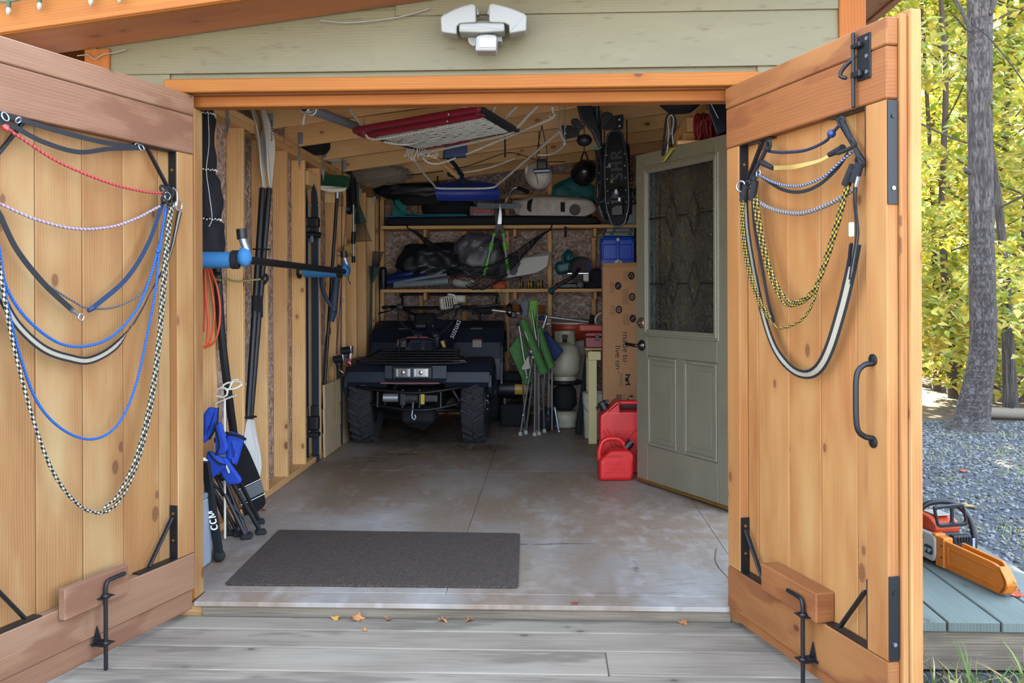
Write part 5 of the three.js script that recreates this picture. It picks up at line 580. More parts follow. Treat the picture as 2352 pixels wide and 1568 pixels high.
{ // wall rack of black pipe with blue foam
  const o = thing('padded_rack', 'black pipe wall rack with blue foam padded arms', 'rack'), y = 1.34, x = -1.35, bl = pm(0x3576ab, 0.8), tape = M.blackMatt;
  part('rail_pipe', cyl([x, y, -3.95], [x, y - 0.012, -5.9], 0.018), M.black, o); for (const d of [3.93, 5.9]) { const yy = d < 5 ? y : y - 0.012; const a = part('arm_pipe', [cyl([-1.66, yy, -d], [x, yy, -d], 0.02), tube([[x, yy, -d], [x + 0.012, yy + 0.04, -d], [x - 0.002, yy + 0.085, -d], [x - 0.008, yy + 0.12, -d]], 0.018)], M.zinc, o); part('end_cap', cyl([x - 0.006, yy + 0.09, -d], [x - 0.01, yy + 0.135, -d], 0.022), M.black, a); part('foam_sleeve', [cyl([-1.62, yy, -d], [x - 0.025, yy - 0.002, -d], 0.038, 0.036, 18), ball(0.04, x + 0.004, yy + 0.012, -d, 0.8, 1.1, 1)], bl, a); part('foam_tape', cyl([x - 0.05, yy, -d], [x - 0.022, yy, -d], 0.0415), tape, a); part('wall_flange', cyl([-1.662, yy, -d], [-1.648, yy, -d], 0.045), M.black, a); }
  part('loose_lace', tube([P(797, 612, 5.85), P(803, 622, 5.84), P(800, 640, 5.84), P(805, 652, 5.84)], 0.003), M.blackMatt, o);
}
{ // orange cord
  const o = thing('extension_cord', 'orange extension cord hanging in loops inside the left jamb', 'cord'); const L = [[[470, 612], [473, 680], [478, 740], [474, 790], [466, 798]], [[474, 608], [485, 660], [492, 720], [484, 780], [470, 796]], [[478, 610], [496, 650], [505, 700], [503, 750], [492, 785], [472, 798]], [[468, 620], [470, 700], [468, 760]]]; L.forEach((l, i) => part('cord_loop', tube(l.map(([x, y]) => P(x, y, 4.22 + i * 0.01)), 0.0052, { n: 40 }), RM.orange, o)); part('hang_hook', cyl(P(470, 612, 4.22), V(-1.652, P(470, 608, 4.22).y, -4.2), 0.004), M.zinc, o);
}
{ // black canoe paddle
  const o = thing('canoe_paddle', 'black canoe paddle with grey band and lettering on its blade', 'paddle'), a = P(498, 600, 4.33), b = P(538, 1005, 4.56), e = P(590, 1178, 4.83); e.y = 0.004;
  part('shaft', tube([a, P(508, 760, 4.38), P(524, 900, 4.46), b], 0.02, { k: 14 }), M.black, o); part('grip', tube([P(488, 606, 4.33), a, P(506, 602, 4.34)], 0.021), M.rubber, o);
  const dir = e.clone().sub(b), L = dir.length(); dir.normalize(); const sx = V(0.75, 0, -0.66), zx = sx.clone().cross(dir).normalize(), xx = dir.clone().cross(zx); const bm = new THREE.Matrix4().makeBasis(xx, dir, zx).setPosition(b); const outl = [[-0.022, -0.03], [0.022, -0.03], [0.05, 0.1, 0.05], [0.07, L * 0.6, 0.06], [0.06, L - 0.02, 0.04], [-0.06, L, 0.04], [-0.07, L * 0.6, 0.06], [-0.05, 0.1, 0.05]];
  const bl = part('blade', ext(outl, 0.012, { b: 0.004, round: 0.03 }).applyMatrix4(bm), M.black, o); part('blade_band', box(-0.068, 0.068, L * 0.62, L * 0.78, -0.0075, 0.0075).applyMatrix4(bm), pm(0x6a6c70, 0.5), bl); part('band_mark', [-0.03, -0.01, 0.012].map((x, k) => box(x, x + 0.012, L * 0.665, L * (0.70 + 0.01 * (k % 2)), 0.0076, 0.0082).applyMatrix4(bm)), M.black, bl); for (const f of [0.6, 0.8]) part('blade_stripe', box(-0.068, 0.068, L * f, L * f + 0.006, -0.0075, 0.0075).applyMatrix4(bm), M.white, bl);
}
{ // two kayak paddles
  const blade = (a, b, w, tw) => { const dir = b.clone().sub(a), L = dir.length(); dir.normalize(); const face = V(Math.sin(tw), 0, Math.cos(tw)); const zx = face.addScaledVector(dir, -face.dot(dir)).normalize(), xx = dir.clone().cross(zx); const g = ext([[-0.018, 0], [0.018, 0], [w * 0.7, L * 0.3, 0.05], [w, L * 0.62, 0.06], [w * 0.55, L, 0.05], [-w * 0.5, L * 0.98, 0.05], [-w, L * 0.6, 0.06], [-w * 0.7, L * 0.28, 0.05]], 0.008, { b: 0.003, round: 0.03, cs: 10 }), p = g.attributes.position; for (let i = 0; i < p.count; i++) { const y = p.getY(i), x = p.getX(i); p.setZ(i, p.getZ(i) + 0.14 * (y / L - 0.35) ** 2 * (y > L * 0.35 ? -1 : 0.5) + 1.6 * x * x); } g.computeVertexNormals(); return g.applyMatrix4(new THREE.Matrix4().makeBasis(xx, dir, zx).setPosition(a)); };
  const wb = std({ map: noiseTex([214, 212, 204], [196, 194, 186], 8, 3, 41), roughness: 0.45 });
  [[[603, 432, 5.0], [598, 236, 5.08], [569, 962, 4.84], [572, 1186, 4.82], 1.62, 'kayak paddle with white blades, the nearer of the pair'], [[618, 432, 5.04], [621, 236, 5.12], [575, 962, 4.9], [583, 1176, 4.9], 1.56, 'kayak paddle with lettered white blade, the farther of the pair']].forEach(([t, tt, b, bb2, tw, lab], i) => {
    const o = thing('kayak_paddle', lab, 'paddle', [0, 0, 0], 0, 'pair of kayak paddles'); const T0 = P(...t), T1 = P(...tt), B0 = P(...b), B1 = P(...bb2); B1.y = 0.006; part('shaft', cyl(T0, B0, 0.0165, 0.0165, 16), M.black, o); const mid = T0.clone().lerp(B0, 0.52); part('ferrule', cyl(mid.clone().add(V(0, 0.06, 0)), mid.clone().add(V(0, -0.06, 0)), 0.0195), M.blackMatt, o); for (const f of [0.27, 0.99]) { const p = T0.clone().lerp(B0, f); part('drip_ring', lathe([[0.016, -0.003], [0.034, -0.004], [0.034, 0.002], [0.016, 0.004]], 18).translate(p.x, p.y, p.z), M.rubber, o); }
    part('upper_blade', blade(T0, T1, 0.082, tw), wb, o); const lb = part('lower_blade', blade(B0, B1, 0.085, 1.3), wb, o); if (i) { const u = part('lettering', T(text('NOVIKO', 0.022, 0.001), 0, 0, 0, 0, 0, Math.PI / 2), M.blackMatt, o); const q = P(624, 300, 5.02); u.position.copy(q); u.rotation.y = 0.5; u.scale.x = 0.5; } });
  const o = thing('tie_down', 'yellow bungee cord holding the paddles to the wall', 'cord'); part('cord', tube([P(494, 636, 4.28), P(500, 644, 4.26), P(520, 640, 4.5), P(545, 646, 4.62), P(605, 640, 4.8)], 0.0055), pm(0x9a8a48, 0.8), o); part('hook', tube([P(602, 640, 4.78), P(610, 630, 4.78), P(614, 640, 4.78), P(608, 650, 4.78)], 0.008), M.blackMatt, o); part('hook', tube([P(505, 628, 4.26), P(496, 630, 4.26), P(494, 642, 4.26), P(502, 648, 4.26)], 0.008), M.blackMatt, o);
}
{ // white wire holder on a rod
  const o = thing('wire_holder', 'cream plant hanger with curled wire arms and flat plate', 'holder'), cr = pm(0xd8d4c0, 0.6); part('wire_curl', [tube([P(496, 898, 4.28), P(508, 890, 4.27), P(521, 894, 4.27), P(522, 905, 4.27), P(514, 912, 4.27), P(498, 910, 4.28)], 0.005), tube([P(510, 893, 4.3), P(515, 882, 4.31), P(530, 878, 4.32), P(550, 876, 4.33), P(555, 883, 4.32), P(540, 892, 4.3), P(518, 894, 4.29)], 0.005), tube([P(527, 892, 4.3), P(535, 874, 4.31), P(545, 872, 4.31)], 0.005)], cr, o);
  part('plate', bar(P(493, 926, 4.3), P(543, 906, 4.36), 0.004, 0.03, V(0, 1, 0)), cr, o); part('rod', cyl(P(516, 915, 4.32), V(P(516, 1000, 4.32).x, 0.005, -4.32), 0.006), cr, o);
}
{ // folded blue camp chair
  const o = thing('camp_chair', 'folded blue camp chair with black legs leaning on the left wall', 'chair'), blue = std({ map: noiseTex([22, 74, 186], [14, 54, 150], 40, 3, 51), roughness: 0.7 }), D = 4.3;
  const legs = [[477, 1100, 4.36, 530, 1226, 4.40], [492, 1085, 4.32, 565, 1241, 4.33], [512, 1090, 4.36, 568, 1230, 4.36], [520, 1085, 4.3, 599, 1222, 4.42], [538, 1080, 4.42, 596, 1188, 4.62], [482, 1110, 4.3, 548, 1236, 4.38]]; legs.forEach(([x0, y0, d0, x1, y1, d1]) => { const b = P(x1, y1, d1); b.y = 0.012; const l = part('leg', cyl(P(x0, y0, d0), b, 0.0105, 0.0105, 12), M.black, o); part('rubber_foot', T(rbox(0.05, 0.024, 0.045, 0.008), b.x, 0.0125, b.z, 0, 0.5), M.rubber, l); });
  parts('cross_brace', [cyl(P(490, 1110, 4.33), P(560, 1190, 4.36), 0.007), cyl(P(515, 1120, 4.36), P(548, 1210, 4.36), 0.007)], M.black, o);
  const cloth = (l, d, t, tilt) => { const c = P(l[0][0], l[0][1], d), k = d / 2080; const sh = l.map(([x, y]) => [(x - l[0][0]) * k, -(y - l[0][1]) * k]); const g = ext(sh, t, { b: t * 0.4, round: 0.012, bs: 3 }); return T(g, c.x, c.y, c.z, 0, tilt, 0); };
  part('fabric_panel', [cloth([[468, 950], [480, 934], [502, 938], [498, 975], [484, 1005], [468, 1020]], 4.22, 0.04, 0.2)], blue, o); part('fabric_panel', cloth([[494, 972], [508, 968], [526, 1030], [514, 1046], [495, 1044]], 4.2, 0.03, 0.1), blue, o); part('fabric_panel', cloth([[518, 996], [530, 990], [562, 1004], [560, 1014], [543, 1072], [518, 1052]], 4.26, 0.06, 0.3), blue, o); part('fabric_panel', cloth([[477, 1034], [496, 1040], [519, 1062], [516, 1078], [478, 1106], [468, 1100]], 4.2, 0.04, 0.1), blue, o); part('fabric_panel', cloth([[504, 1048], [520, 1050], [556, 1102], [552, 1112], [524, 1114], [505, 1084]], 4.23, 0.03, 0.1), blue, o);
  parts('black_binding', [tube([P(502, 937, 4.195), P(498, 976, 4.19), P(482, 1008, 4.195)], 0.004), tube([P(480, 1038, 4.172), P(498, 1060, 4.172), P(518, 1068, 4.174)], 0.004), tube([P(520, 994, 4.23), P(545, 1000, 4.225), P(563, 1008, 4.22)], 0.007), tube([P(494, 974, 4.18), P(504, 1022, 4.18), P(496, 1044, 4.18)], 0.004)], M.blackMatt, o); part('sewn_label', cloth([[517, 1068], [521, 1067], [529, 1085], [525, 1088]], 4.19, 0.002, 0.1), pm(0xb8c4b0, 0.7), o); part('plastic_joint', [ball(0.02, ...P(510, 1095, 4.3).toArray()), ball(0.018, ...P(500, 1010, 4.28).toArray())], M.black, o);
}
{ // grey tote, hockey stick, ball
  const g = ext([[-0.085, 0, 0.015], [0.085, 0, 0.015], [0.092, 0.30, 0.01], [-0.092, 0.30, 0.01]], 0.32, { b: 0.01, round: 0.015 }); const o = thing('storage_tote', 'grey plastic storage tote just inside the left jamb', 'tote', [-1.588, 0.002, -3.79]); part('tub', g, pm(0x8c949e, 0.55), o); part('lid', rbox(0.188, 0.025, 0.34, 0.008, 0, 0.312, 0), pm(0x7c848e, 0.5), o);
  const h = thing('hockey_stick', 'black hockey stick with white CCM lettering behind the grey tote', 'hockey stick'), a = P(472, 1060, 3.86), b = P(504, 1258, 3.96); b.y = 0.02; part('shaft', bar(a, b, 0.035, 0.022, V(1, 0, 0.2)), M.black, h); part('blade', bar(b, b.clone().add(V(-0.08, 0.01, -0.16)), 0.04, 0.02, V(0, 1, 0)), M.black, h); part('heel_tape', ball(0.026, b.x, b.y + 0.008, b.z), M.rubber, h); const tx = part('lettering', T(text('CCM', 0.03, 0.001), 0, 0, 0, 0, 0, 1.75), M.white, h); tx.position.copy(P(489, 1195, 3.9)); tx.rotation.y = 0.15;
  const u = thing('marker_buoy', 'small orange and white buoy beside the left jamb', 'buoy', P(462, 1066, 4.12)); part('orange_half', new THREE.SphereGeometry(0.034, 20, 12, 0, 6.2832, 1.3, 1.9), pm(0xe8501c, 0.5), u); part('white_half', new THREE.SphereGeometry(0.0338, 20, 12, 0, 6.2832, 0, 1.32), M.white, u); part('buoy_rope', cyl([0, 0.03, 0], [-0.02, 0.3, -0.03], 0.003), M.white, u);
}
{ // pair of skis between the studs
  for (const [x0, x1, d, lab, c] of [[-1.737, -1.688, 6.26, 'black ski standing between the studs, nearer the wall', 0x15171c], [-1.68, -1.628, 6.3, 'dark grey ski standing before the studs', 0x22262e]]) { const o = thing('ski', lab, 'ski', [0, 0, 0], 0, 'skis along the left wall'), m = pm(c, 0.4), xc = (x0 + x1) / 2, w = x1 - x0; part('ski_board', [box(x0, x1, 0.05, 1.8, -d - 0.009, -d + 0.009, { b: 0.004 }), T(ext([[-w / 2, 0], [w / 2, 0], [w * 0.4, 0.1, 0.02], [0, 0.16, 0.02], [-w * 0.4, 0.1, 0.02]], 0.012, { b: 0.003, round: 0.02 }), xc, 1.8, -d, 0.2), box(x0, x1, 0.004, 0.05, -d - 0.009, -d + 0.009)], m, o);
    const toe = part('toe_binding', [rbox(w * 1.5, 0.07, 0.06, 0.012, xc, 1.68, -d + 0.035), rbox(w * 1.1, 0.16, 0.03, 0.008, xc, 1.64, -d + 0.022), cyl([xc - 0.05, 1.6, -d + 0.045], [xc + 0.05, 1.59, -d + 0.045], 0.022)], M.black, o); part('steel_wing', T(rbox(0.03, 0.05, 0.03, 0.008), xc - 0.01, 1.565, -d + 0.06, 0.4), M.zinc, toe); part('heel_binding', [rbox(w * 1.3, 0.1, 0.06, 0.012, xc, 0.28, -d + 0.035), rbox(w * 1.4, 0.03, 0.08, 0.008, xc, 0.2, -d + 0.04), rbox(w * 1.0, 0.2, 0.03, 0.008, xc, 0.3, -d + 0.02)], M.black, o); part('ski_edge', [box(x1 - 0.003, x1 + 0.001, 0.05, 1.8, -d - 0.006, -d + 0.006)], M.zinc, o); }
}
{ // push broom
  const o = thing('push_broom', 'push broom with green bristles standing head up by the studs', 'broom'), h0 = P(775, 440, 6.62), hb = V(P(738, 840, 6.55).x, 0.01, -6.5), c = P(764, 428, 6.62); part('handle', cyl(hb, h0, 0.0125), M.black, o); part('head_block', T(ext([[-0.105, 0.02, 0.01], [-0.09, -0.012, 0.02], [0.0, -0.03, 0.05], [0.09, -0.012, 0.02], [0.105, 0.02, 0.01]], 0.07, { b: 0.005, round: 0.02 }), c.x, c.y - 0.012, c.z, 0.3, 0.25, -0.03), M.cream, o); part('ferrule', cyl(h0.clone().add(V(-0.002, -0.05, 0)), h0.clone().add(V(0, 0.005, 0)), 0.018), M.zinc, o);
  const gb = []; for (let i = 0; i < 26; i++) for (let j = 0; j < 6; j++) { const x = (i / 25 - 0.5) * 0.19, z = (j / 5 - 0.5) * 0.055; gb.push(T(new THREE.CylinderGeometry(0.0052, 0.0035, 0.1 * Math.sqrt(1 - 24 * x * x), 5), c.x + x * 1.12, c.y + 0.03, c.z + z * 1.4 - x * 0.25, z * 3, 0, -x * 1.2)); } const br = part('bristles', gb, std({ map: noiseTex([26, 84, 50], [16, 56, 36], 30, 2, 61), roughness: 0.8 }), o); br.userData.kind = 'stuff';
}
{ // fishing rods with reels
  for (const [tx, ty, bx, by, d, col, lab, rx, ry] of [[786, 372, 783, 872, 6.95, 0x24262c, 'dark fishing rod with spinning reel and red lure by the plywood', 795, 812], [796, 470, 773, 872, 6.9, 0x5a2420, 'reddish fishing rod with reel leaning by the plywood', 777, 832]]) { const o = thing('fishing_rod', lab, 'fishing rod', [0, 0, 0], 0, 'fishing rods on the left wall'), b = V(P(bx, by, d).x, 0.012, -d); part('rod_blank', cyl(P(bx, by - 60, d), P(tx, ty, d + 0.05), 0.006, 0.002, 8), pm(col, 0.4), o); part('rod_grip', cyl(b, P(bx, by - 55, d), 0.013), M.blackMatt, o); for (const y of [620, 690, 480, 420]) if (y > ty) part('rod_guide', T(new THREE.TorusGeometry(0.01, 0.002, 6, 14), ...P(bx + (tx - bx) * (by - y) / (by - ty) + 4, y, d).toArray()), M.zinc, o); const c = P(rx, ry, d - 0.05); const r = part('reel_body', [T(rbox(0.05, 0.07, 0.05, 0.016), c.x, c.y, c.z), cyl([c.x - 0.03, c.y + 0.02, c.z + 0.02], [c.x + 0.04, c.y + 0.03, c.z + 0.02], 0.03)], M.black, o); part('reel_spool', cyl([c.x + 0.03, c.y, c.z], [c.x + 0.03, c.y + 0.06, c.z], 0.022, 0.026), M.steel, r); part('reel_handle', tube([c, c.clone().add(V(0.02, -0.05, 0.04)), c.clone().add(V(0.045, -0.075, 0.04))], 0.005), M.steel, r); if (rx > 790) { part('red_lure', T(ball(0.014, 0, 0, 0, 0.8, 2.6, 0.8), c.x + 0.035, c.y - 0.06, c.z + 0.03, 0, 0, 0.15), pm(0xa82430, 0.35), o); part('white_lure', T(ball(0.012, 0, 0, 0, 0.8, 2, 0.8), c.x + 0.04, c.y - 0.015, c.z + 0.03, 0, 0, -0.1), M.white, o); part('red_line', tube([c.clone().add(V(-0.05, -0.03, 0.02)), c.clone().add(V(-0.01, -0.06, 0.03)), c.clone().add(V(0.02, -0.1, 0.03))], 0.0025), M.red, o); } }
}
{ // plywood offcut: three lapped boards
  const o = thing('siding_panel', 'pale beige lapped panel standing against the left wall studs', 'panel'), m = std({ map: noiseTex([196, 176, 142], [176, 152, 118], 10, 4, 63), roughness: 0.7 }); for (let k = 0; k < 3; k++) part('lap_board', T(bb(0.016, 0.176, 0.76, { g: 'z', su: 0.5, sv: 0.5 }), -1.634, 0.089 + k * 0.174, -6.83, 0, 0, 0.03), m, o);
}
{ // small left-wall pieces
  const s = single('umbrella', [cyl(P(775, 618, 6.45), P(765, 715, 6.42), 0.024, 0.03), cyl(P(765, 715, 6.42), P(760, 738, 6.42), 0.03, 0.022), tube([P(738, 630, 6.4), P(740, 660, 6.38), P(750, 685, 6.38), P(762, 706, 6.4)], 0.014)], pm(0x2a3a4e, 0.6), 'dark blue folded umbrella hanging below the blue foam', 'umbrella');
  single('wooden_stick', tube([V(P(745, 880, 6.7).x, 0.006, -6.72), P(745, 870, 6.7), P(749, 790, 6.7), P(756, 752, 6.7), P(757, 765, 6.69)], 0.011), pm(0x7a5238, 0.7), 'bent brown wooden stick standing behind the beige panel', 'stick');
  single('cord_loop', tube([V(P(752, 890, 6.75).x, 0.2, -6.76), P(755, 860, 6.75), P(762, 834, 6.75), P(770, 840, 6.75), P(771, 870, 6.75), V(P(771, 890, 6.75).x, 0.2, -6.76)], 0.006), pm(0x8a7a4c, 0.8), 'tan cord loop standing behind the beige panel', 'cord');
  const b = single('sponge_ball', ball(0.03, -1.62, 1.537, -7.12), pm(0xb8a436, 0.85), 'yellow ball on the small wooden wall ledge', 'ball');
  const t = thing('boat_hook', 'telescopic white and black pole hanging from the left wall', 'pole'); part('tube', cyl(P(812, 470, 7.35), P(812, 595, 7.35), 0.010), M.silver, t); part('sleeve', cyl(P(812, 532, 7.35), P(811, 560, 7.35), 0.018), M.black, t); part('end_grip', cyl(P(812, 588, 7.35), P(812, 603, 7.35), 0.016), M.black, t); part('top_grip', [cyl(P(809, 412, 7.36), P(811, 470, 7.36), 0.03, 0.018), cyl(P(806, 390, 7.37), P(809, 412, 7.36), 0.008)], M.blackMatt, t); part('hook_rope', tube([P(797, 372, 7.36), P(800, 400, 7.36), P(806, 392, 7.36)], 0.004), M.blackMatt, t);
  const k = thing('tool_bag', 'slim black bag hanging beside the telescopic pole', 'bag'); part('bag_body', T(ext([[-0.05, 0, 0.02], [0.05, 0.02, 0.02], [0.055, -0.24, 0.03], [0.0, -0.3, 0.03], [-0.05, -0.26, 0.03]], 0.05, { b: 0.015, round: 0.02, bs: 3 }), ...P(803, 412, 7.42).toArray()), M.blackMatt, k); part('bag_strap', tube([P(797, 414, 7.42), P(800, 385, 7.42), P(808, 414, 7.42)], 0.005), M.blackMatt, k);
}
function leafRake(lab, head, tip, spread, d, handle) { // a fan rake: head point, tine ends and handle end, in photo points at depth d
  const o = thing('leaf_rake', lab, 'rake', [0, 0, 0], 0, 'fan rakes on the left wall'), H = P(...head, d), n = 13; for (let i = 0; i < n; i++) { const t = i / (n - 1), e = P(tip[0] + spread[0] * (t - 0.5) * 2, tip[1] + spread[1] * (t - 0.5) * 2, d - 0.14 + t * 0.28); const q = e.clone().add(V(0.018, (e.y < H.y ? -1 : 1) * 0.006, 0.012)); part('tine', tube([H.clone().lerp(e, 0.03), H.clone().lerp(e, 0.6), e, q], 0.0026, { n: 14, k: 5 }), pm(0x3c4044, 0.5, 0.5), o); }
  const w = H.clone().lerp(P(...tip, d), 0.42); part('fan_plate', T(ext([[-0.012, 0.0], [0.012, 0.0], [0.055, -0.16], [-0.055, -0.16]], 0.008, { b: 0.002 }), H.x, H.y, H.z + 0.006, 0, 0, tip[1] > head[1] ? 0.12 : Math.PI - 0.2), pm(0x24443e, 0.6), o); part('handle', cyl(H, P(...handle, d), 0.011), pm(0x2c4a46, 0.5), o);
}
leafRake('fan rake hanging tines down on the left wall', [823, 470], [834, 552], [17, -1], 7.6, [819, 418]); leafRake('fan rake standing tines up in the far left corner', [853, 652], [868, 580], [12, 1], 8.3, [846, 1000]);
{
  const g = lump(0.14, 0.075, 0.3, { f: 6, amp: 0.1, s: 5, flat: 1.2, det: 24 }); const c = P(862, 402, 7.45); const o = single('plastic_roll', T(g, c.x, c.y - 0.09, c.z, 0, 1.2), new THREE.MeshPhysicalMaterial({ color: 0xe4e8ec, transmission: 0.92, thickness: 0, roughness: 0.12, side: THREE.DoubleSide }), 'crumpled roll of clear plastic film tucked under the rafters', 'plastic film');
  single('wetsuit_hood', T(lump(0.11, 0.07, 0.12, { f: 2, amp: 0.05, s: 8 }), ...P(718, 352, 6.2).toArray()), M.blackMatt, 'black fabric hood stowed above the left wall plate', 'hood'); const w = P(762, 360, 6.8); single('mixing_bowl', lathe([[0.001, -0.05], [0.05, -0.045], [0.075, -0.02], [0.082, 0.01], [0.078, 0.012], [0.07, -0.02], [0.045, -0.04], [0.001, -0.045]], 24).translate(w.x, w.y + 0.01, w.z), M.white, 'white bowl stowed above the left wall plate', 'bowl');
  const kb = thing('hull_bag', 'long black bag lying under the rafters at the back left', 'bag'), a = P(868, 436, 8.25), b2 = P(1030, 440, 8.25); part('bag_body', T(lump(0.34, 0.075, 0.12, { f: 3, amp: 0.04, s: 3, flat: 1 }), (a.x + b2.x) / 2, a.y - 0.09, a.z), M.black, kb); part('hanging_flap', T(lump(0.2, 0.07, 0.05, { f: 2, amp: 0.06, s: 6 }), P(970, 466, 8.2).x, P(970, 466, 8.2).y - 0.02, -8.2), M.blackMatt, kb); part('bag_strap', [cyl([a.x + 0.1, a.y, a.z], [a.x + 0.1, rafterY(a.x + 0.1) + 0.02, a.z], 0.006), cyl([b2.x - 0.1, b2.y, b2.z], [b2.x - 0.1, rafterY(b2.x - 0.1) + 0.02, b2.z], 0.006)], M.blackMatt, kb);
}
// ---------------------------------------------------------------- things hung under the rafters
const hangTop = (x) => rafterY(x) + 0.144;
{ // grey pipe
  const o = thing('grey_pipe', 'grey plastic pipe with white cord hung under the rafters', 'pipe'), a = P(700, 245, 4.62), b = P(850, 303, 5.55); part('pipe', cyl(a, b, 0.027, 0.024, 20), pm(0x7c8088, 0.5), o); part('end_ring', [T(new THREE.TorusGeometry(0.029, 0.005, 8, 22), a.x, a.y, a.z, 0, -0.4), T(new THREE.TorusGeometry(0.029, 0.005, 8, 22), a.x + 0.02, a.y - 0.002, a.z - 0.06, 0, -0.4)], M.white, o); part('pipe_bore', cyl(a.clone().lerp(b, -0.004), a.clone().lerp(b, 0.01), 0.024), M.blackMatt, o);
  part('knotted_cord', [tube([P(716, 240, 4.7), P(710, 254, 4.66), P(701, 258, 4.6), P(698, 268, 4.6), P(696, 285, 4.6)], 0.007), tube([P(722, 240, 4.72), P(718, 255, 4.66), P(702, 257, 4.6)], 0.006)], RM.white, o); part('pipe_sling', [cyl(a.clone().lerp(b, 0.3), a.clone().lerp(b, 0.3).setY(2.3), 0.004), cyl(a.clone().lerp(b, 0.9), a.clone().lerp(b, 0.9).setY(2.3), 0.004)], RM.white, o);
}
{ // folded sports goal with a net
  const o = thing('sports_goal', 'folded sports goal with dark red tubes and white net slung from the ceiling', 'goal'), rd = pm(0x7c1a2c, 0.35), A = P(822, 298, 5.02), B = P(1098, 250, 4.52), C = P(1182, 300, 5.1), D = P(962, 343, 5.78), A2 = P(843, 311, 5.1), B2 = P(1100, 264, 4.66);
  part('red_tube', tube([A.clone().add(V(0.02, -0.005, -0.05)), A, A.clone().lerp(B, 0.5), B], 0.0185, { n: 50, k: 14 }), rd, o); part('red_tube', tube([A2, A2.clone().lerp(B2, 0.5), B2, B2.clone().lerp(B, 0.5)], 0.0185, { n: 50, k: 14 }), rd, o); part('red_tube', cyl(D, D.clone().lerp(C, 0.55), 0.012), rd, o); part('red_tube', tube([A, A.clone().lerp(A2, 0.6).add(V(-0.02, 0, 0)), A2], 0.0185), rd, o); for (const [p, q, f] of [[A, B, 0.78], [A2, B2, 0.74]]) { const s = p.clone().lerp(q, f); part('tube_bolt', ball(0.007, s.x, s.y - 0.006, s.z + 0.018), M.steel, o); }
  part('black_edge_sleeve', [bar(B, C, 0.02, 0.06, V(0, 1, 0)), bar(A2, D, 0.015, 0.03, V(0, 1, 0)), bar(D, C, 0.012, 0.014, V(0, 1, 0))], webBlack, o);
  const S = (u, v) => A2.clone().lerp(B2, u).lerp(D.clone().lerp(C, u), v), net = [], wv = (u, v, k) => S(u, v).add(V(0, -0.02 * Math.sin(Math.PI * v) * Math.sin(Math.PI * u) - 0.004 * k * Math.sin(u * 40 + v * 31), 0)); for (let i = 0; i < 34; i++) { const v = (i + 0.5) / 34; net.push(tube(Array.from({ length: 13 }, (_, k) => wv(0.01 + k / 12 * 0.97, v + 0.006 * Math.sin(k * 2.1 + i), (i % 3) - 1)), 0.003, { n: 36, k: 4 })); } for (let i = 0; i < 15; i++) { const u = (i + 0.5) / 15; net.push(tube(Array.from({ length: 9 }, (_, k) => wv(u + 0.03 * Math.sin(k / 8 * 3.14), 0.01 + k / 8 * 0.98, 1.4)), 0.0026, { n: 26, k: 4 })); }
  part('net', net, pm(0xc8c6c0, 0.85), o); { const q = [S(0.01, 0.01), S(0.99, 0.01), S(0.99, 0.99), S(0.01, 0.99)].map((p) => p.add(V(0, 0.03, 0))), gg = new THREE.BufferGeometry(), ps = []; for (const [dy, t] of [[0, [0, 1, 2, 0, 2, 3]], [0.006, [0, 2, 1, 0, 3, 2]]]) for (const i of t) ps.push(q[i].x, q[i].y + dy, q[i].z); gg.setAttribute('position', new THREE.Float32BufferAttribute(ps, 3)); gg.computeVertexNormals(); part('black_backing', gg, webBlack, o); } const bun = []; for (let i = 0; i < 12; i++) { const a = P(936 + i * 5.5, 336 + i * 1.2, 5.7 + 0.01 * (i % 3)), L = (i < 5 ? 0.09 : 0.045) * rr(0.7, 1.1); bun.push(tube([a, a.clone().add(V(rr(-0.02, 0.02), -L * 0.6, 0.02)), a.clone().add(V(rr(-0.03, 0.03), -L, 0.01)), a.clone().add(V(rr(0, 0.04), -L * 0.5, 0.01)), a.clone().add(V(0.02, 0, 0))], 0.0032, { n: 16, k: 4 })); } part('net_bundle', bun, pm(0xc4c2bc, 0.85), o);
}
function sling(lab, l, r = 0.007) { const pts3 = l.map((q) => P(...q)); return tag(part(numbered('ceiling_rope'), tube(pts3, r, { rep: 0.045, n: 90 }), RM.white, scene), lab, 'rope', 'white ropes under the rafters'); }
sling('white rope crossing the net just behind the red tubes', [[792, 232, 4.7], [812, 262, 4.9], [835, 296, 5.06], [846, 317, 5.07], [880, 318, 5.04], [960, 303, 4.96], [1080, 281, 4.83], [1112, 274, 4.8], [1126, 262, 4.7], [1146, 232, 4.55]], 0.0075);
sling('white rope crossing the middle of the net', [[884, 326, 5.3], [925, 332, 5.38], [960, 326, 5.35], [1060, 302, 5.1], [1140, 288, 4.95], [1155, 276, 4.9], [1198, 232, 4.65]], 0.0075);
sling('white rope along the far edge of the net', [[978, 350, 5.7], [1040, 337, 5.55], [1120, 320, 5.3], [1165, 308, 5.15], [1185, 295, 5.05], [1245, 232, 4.75]], 0.0075);
sling('white rope running from the goal to a ceiling hook', [[1072, 354, 5.6], [1110, 338, 5.5], [1185, 306, 5.3], [1266, 272, 5.1], [1270, 258, 5.1], [1264, 236, 5.1]], 0.007);
sling('white rope sling cradling the blue snow shovel', [[948, 362, 5.9], [970, 394, 6.2], [997, 425, 6.55], [1004, 432, 6.62], [1060, 433, 6.62], [1128, 431, 6.6], [1150, 418, 6.5], [1220, 358, 6.0], [1284, 303, 5.55]], 0.0078);
sling('loose white rope hanging behind the net bundle', [[966, 352, 5.95], [978, 370, 5.98], [1000, 376, 6.0], [1024, 371, 6.0], [1046, 363, 6.02]], 0.007);
sling('slack white rope along the middle rafters', [[1020, 392, 6.4], [1060, 396, 6.6], [1120, 386, 6.6], [1182, 364, 6.5]], 0.0065);
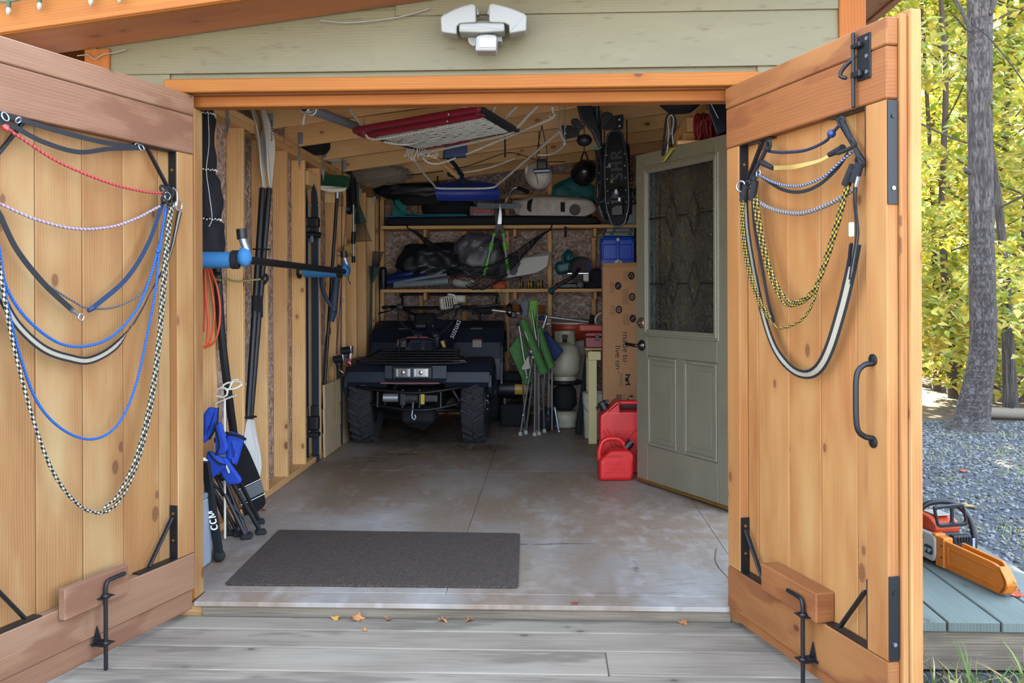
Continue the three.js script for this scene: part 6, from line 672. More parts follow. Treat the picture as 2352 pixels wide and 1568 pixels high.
sling('white rope end tied to a rafter hook', [[1284, 302, 5.6], [1292, 318, 5.7], [1297, 330, 5.75], [1282, 346, 5.9], [1262, 355, 6.0], [1236, 356, 6.05]], 0.0065);
for (const [x, y, d, l] of [[1267, 266, 5.1, 'steel screw hook holding the goal rope'], [1285, 300, 5.56, 'steel screw hook holding the shovel sling'], [1297, 328, 5.75, 'steel screw hook holding the tied rope end']]) { const p = P(x, y, d); single('screw_hook', [tube([p.clone().add(V(0, 0.10, 0)), p.clone().add(V(0, 0.03, 0)), p.clone().add(V(0.012, 0.0, 0)), p.clone().add(V(0, -0.014, 0)), p.clone().add(V(-0.012, 0, 0))], 0.004), cyl(p.clone().add(V(0, 0.04, 0)), p.clone().add(V(0, 0.25, 0)), 0.003)], M.zinc, l, 'hook'); }
{ const p = P(1066, 230, 4.32); const o = thing('pendant_lamp', 'round white pendant lamp in front of the red goal tubes', 'lamp', p); part('globe', lathe([[0.001, -0.036], [0.022, -0.032], [0.037, -0.015], [0.041, 0.004], [0.034, 0.024], [0.02, 0.034], [0.012, 0.036]], 26), M.white, o); part('lamp_holder', cyl([0, 0.034, 0], [0, 0.075, 0], 0.016), M.cream, o); part('lamp_cord', cyl([0, 0.07, 0], [0, hangTop(p.x) - p.y, 0], 0.003), M.cream, o); }
{ // blue snow shovel
  const o = thing('snow_shovel', 'blue snow shovel with wooden handle hung in a rope sling', 'shovel'), bl = std({ map: noiseTex([16, 44, 128], [12, 34, 104], 12, 3, 71), roughness: 0.5 }), c = P(1072, 436, 6.72), k = 6.72 / 2080, rows = [[-70, 28, -0.06], [-64, 24, -0.03], [-52, 10, 0.02], [-48, -6, 0.06], [-42, -20, 0.03]];
  const pos = [], idx = [], nx = 22, prof = [[-26, 62, -0.10], [-22, 66, -0.04], [-10, 70, 0.03], [4, 72, 0.07], [16, 72, 0.06], [26, 72, 0.02]]; for (const [y, hw, z] of prof) for (let i = 0; i <= nx; i++) { const t = i / nx * 2 - 1; pos.push(t * hw * k + (y + 26) * 0.12 * k, -(y + (t * t) * (y < -15 ? 10 : 0)) * k, z + 0.05 * t * t); } for (let j = 0; j < prof.length - 1; j++) for (let i = 0; i < nx; i++) { const a = j * (nx + 1) + i, b = a + nx + 1; idx.push(a, b, a + 1, b, b + 1, a + 1); } const g = new THREE.BufferGeometry(); g.setAttribute('position', new THREE.Float32BufferAttribute(pos, 3)); g.setIndex(idx); g.computeVertexNormals(); const gb = g.clone().translate(0, 0, -0.008); part('scoop', [g.translate(c.x, c.y, c.z), gb.translate(c.x, c.y, c.z)], std({ map: bl.map, color: 0xffffff, roughness: 0.5, side: THREE.DoubleSide }), o);
  part('handle', cyl(P(1060, 414, 6.55), P(992, 354, 5.95), 0.0165), std({ map: studMap, color: 0xe8d8c8, roughness: 0.6 }), o); part('label_sleeve', cyl(P(1042, 398, 6.39), P(1026, 384, 6.25), 0.0185), M.cream, o); part('socket', cyl(P(1075, 424, 6.7), P(1052, 406, 6.46), 0.028, 0.022), M.navy, o);
  const q = thing('roof_rake', 'navy blue plastic scraper with black strut beside the red goal', 'scraper'), d = P(1042, 350, 6.05); part('blade', T(ext([[-0.075, -0.045, 0.01], [0.09, -0.03, 0.01], [0.09, 0.06, 0.01], [-0.06, 0.05, 0.02]], 0.06, { b: 0.01, round: 0.015 }), d.x, d.y, d.z, 0, 0.2), pm(0x14305e, 0.45), q); part('strut', poly([P(1022, 354, 6.05), P(1046, 380, 6.4), P(1062, 402, 6.6)], 0.014), M.navy, q); part('strut_joint', T(rbox(0.12, 0.045, 0.06, 0.015), ...P(1046, 402, 6.62).toArray(), 0, 0, -0.3), M.blackMatt, q);
}
{ // hard hat and lamp, black helmet
  const c = P(1238, 402, 6.85), o = thing('white_helmet', 'white round helmet hanging below the rafters behind a headlamp', 'helmet'); part('shell', [T(lathe([[0.001, 0.11], [0.05, 0.103], [0.085, 0.07], [0.102, 0.02], [0.104, -0.03], [0.098, -0.05], [0.09, -0.045], [0.09, 0.02], [0.06, 0.08], [0.001, 0.098]], 28), c.x, c.y, c.z, 2.3, 0.3)], std({ map: noiseTex([190, 186, 178], [150, 146, 140], 9, 4, 81), roughness: 0.5 }), o); part('ear_lobe', T(ball(0.05, 0, 0, 0, 0.5, 1, 0.9), c.x - 0.085, c.y + 0.03, c.z), M.cream, o); part('hang_cord', cyl([c.x, c.y + 0.08, c.z], [c.x, hangTop(c.x), c.z], 0.003), M.blackMatt, o); part('shell_seam', tube([P(1224, 388, 6.74), P(1232, 405, 6.72), P(1236, 424, 6.75)], 0.002), M.blackMatt, o);
  const h = thing('work_lamp', 'small black work lamp hung in front of the white helmet', 'lamp'), p = P(1245, 378, 6.5); part('housing', [T(rbox(0.075, 0.075, 0.06, 0.012), p.x, p.y, p.z), T(rbox(0.12, 0.03, 0.05, 0.01), p.x, p.y - 0.045, p.z + 0.01, 0, 0, 0.05)], M.black, h); part('front_strip', T(rbox(0.115, 0.014, 0.01, 0.004), p.x, p.y - 0.05, p.z + 0.036, 0, 0, 0.05), pm(0x88a4b4, 0.25), h); part('wire_bail', [tube([p.clone().add(V(-0.035, 0.03, 0)), p.clone().add(V(-0.035, 0.1, 0)), p.clone().add(V(0, 0.28, 0))], 0.0025), tube([p.clone().add(V(0.035, 0.03, 0)), p.clone().add(V(0.035, 0.1, 0)), p.clone().add(V(0, 0.28, 0))], 0.0025)], M.blackMatt, h);
  const b = P(1342, 396, 7.0), e = thing('black_helmet', 'glossy black helmet hanging beside the snowshoes', 'helmet'); part('shell', T(lathe([[0.001, 0.1], [0.05, 0.093], [0.08, 0.06], [0.096, 0.01], [0.094, -0.05], [0.085, -0.07], [0.08, -0.06], [0.085, 0], [0.06, 0.07], [0.001, 0.09]], 28), b.x, b.y, b.z, 1.0, 0.6), pm(0x10131a, 0.25), e); part('chin_strap', tube([b.clone().add(V(-0.05, -0.02, 0.03)), b.clone().add(V(0, 0.16, 0)), b.clone().add(V(0.05, 0.02, 0.03))], 0.006), M.blackMatt, e); part('hang_cord', cyl(b.clone().add(V(0, 0.15, 0)), V(b.x, hangTop(b.x), b.z), 0.003), M.blackMatt, e);
  single('black_cable', tube([P(935, 402, 7.0), P(980, 398, 6.9), P(1070, 382, 6.6), P(1160, 352, 6.2), P(1205, 358, 6.25), P(1240, 370, 6.35), P(1300, 372, 6.6)], 0.003), M.blackMatt, 'thin black cable draped along the rafters to the work lamp', 'cable'); single('hanging_strap', cyl(P(1160, 312, 5.5), P(1160, 361, 5.5), 0.006), M.blackMatt, 'short black strap hanging from the far corner of the goal', 'strap');
}
{ // snowshoes
  const shoe = (lab, top, bot, d, w, tilt, letters) => { const o = thing('snowshoe', lab, 'snowshoe', [0, 0, 0], 0, 'snowshoes hung from a rafter'), a = P(...top, d), b = P(...bot, d), L = a.distanceTo(b), dir = b.clone().sub(a).normalize(), n0 = V(Math.sin(tilt), 0, Math.cos(tilt)), z = n0.addScaledVector(dir, -n0.dot(dir)).normalize(), x = dir.clone().negate().cross(z), m = new THREE.Matrix4().makeBasis(x, dir.clone().negate(), z).setPosition(a.clone().add(b).multiplyScalar(0.5)), H = L / 2;
    const out = [[-w * 0.55, H, 0.05], [w * 0.55, H, 0.05], [w, H * 0.4, 0.1], [w, -H * 0.6, 0.1], [w * 0.5, -H, 0.07], [-w * 0.5, -H, 0.07], [-w, -H * 0.6, 0.1], [-w, H * 0.4, 0.1]]; part('deck', ext(out, 0.01, { b: 0.003, round: 0.06, cs: 8 }).applyMatrix4(m), M.blackMatt, o);
    const sh = shapeOf(out, 0.06).getPoints(8); part('rim_tube', tube(sh.filter((_, i) => i % 2 === 0).map((p) => V(p.x, p.y, 0)), 0.0085, { closed: true, n: 90 }).applyMatrix4(m), pm(0x54585e, 0.35, 0.7), o);
    for (const s of [-1, 1]) for (let k = 0; k < 6; k++) part('rivet', ball(0.005, s * w * 0.78, -H * 0.75 + k * H * 0.25, 0.008, 1, 1, 0.5, 8).applyMatrix4(m), M.steel, o);
    const bd = part('binding', [rbox(w * 1.1, 0.2, 0.03, 0.012, 0, -H * 0.5, 0.022), rbox(w * 0.9, 0.08, 0.06, 0.02, 0, -H * 0.35, 0.04)].map((g) => g.applyMatrix4(m)), M.black, o); for (let k = 0; k < 3; k++) part('binding_strap', T(ribbon([[-w * 0.75, 0, 0.01], [-w * 0.3, 0.02, 0.07], [w * 0.3, 0.02, 0.07], [w * 0.75, 0, 0.01]], V(0, 0, 1), 0.02, 0.004), 0, -H * (0.28 + 0.17 * k), 0, 0, 0, 0.25).applyMatrix4(m), k % 2 ? pm(0x3a3f48, 0.5) : M.blackMatt, bd); part('buckle', [rbox(0.02, 0.035, 0.014, 0.003, w * 0.1, -H * 0.3, 0.082), rbox(0.02, 0.03, 0.014, 0.003, w * 0.35, -H * 0.46, 0.078)].map((g) => g.applyMatrix4(m)), M.silver, bd);
    if (letters) { part('number', T(text('6', 0.03, 0.001), -w * 0.55, H * 0.28, 0.0058).applyMatrix4(m), pm(0x9a9ca0, 0.5), o); part('lettering', T(text('SHR', 0.085, 0.001), w * 0.05, H * 0.28, 0.0056, 0, 0, Math.PI / 2).applyMatrix4(m), pm(0x24272c, 0.5), o); part('yellow_mark', T(text('X', 0.026, 0.001), -w * 0.4, -H * 0.05, 0.0058).applyMatrix4(m), pm(0xa08a30, 0.5), o); }
    part('hang_cord', cyl(a.clone().add(V(0, -0.02, 0)), V(a.x, hangTop(a.x), a.z), 0.004), M.blackMatt, o); return o; };
  shoe('black lettered snowshoe hanging in front of the back shelf', [1412, 300], [1420, 520], 6.6, 0.085, -0.25, true); shoe('black snowshoe with grey binding straps, hung behind the lettered one', [1388, 330], [1400, 508], 6.85, 0.08, 0.35, false); shoe('narrow black snowshoe seen edge on beside the lettered one', [1440, 330], [1438, 506], 6.7, 0.06, 1.1, false);
}
{ // swim fins hung in a bunch
  const o = thing('swim_fins', 'pair of black rubber swim fins hanging heel down from the rafters', 'fins'), d = 5.9, m = pm(0x11151c, 0.5), k = d / 2080, c = P(1370, 300, d), sh = (l) => l.map(([x, y, r]) => [(x - 1370) * k, -(y - 300) * k, r]);
  [[[1318, 232], [1356, 232], [1362, 260], [1376, 300], [1382, 334], [1372, 336], [1358, 306], [1332, 280]], [[1362, 232], [1374, 232], [1378, 250], [1384, 300], [1384, 332], [1374, 334], [1368, 290]]].forEach((l, i) => { const f = part('fin_blade', T(ext(sh(l), 0.02, { b: 0.006, round: 0.012 }), c.x, c.y, c.z + 0.03 - i * 0.06, 0, i ? -0.5 : 0.3), m, o); part('edge_rib', tube((i ? [[1366, 234], [1372, 290], [1379, 332]] : [[1338, 236], [1352, 280], [1366, 310], [1377, 334]]).map(([x, y]) => P(x, y, d - 0.045 + i * 0.06)), 0.006), pm(0x3a4450, 0.5), f); });
  [[[1288, 282], [1312, 284], [1332, 296], [1330, 310], [1294, 316]], [[1312, 272], [1326, 270], [1345, 292], [1332, 300], [1312, 284]], [[1380, 262], [1395, 257], [1408, 264], [1404, 288], [1380, 298]], [[1408, 268], [1432, 263], [1434, 270], [1432, 298], [1384, 300]]].forEach((l, i) => { const f = part('heel_flap', T(ext(sh(l), 0.012, { b: 0.004, round: 0.01 }), c.x, c.y, c.z + 0.02 * (i - 1), 0, 0.15 * (i - 1.5)), m, o); if (i === 0 || i === 3) for (const e of [0, 1]) part('eyelet', ball(0.008, ...P(i ? 1423 : 1298, (i ? 274 : 291) + e * 15, d - 0.035).toArray(), 1, 1, 0.4, 10), M.steel, f); });
  part('foot_pocket', [T(ball(0.05, 0, 0, 0, 1, 0.8, 1), ...P(1342, 322, d).toArray()), T(ball(0.05, 0, 0, 0, 1, 0.8, 1), ...P(1395, 285, d + 0.06).toArray())], m, o); part('hang_cord', [tube([P(1358, 336, d - 0.02), P(1372, 342, d - 0.02), P(1380, 338, d - 0.02)], 0.006), cyl(P(1372, 336, d), V(P(1372, 336, d).x, hangTop(P(1372, 336, d).x), -d), 0.004)], pm(0x2c7c7c, 0.6), o);
  single('lace_bundle', [cyl(P(1376, 340, 6.1), V(P(1376, 340, 6.1).x, hangTop(P(1376, 340, 6.1).x), -6.1), 0.004), tube([P(1376, 340, 6.1), P(1382, 400, 6.15), P(1378, 440, 6.2), P(1374, 460, 6.2)], 0.008), tube([P(1368, 345, 6.1), P(1372, 390, 6.15), P(1366, 450, 6.2), P(1376, 470, 6.2)], 0.007)], M.blackMatt, 'black laces dangling between swim fins and snowshoes', 'laces');
}
{ // high shelf over the entry door with lumber, cords and a tub
  const sh = thing('wall_shelf', 'short high shelf board on the right wall behind the entry door', 'shelf'); part('board', box(0.74, 1.045, 2.05, 2.072, -6.55, -5.32, { g: 'z' }), M.stud[1], sh); parts('bracket', [box(1.03, 1.048, 1.85, 2.049, -5.45, -5.42), box(1.03, 1.048, 1.85, 2.049, -6.4, -6.37)], M.zinc, sh);
  const bl = [[1567, 304, 1610, 337, 5.62, 'thick timber offcut lying lower on the high shelf', 2], [1575, 286, 1612, 318, 5.7, 'pale timber offcut lying on top of the other', 0]]; { const a = P(1589, 320, 5.6); single('timber_offcut', box(a.x - 0.055, a.x + 0.055, 2.073, 2.163, -6.25, -5.6, { g: 'z' }), M.stud[2], bl[0][5], 'lumber', 'timber offcuts on the high shelf'); single('timber_offcut', box(a.x - 0.035, a.x + 0.055, 2.1635, 2.25, -6.2, -5.56, { g: 'z' }), M.stud[3], bl[1][5], 'lumber', 'timber offcuts on the high shelf'); }
  const rc = thing('cord_coil', 'dark red electric cord coiled on the high shelf', 'cord'), c = P(1632, 305, 5.5); for (let k = 0; k < 12; k++) part('cord_turn', T(new THREE.TorusGeometry(0.085, 0.0065, 6, 36), c.x - 0.07 + k * 0.0125, 2.073 + 0.1, c.z - 0.05 * (k % 2), 0.1 * Math.sin(k), Math.PI / 2 - 0.5 + 0.06 * Math.sin(k * 2)), pm(0x8a2430, 0.5), rc); part('cord_end', tube([P(1604, 286, 5.4), P(1610, 300, 5.38), P(1600, 335, 5.38)], 0.006), pm(0x8a2430, 0.5), rc); part('cord_plug', cyl(P(1628, 278, 5.4), P(1634, 262, 5.4), 0.018, 0.014), pm(0x7a1e28, 0.5), rc);
  const hk = thing('bungee_hook', 'steel loop hook with black bungee hanging above the entry door', 'hook'), q = 5.35; part('steel_loop', tube([P(1532, 350, q), P(1536, 300, q), P(1533, 275, q), P(1541, 263, q), P(1548, 275, q), P(1544, 300, q), P(1546, 330, q)], 0.006), M.zinc, hk); part('bungee', tube([P(1521, 356, q), P(1526, 310, q), P(1531, 270, q), P(1541, 260, q), P(1551, 272, q), P(1549, 300, q), P(1530, 335, q), P(1524, 356, q)], 0.006), M.blackMatt, hk); part('screw_eye', cyl(P(1541, 262, q), V(P(1541, 262, q).x, hangTop(P(1541, 262, q).x), -q), 0.003), M.zinc, hk);
  const yr = thing('rope_bundle', 'yellow rope bundle hanging beside the high shelf', 'rope'), y = P(1543, 348, 5.4); for (let k = 0; k < 7; k++) part('rope_loop', tube([V(y.x - 0.05, y.y - 0.06, y.z + 0.01 * k), V(y.x - 0.03 + k * 0.006, y.y + 0.01, y.z + 0.01 * k), V(y.x + 0.01 + 0.006 * k, y.y + 0.02 - 0.004 * k, y.z), V(y.x + 0.045 + 0.004 * k, y.y - 0.06, y.z + 0.01 * k)], 0.0045), pm(0xb0a83c, 0.7), yr); part('bundle_tie', cyl([y.x, y.y + 0.015, y.z], [y.x, hangTop(y.x), y.z], 0.003), M.blackMatt, yr);
  const tb = P(1562, 246, 5.3); const tub = thing('black_tub', 'round black tub stowed up under the rafters above the entry door', 'tub', [tb.x, tb.y, tb.z]); part('tub_body', lathe([[0.001, -0.03], [0.07, -0.028], [0.115, 0.01], [0.125, 0.12], [0.13, 0.12], [0.13, 0.125], [0.12, 0.125], [0.11, 0.015], [0.001, -0.02]], 32), M.blackMatt, tub); part('tub_sling', [cyl([-0.12, 0.1, 0], [-0.12, 0.24, 0], 0.004), cyl([0.12, 0.1, 0], [0.12, 0.24, 0], 0.004)], M.blackMatt, tub);
  const pn = P(1640, 262, 5.15); const pb = thing('dark_board', 'dark blue black board leaning under the rafters over the entry door', 'board'); part('board_sheet', T(bb(0.16, 0.34, 0.012, { b: 0.003 }), pn.x + 0.03, pn.y + 0.07, pn.z, 0, 0.3, 0.35), pm(0x1a222e, 0.5), pb); part('board_edge', cyl(P(1630, 232, 5.1), P(1650, 272, 5.1), 0.003), M.silver, pb); part('board_hook', cyl([pn.x + 0.03, pn.y + 0.2, pn.z], [pn.x + 0.03, hangTop(pn.x), pn.z], 0.004), M.zinc, pb);
}
// ---------------------------------------------------------------- back shelves and what lies on them
const SU = 1.806, SLo = 1.215;
for (const [y, x1, lab] of [[SU, 0.842, 'upper pine shelf board along the back wall'], [SLo, 0.8, 'lower pine shelf board along the back wall']]) { const o = thing('back_shelf', lab, 'shelf', [0, 0, 0], 0, 'shelves on the back wall'); part('board', box(-1.58, x1, y - 0.03, y, -8.745, -8.38, { g: 'x' }), M.stud[1], o); if (y > 1.5) part('post', box(0.792, 0.83, 0.0, y - 0.031, -8.43, -8.392), M.stud[0], o), part('post', box(0.792, 0.83, y + 0.001, 2.14, -8.43, -8.392), M.stud[2], o); for (const x of [-1.2, -0.35, 0.4]) part('shelf_bracket', box(x, x + 0.03, y - 0.1, y - 0.0305, -8.745, -8.5, { g: 'z' }), M.stud[2], o); }
const X8 = (px) => at(px, 600, 8.5).x, set = (g, px, y, d = 8.5, ry = 0) => T(g, X8(px) * d / 8.5, y + 0.001, -d, 0, ry);
{ // upper shelf
  const sb = thing('ski_bag', 'long flat black ski bag on the upper back shelf', 'bag'); part('bag_body', set(lump(1.0, 0.05, 0.15, { f: 5, amp: 0.015, s: 2, sq: 0.5, flat: 0.8 }), 1130, SU), std({ color: 0x14181f, roughness: 0.8 }), sb); part('bag_strap', [set(bb(0.028, 0.1, 0.004), 1299, SU - 0.07, 8.345), set(bb(0.03, 0.004, 0.1), 1299, SU + 0.02, 8.4)], webBlack, sb);
  const Y1 = SU + 0.083; const fm = thing('foam_mat', 'teal foam camping mat with one end curled up on the shelf', 'mat'); const prof = [[1074, 0.0], [1020, 0.002], [960, 0.004], [935, 0.012], [917, 0.045], [908, 0.09], [903, 0.14], [906, 0.185]]; const up = prof.map(([p, y]) => [X8(p), y]), dn = prof.map(([p, y], i) => [X8(p) + (i > 3 ? 0.012 : 0), y + 0.012]).reverse(); part('mat_sheet', ext([...up, ...dn], 0.2, { b: 0.002 }).translate(0, Y1 + 0.012, -8.5), std({ color: 0x1f6f6a, roughness: 0.85 }), fm); part('curled_end', T(ext([[0.0, 0.0, 0.02], [0.17, 0.0, 0.04], [0.125, 0.1, 0.05], [0.15, 0.2, 0.01], [0.03, 0.16, 0.02], [0.02, 0.08, 0.04]], 0.012, { b: 0.003, round: 0.02 }), X8(902), Y1 + 0.012, -8.46, -0.2, 0.35), std({ color: 0x2a8a80, roughness: 0.85 }), fm); part('blue_layer', box(X8(889), X8(1076), Y1 + 0.001, Y1 + 0.011, -8.62, -8.38), pm(0x2a78b8, 0.8), fm);
  single('duffel', set(lump(0.24, 0.09, 0.1, { f: 2, amp: 0.06, s: 4 }), 1032, Y1 + 0.025, 8.58), M.blackMatt, 'black soft duffel bag lying on the teal mat', 'bag');
  const tk = thing('tackle_box', 'clear tackle box with red latches on the upper back shelf', 'box'); part('box_body', set(rbox(0.25, 0.1, 0.16, 0.015, 0, 0.05, 0), 1110, Y1, 8.48), pm(0x5a646e, 0.25), tk); part('latch', set(rbox(0.16, 0.035, 0.012, 0.004, 0, 0.05, 0.082), 1110, Y1, 8.48), pm(0xa83434, 0.4), tk); for (const s of [-1, 1]) part('side_latch', set(rbox(0.025, 0.055, 0.014, 0.004, s * 0.1, 0.035, 0.084), 1110, Y1, 8.48), pm(0x8a2c2c, 0.4), tk);
  const ln = thing('landing_net', 'landing net with steel hoop resting above the tackle box', 'net'); const hp = [[1100, 462], [1108, 430], [1130, 402], [1165, 385], [1188, 398], [1182, 425], [1160, 438], [1130, 446]].map(([x, y]) => P(x, y + 8, 8.55)); part('hoop', tube([...hp], 0.006, { closed: true, n: 60 }), M.zinc, ln); const nt = []; for (let i = 0; i < 9; i++) { const t = i / 8; nt.push(tube([P(1104 + t * 78, 448 - t * 40, 8.46), P(1110 + t * 60, 470 - t * 10, 8.42), P(1115 + t * 40, 482, 8.46)], 0.002, { n: 12, k: 4 })); nt.push(tube([P(1106, 446 + i * 4, 8.45), P(1140, 440 + i * 5, 8.4), P(1180 - i * 3, 412 + i * 8, 8.45)], 0.002, { n: 12, k: 4 })); } part('mesh', nt, pm(0x3a4a48, 0.8), ln); part('handle', cyl(P(1106, 470, 8.46), V(X8(1102), Y1 + 0.1, -8.5), 0.012), M.black, ln);
  const au = thing('crank_drill', 'hand crank with bent steel rod and black grip on the shelf', 'crank'); part('rod', tube([V(X8(1158), Y1 + 0.004, -8.47), P(1160, 466, 8.4), P(1178, 434, 8.4), P(1188, 431, 8.4)], 0.007), M.steel, au); part('grip', cyl(P(1188, 431, 8.4), P(1215, 441, 8.4), 0.018), M.blackMatt, au);
  single('hand_saw', T(ext([[-0.2, -0.02], [0.2, -0.005], [0.22, 0.03], [0.2, 0.04], [-0.2, 0.035]], 0.006, { b: 0.001, round: 0.006 }), ...P(1145, 476, 8.36).toArray(), 0, 0, -0.05), pm(0x4c5660, 0.4, 0.6), 'grey saw blade laid across the tackle box', 'saw');
  const wd = thing('white_duffel', 'white canvas bag with black straps on the upper shelf', 'bag'); part('bag_body', set(lump(0.37, 0.11, 0.12, { f: 2.4, amp: 0.05, s: 9, sq: 0.7 }), 1272, Y1 - 0.01, 8.5), std({ map: noiseTex([222, 216, 206], [184, 178, 172], 10, 4, 91), roughness: 0.85 }), wd); for (const [p, t] of [[1228, -0.4], [1294, -0.05]]) part('bag_strap', set(T(T(lathe([[0.112, -0.02], [0.124, -0.02], [0.124, 0.02], [0.112, 0.02], [0.112, -0.02]], 32), 0, 0, 0, 0, 0, Math.PI / 2).scale(1, 0.86, 1.02), 0, 0.08, 0, 0, t, 0), p, Y1, 8.5), webBlack, wd); part('end_disc', set(cyl([0, 0.055, 0.11], [0, 0.055, 0.15], 0.052, 0.045, 20), 1320, Y1, 8.5), M.black, wd);
  const tt = thing('teal_tarp', 'crumpled teal tarpaulin heaped behind the white canvas bag', 'tarp'); part('tarp_heap', set(lump(0.2, 0.17, 0.07, { f: 3, amp: 0.1, s: 14, sq: 0.9 }), 1318, Y1 + 0.06, 8.66), std({ map: noiseTex([30, 124, 124], [18, 84, 92], 8, 4, 93), roughness: 0.55 }), tt); part('grommet', T(new THREE.TorusGeometry(0.012, 0.004, 8, 16), ...P(1327, 454, 8.5).toArray()), M.silver, tt);
  for (const [px, n, lab] of [[1356, 7, 'short stack of thin slats beside the black helmet'], [1446, 9, 'stack of thin wooden slats at the right end of the shelf']]) { const o = thing('slat_stack', lab, 'slats', [0, 0, 0], 0, 'stacked slats at the back'); for (let k = 0; k < n; k++) part('slat', T(bb(0.1 + 0.01 * Math.sin(k * 3), 0.014, 0.07, { g: 'x' }), X8(px) + 0.004 * Math.sin(k * 5), 2.137 + k * 0.019, -8.79), k % 2 ? M.stud[2] : M.soffit[0], o); }
  const gj = thing('grey_jug', 'pale grey plastic jug at the right end of the upper shelf', 'jug'); part('jug_body', set(T(ext([[-0.05, 0, 0.02], [0.05, 0, 0.02], [0.05, 0.17, 0.03], [0.02, 0.25, 0.02], [-0.02, 0.25, 0.02], [-0.05, 0.17, 0.03]], 0.09, { b: 0.015, round: 0.02 }), 0, 0, 0), 1452, SU, 8.6), pm(0x8e9aa0, 0.5), gj); part('jug_cap', set(cyl([0, 0.25, 0], [0, 0.275, 0], 0.02), 1452, SU, 8.6), M.white, gj);
}
{ // lower shelf
  const tarpB = std({ map: noiseTex([18, 22, 30], [34, 38, 46], 12, 4, 95), roughness: 0.35 });
  single('black_sack', set(lump(0.32, 0.17, 0.15, { f: 2.6, amp: 0.09, s: 21 }), 1000, SLo + 0.13, 8.57), tarpB, 'big crumpled black plastic sack under the upper shelf', 'sack');
  const bt = thing('blue_tarp', 'rolled blue tarpaulin slanting on the lower shelf', 'tarp'), bm = std({ map: noiseTex([20, 48, 112], [14, 34, 84], 14, 4, 97), roughness: 0.45 }); part('roll', cyl(P(885, 646, 8.5), P(990, 616, 8.5), 0.055, 0.05, 20), bm, bt); part('roll', cyl(P(890, 648, 8.42), P(980, 638, 8.42), 0.04, 0.045, 20), bm, bt); part('roll_core', cyl(P(988, 617, 8.5), P(993, 615, 8.5), 0.02), M.blackMatt, bt);
  const pr = thing('film_roll', 'roll of translucent plastic sheeting at the front of the lower shelf', 'plastic film'); part('film', cyl(P(905, 655, 8.4), P(1030, 645, 8.4), 0.03, 0.034, 18), new THREE.MeshPhysicalMaterial({ color: 0x9aa8ae, roughness: 0.25, transmission: 0.4, thickness: 0 }), pr); part('loose_flap', ribbon([P(905, 652, 8.36), P(960, 640, 8.35), P(1026, 630, 8.37)], V(0, 0.6, 0.8), 0.03, 0.002), pm(0x8c9aa0, 0.3), pr);
  single('folded_cover', set(T(ext([[-0.14, 0, 0.02], [0.14, 0.0, 0.02], [0.12, 0.14, 0.03], [-0.1, 0.15, 0.03]], 0.16, { b: 0.02, round: 0.03 }), 0, 0, 0), 945, SLo + 0.13, 8.62), tarpB, 'dark folded cover behind the blue tarpaulin roll', 'cover'); single('black_canister', set(lathe([[0.001, 0], [0.035, 0], [0.037, 0.18], [0.03, 0.2], [0.02, 0.21], [0.001, 0.21]], 20), 880, SLo, 8.45), M.black, 'slim black canister at the left end of the lower shelf', 'canister');
  const gt = thing('grey_tarp', 'crumpled grey tarpaulin with metal grommets on the lower shelf', 'tarp'); part('tarp_heap', set(lump(0.24, 0.22, 0.12, { f: 3.2, amp: 0.07, s: 31 }), 1100, SLo + 0.12, 8.55), std({ map: noiseTex([96, 94, 100], [58, 58, 66], 12, 4, 99), roughness: 0.4 }), gt); parts('grommet', [[1091, 555], [1105, 571], [1115, 579]].map(([x, y]) => T(new THREE.TorusGeometry(0.012, 0.0045, 8, 16), ...P(x, y, 8.4).toArray())), M.silver, gt);
  single('grey_sack', set(lump(0.14, 0.13, 0.09, { f: 3, amp: 0.08, s: 37 }), 1165, SLo + 0.08, 8.58), std({ color: 0x55565e, roughness: 0.5 }), 'grey plastic sack right behind the green loppers', 'sack');
  // hammock net slung under the upper shelf
  const hn = thing('net_hammock', 'black net hammock slung under the upper shelf holding loose gear', 'net'), A = P(937, 524, 8.33), B = P(1264, 526, 8.33), net = []; const S = (t, v) => { const p = A.clone().lerp(B, t), w = Math.pow(Math.sin(Math.PI * t), 1.3), topY = [0.40, 0.24], sag = w * (v < 0 ? 0.33 + 0.0 : 0) ; return V(p.x + 0.02 * Math.sin(t * 7), p.y - w * (0.36 + 0.2 * v) + 0.0, p.z + w * 0.1 * Math.sin((v + 0.3) * 2.2)); };
  for (let i = 0; i <= 12; i += 3) net.push(tube(Array.from({ length: 25 }, (_, k) => S(k / 24, i / 12 + ((k % 2) ? 0.03 : -0.03))), i === 0 || i === 12 ? 0.005 : 0.0016, { n: 60, k: 4 })); for (let k = -12; k < 36; k++) for (const s of [1]) { const l = []; for (let i = 0; i <= 12; i++) { const t = 0.1 + (k + i * 0.9) / 36; if (t > 0.06 && t < 0.94) l.push(S(t, i / 12)); } if (l.length > 3) if (k % 2) net.push(tube(l, 0.002, { n: 24, k: 4 })); const l2 = []; for (let i = 0; i <= 12; i++) { const t = 0.1 + (k + 12 - i * 0.9) / 36; if (t > 0.06 && t < 0.94) l2.push(S(t, i / 12)); } if (l2.length > 3) if (k % 2) net.push(tube(l2, 0.002, { n: 24, k: 4 })); }
  part('net_mesh', net, M.blackMatt, hn); part('end_cord', [cyl(A, A.clone().add(V(-0.03, 0.05, -0.06)), 0.006), cyl(B, B.clone().add(V(0.02, 0.05, -0.06)), 0.006)], M.blackMatt, hn);
  single('white_buoy', T(ball(0.07, 0, 0, 0, 1.6, 0.7, 0.8), ...P(1065, 648, 8.34).toArray()), std({ color: 0xa8a49c, roughness: 0.6 }), 'white float lying in the net hammock', 'float'); single('orange_bundle', T(ball(0.05, 0, 0, 0, 1.5, 0.6, 0.8), ...P(1060, 637, 8.4).toArray()), pm(0xa8503c, 0.6), 'dull orange cloth bundle lying in the net hammock', 'bundle');
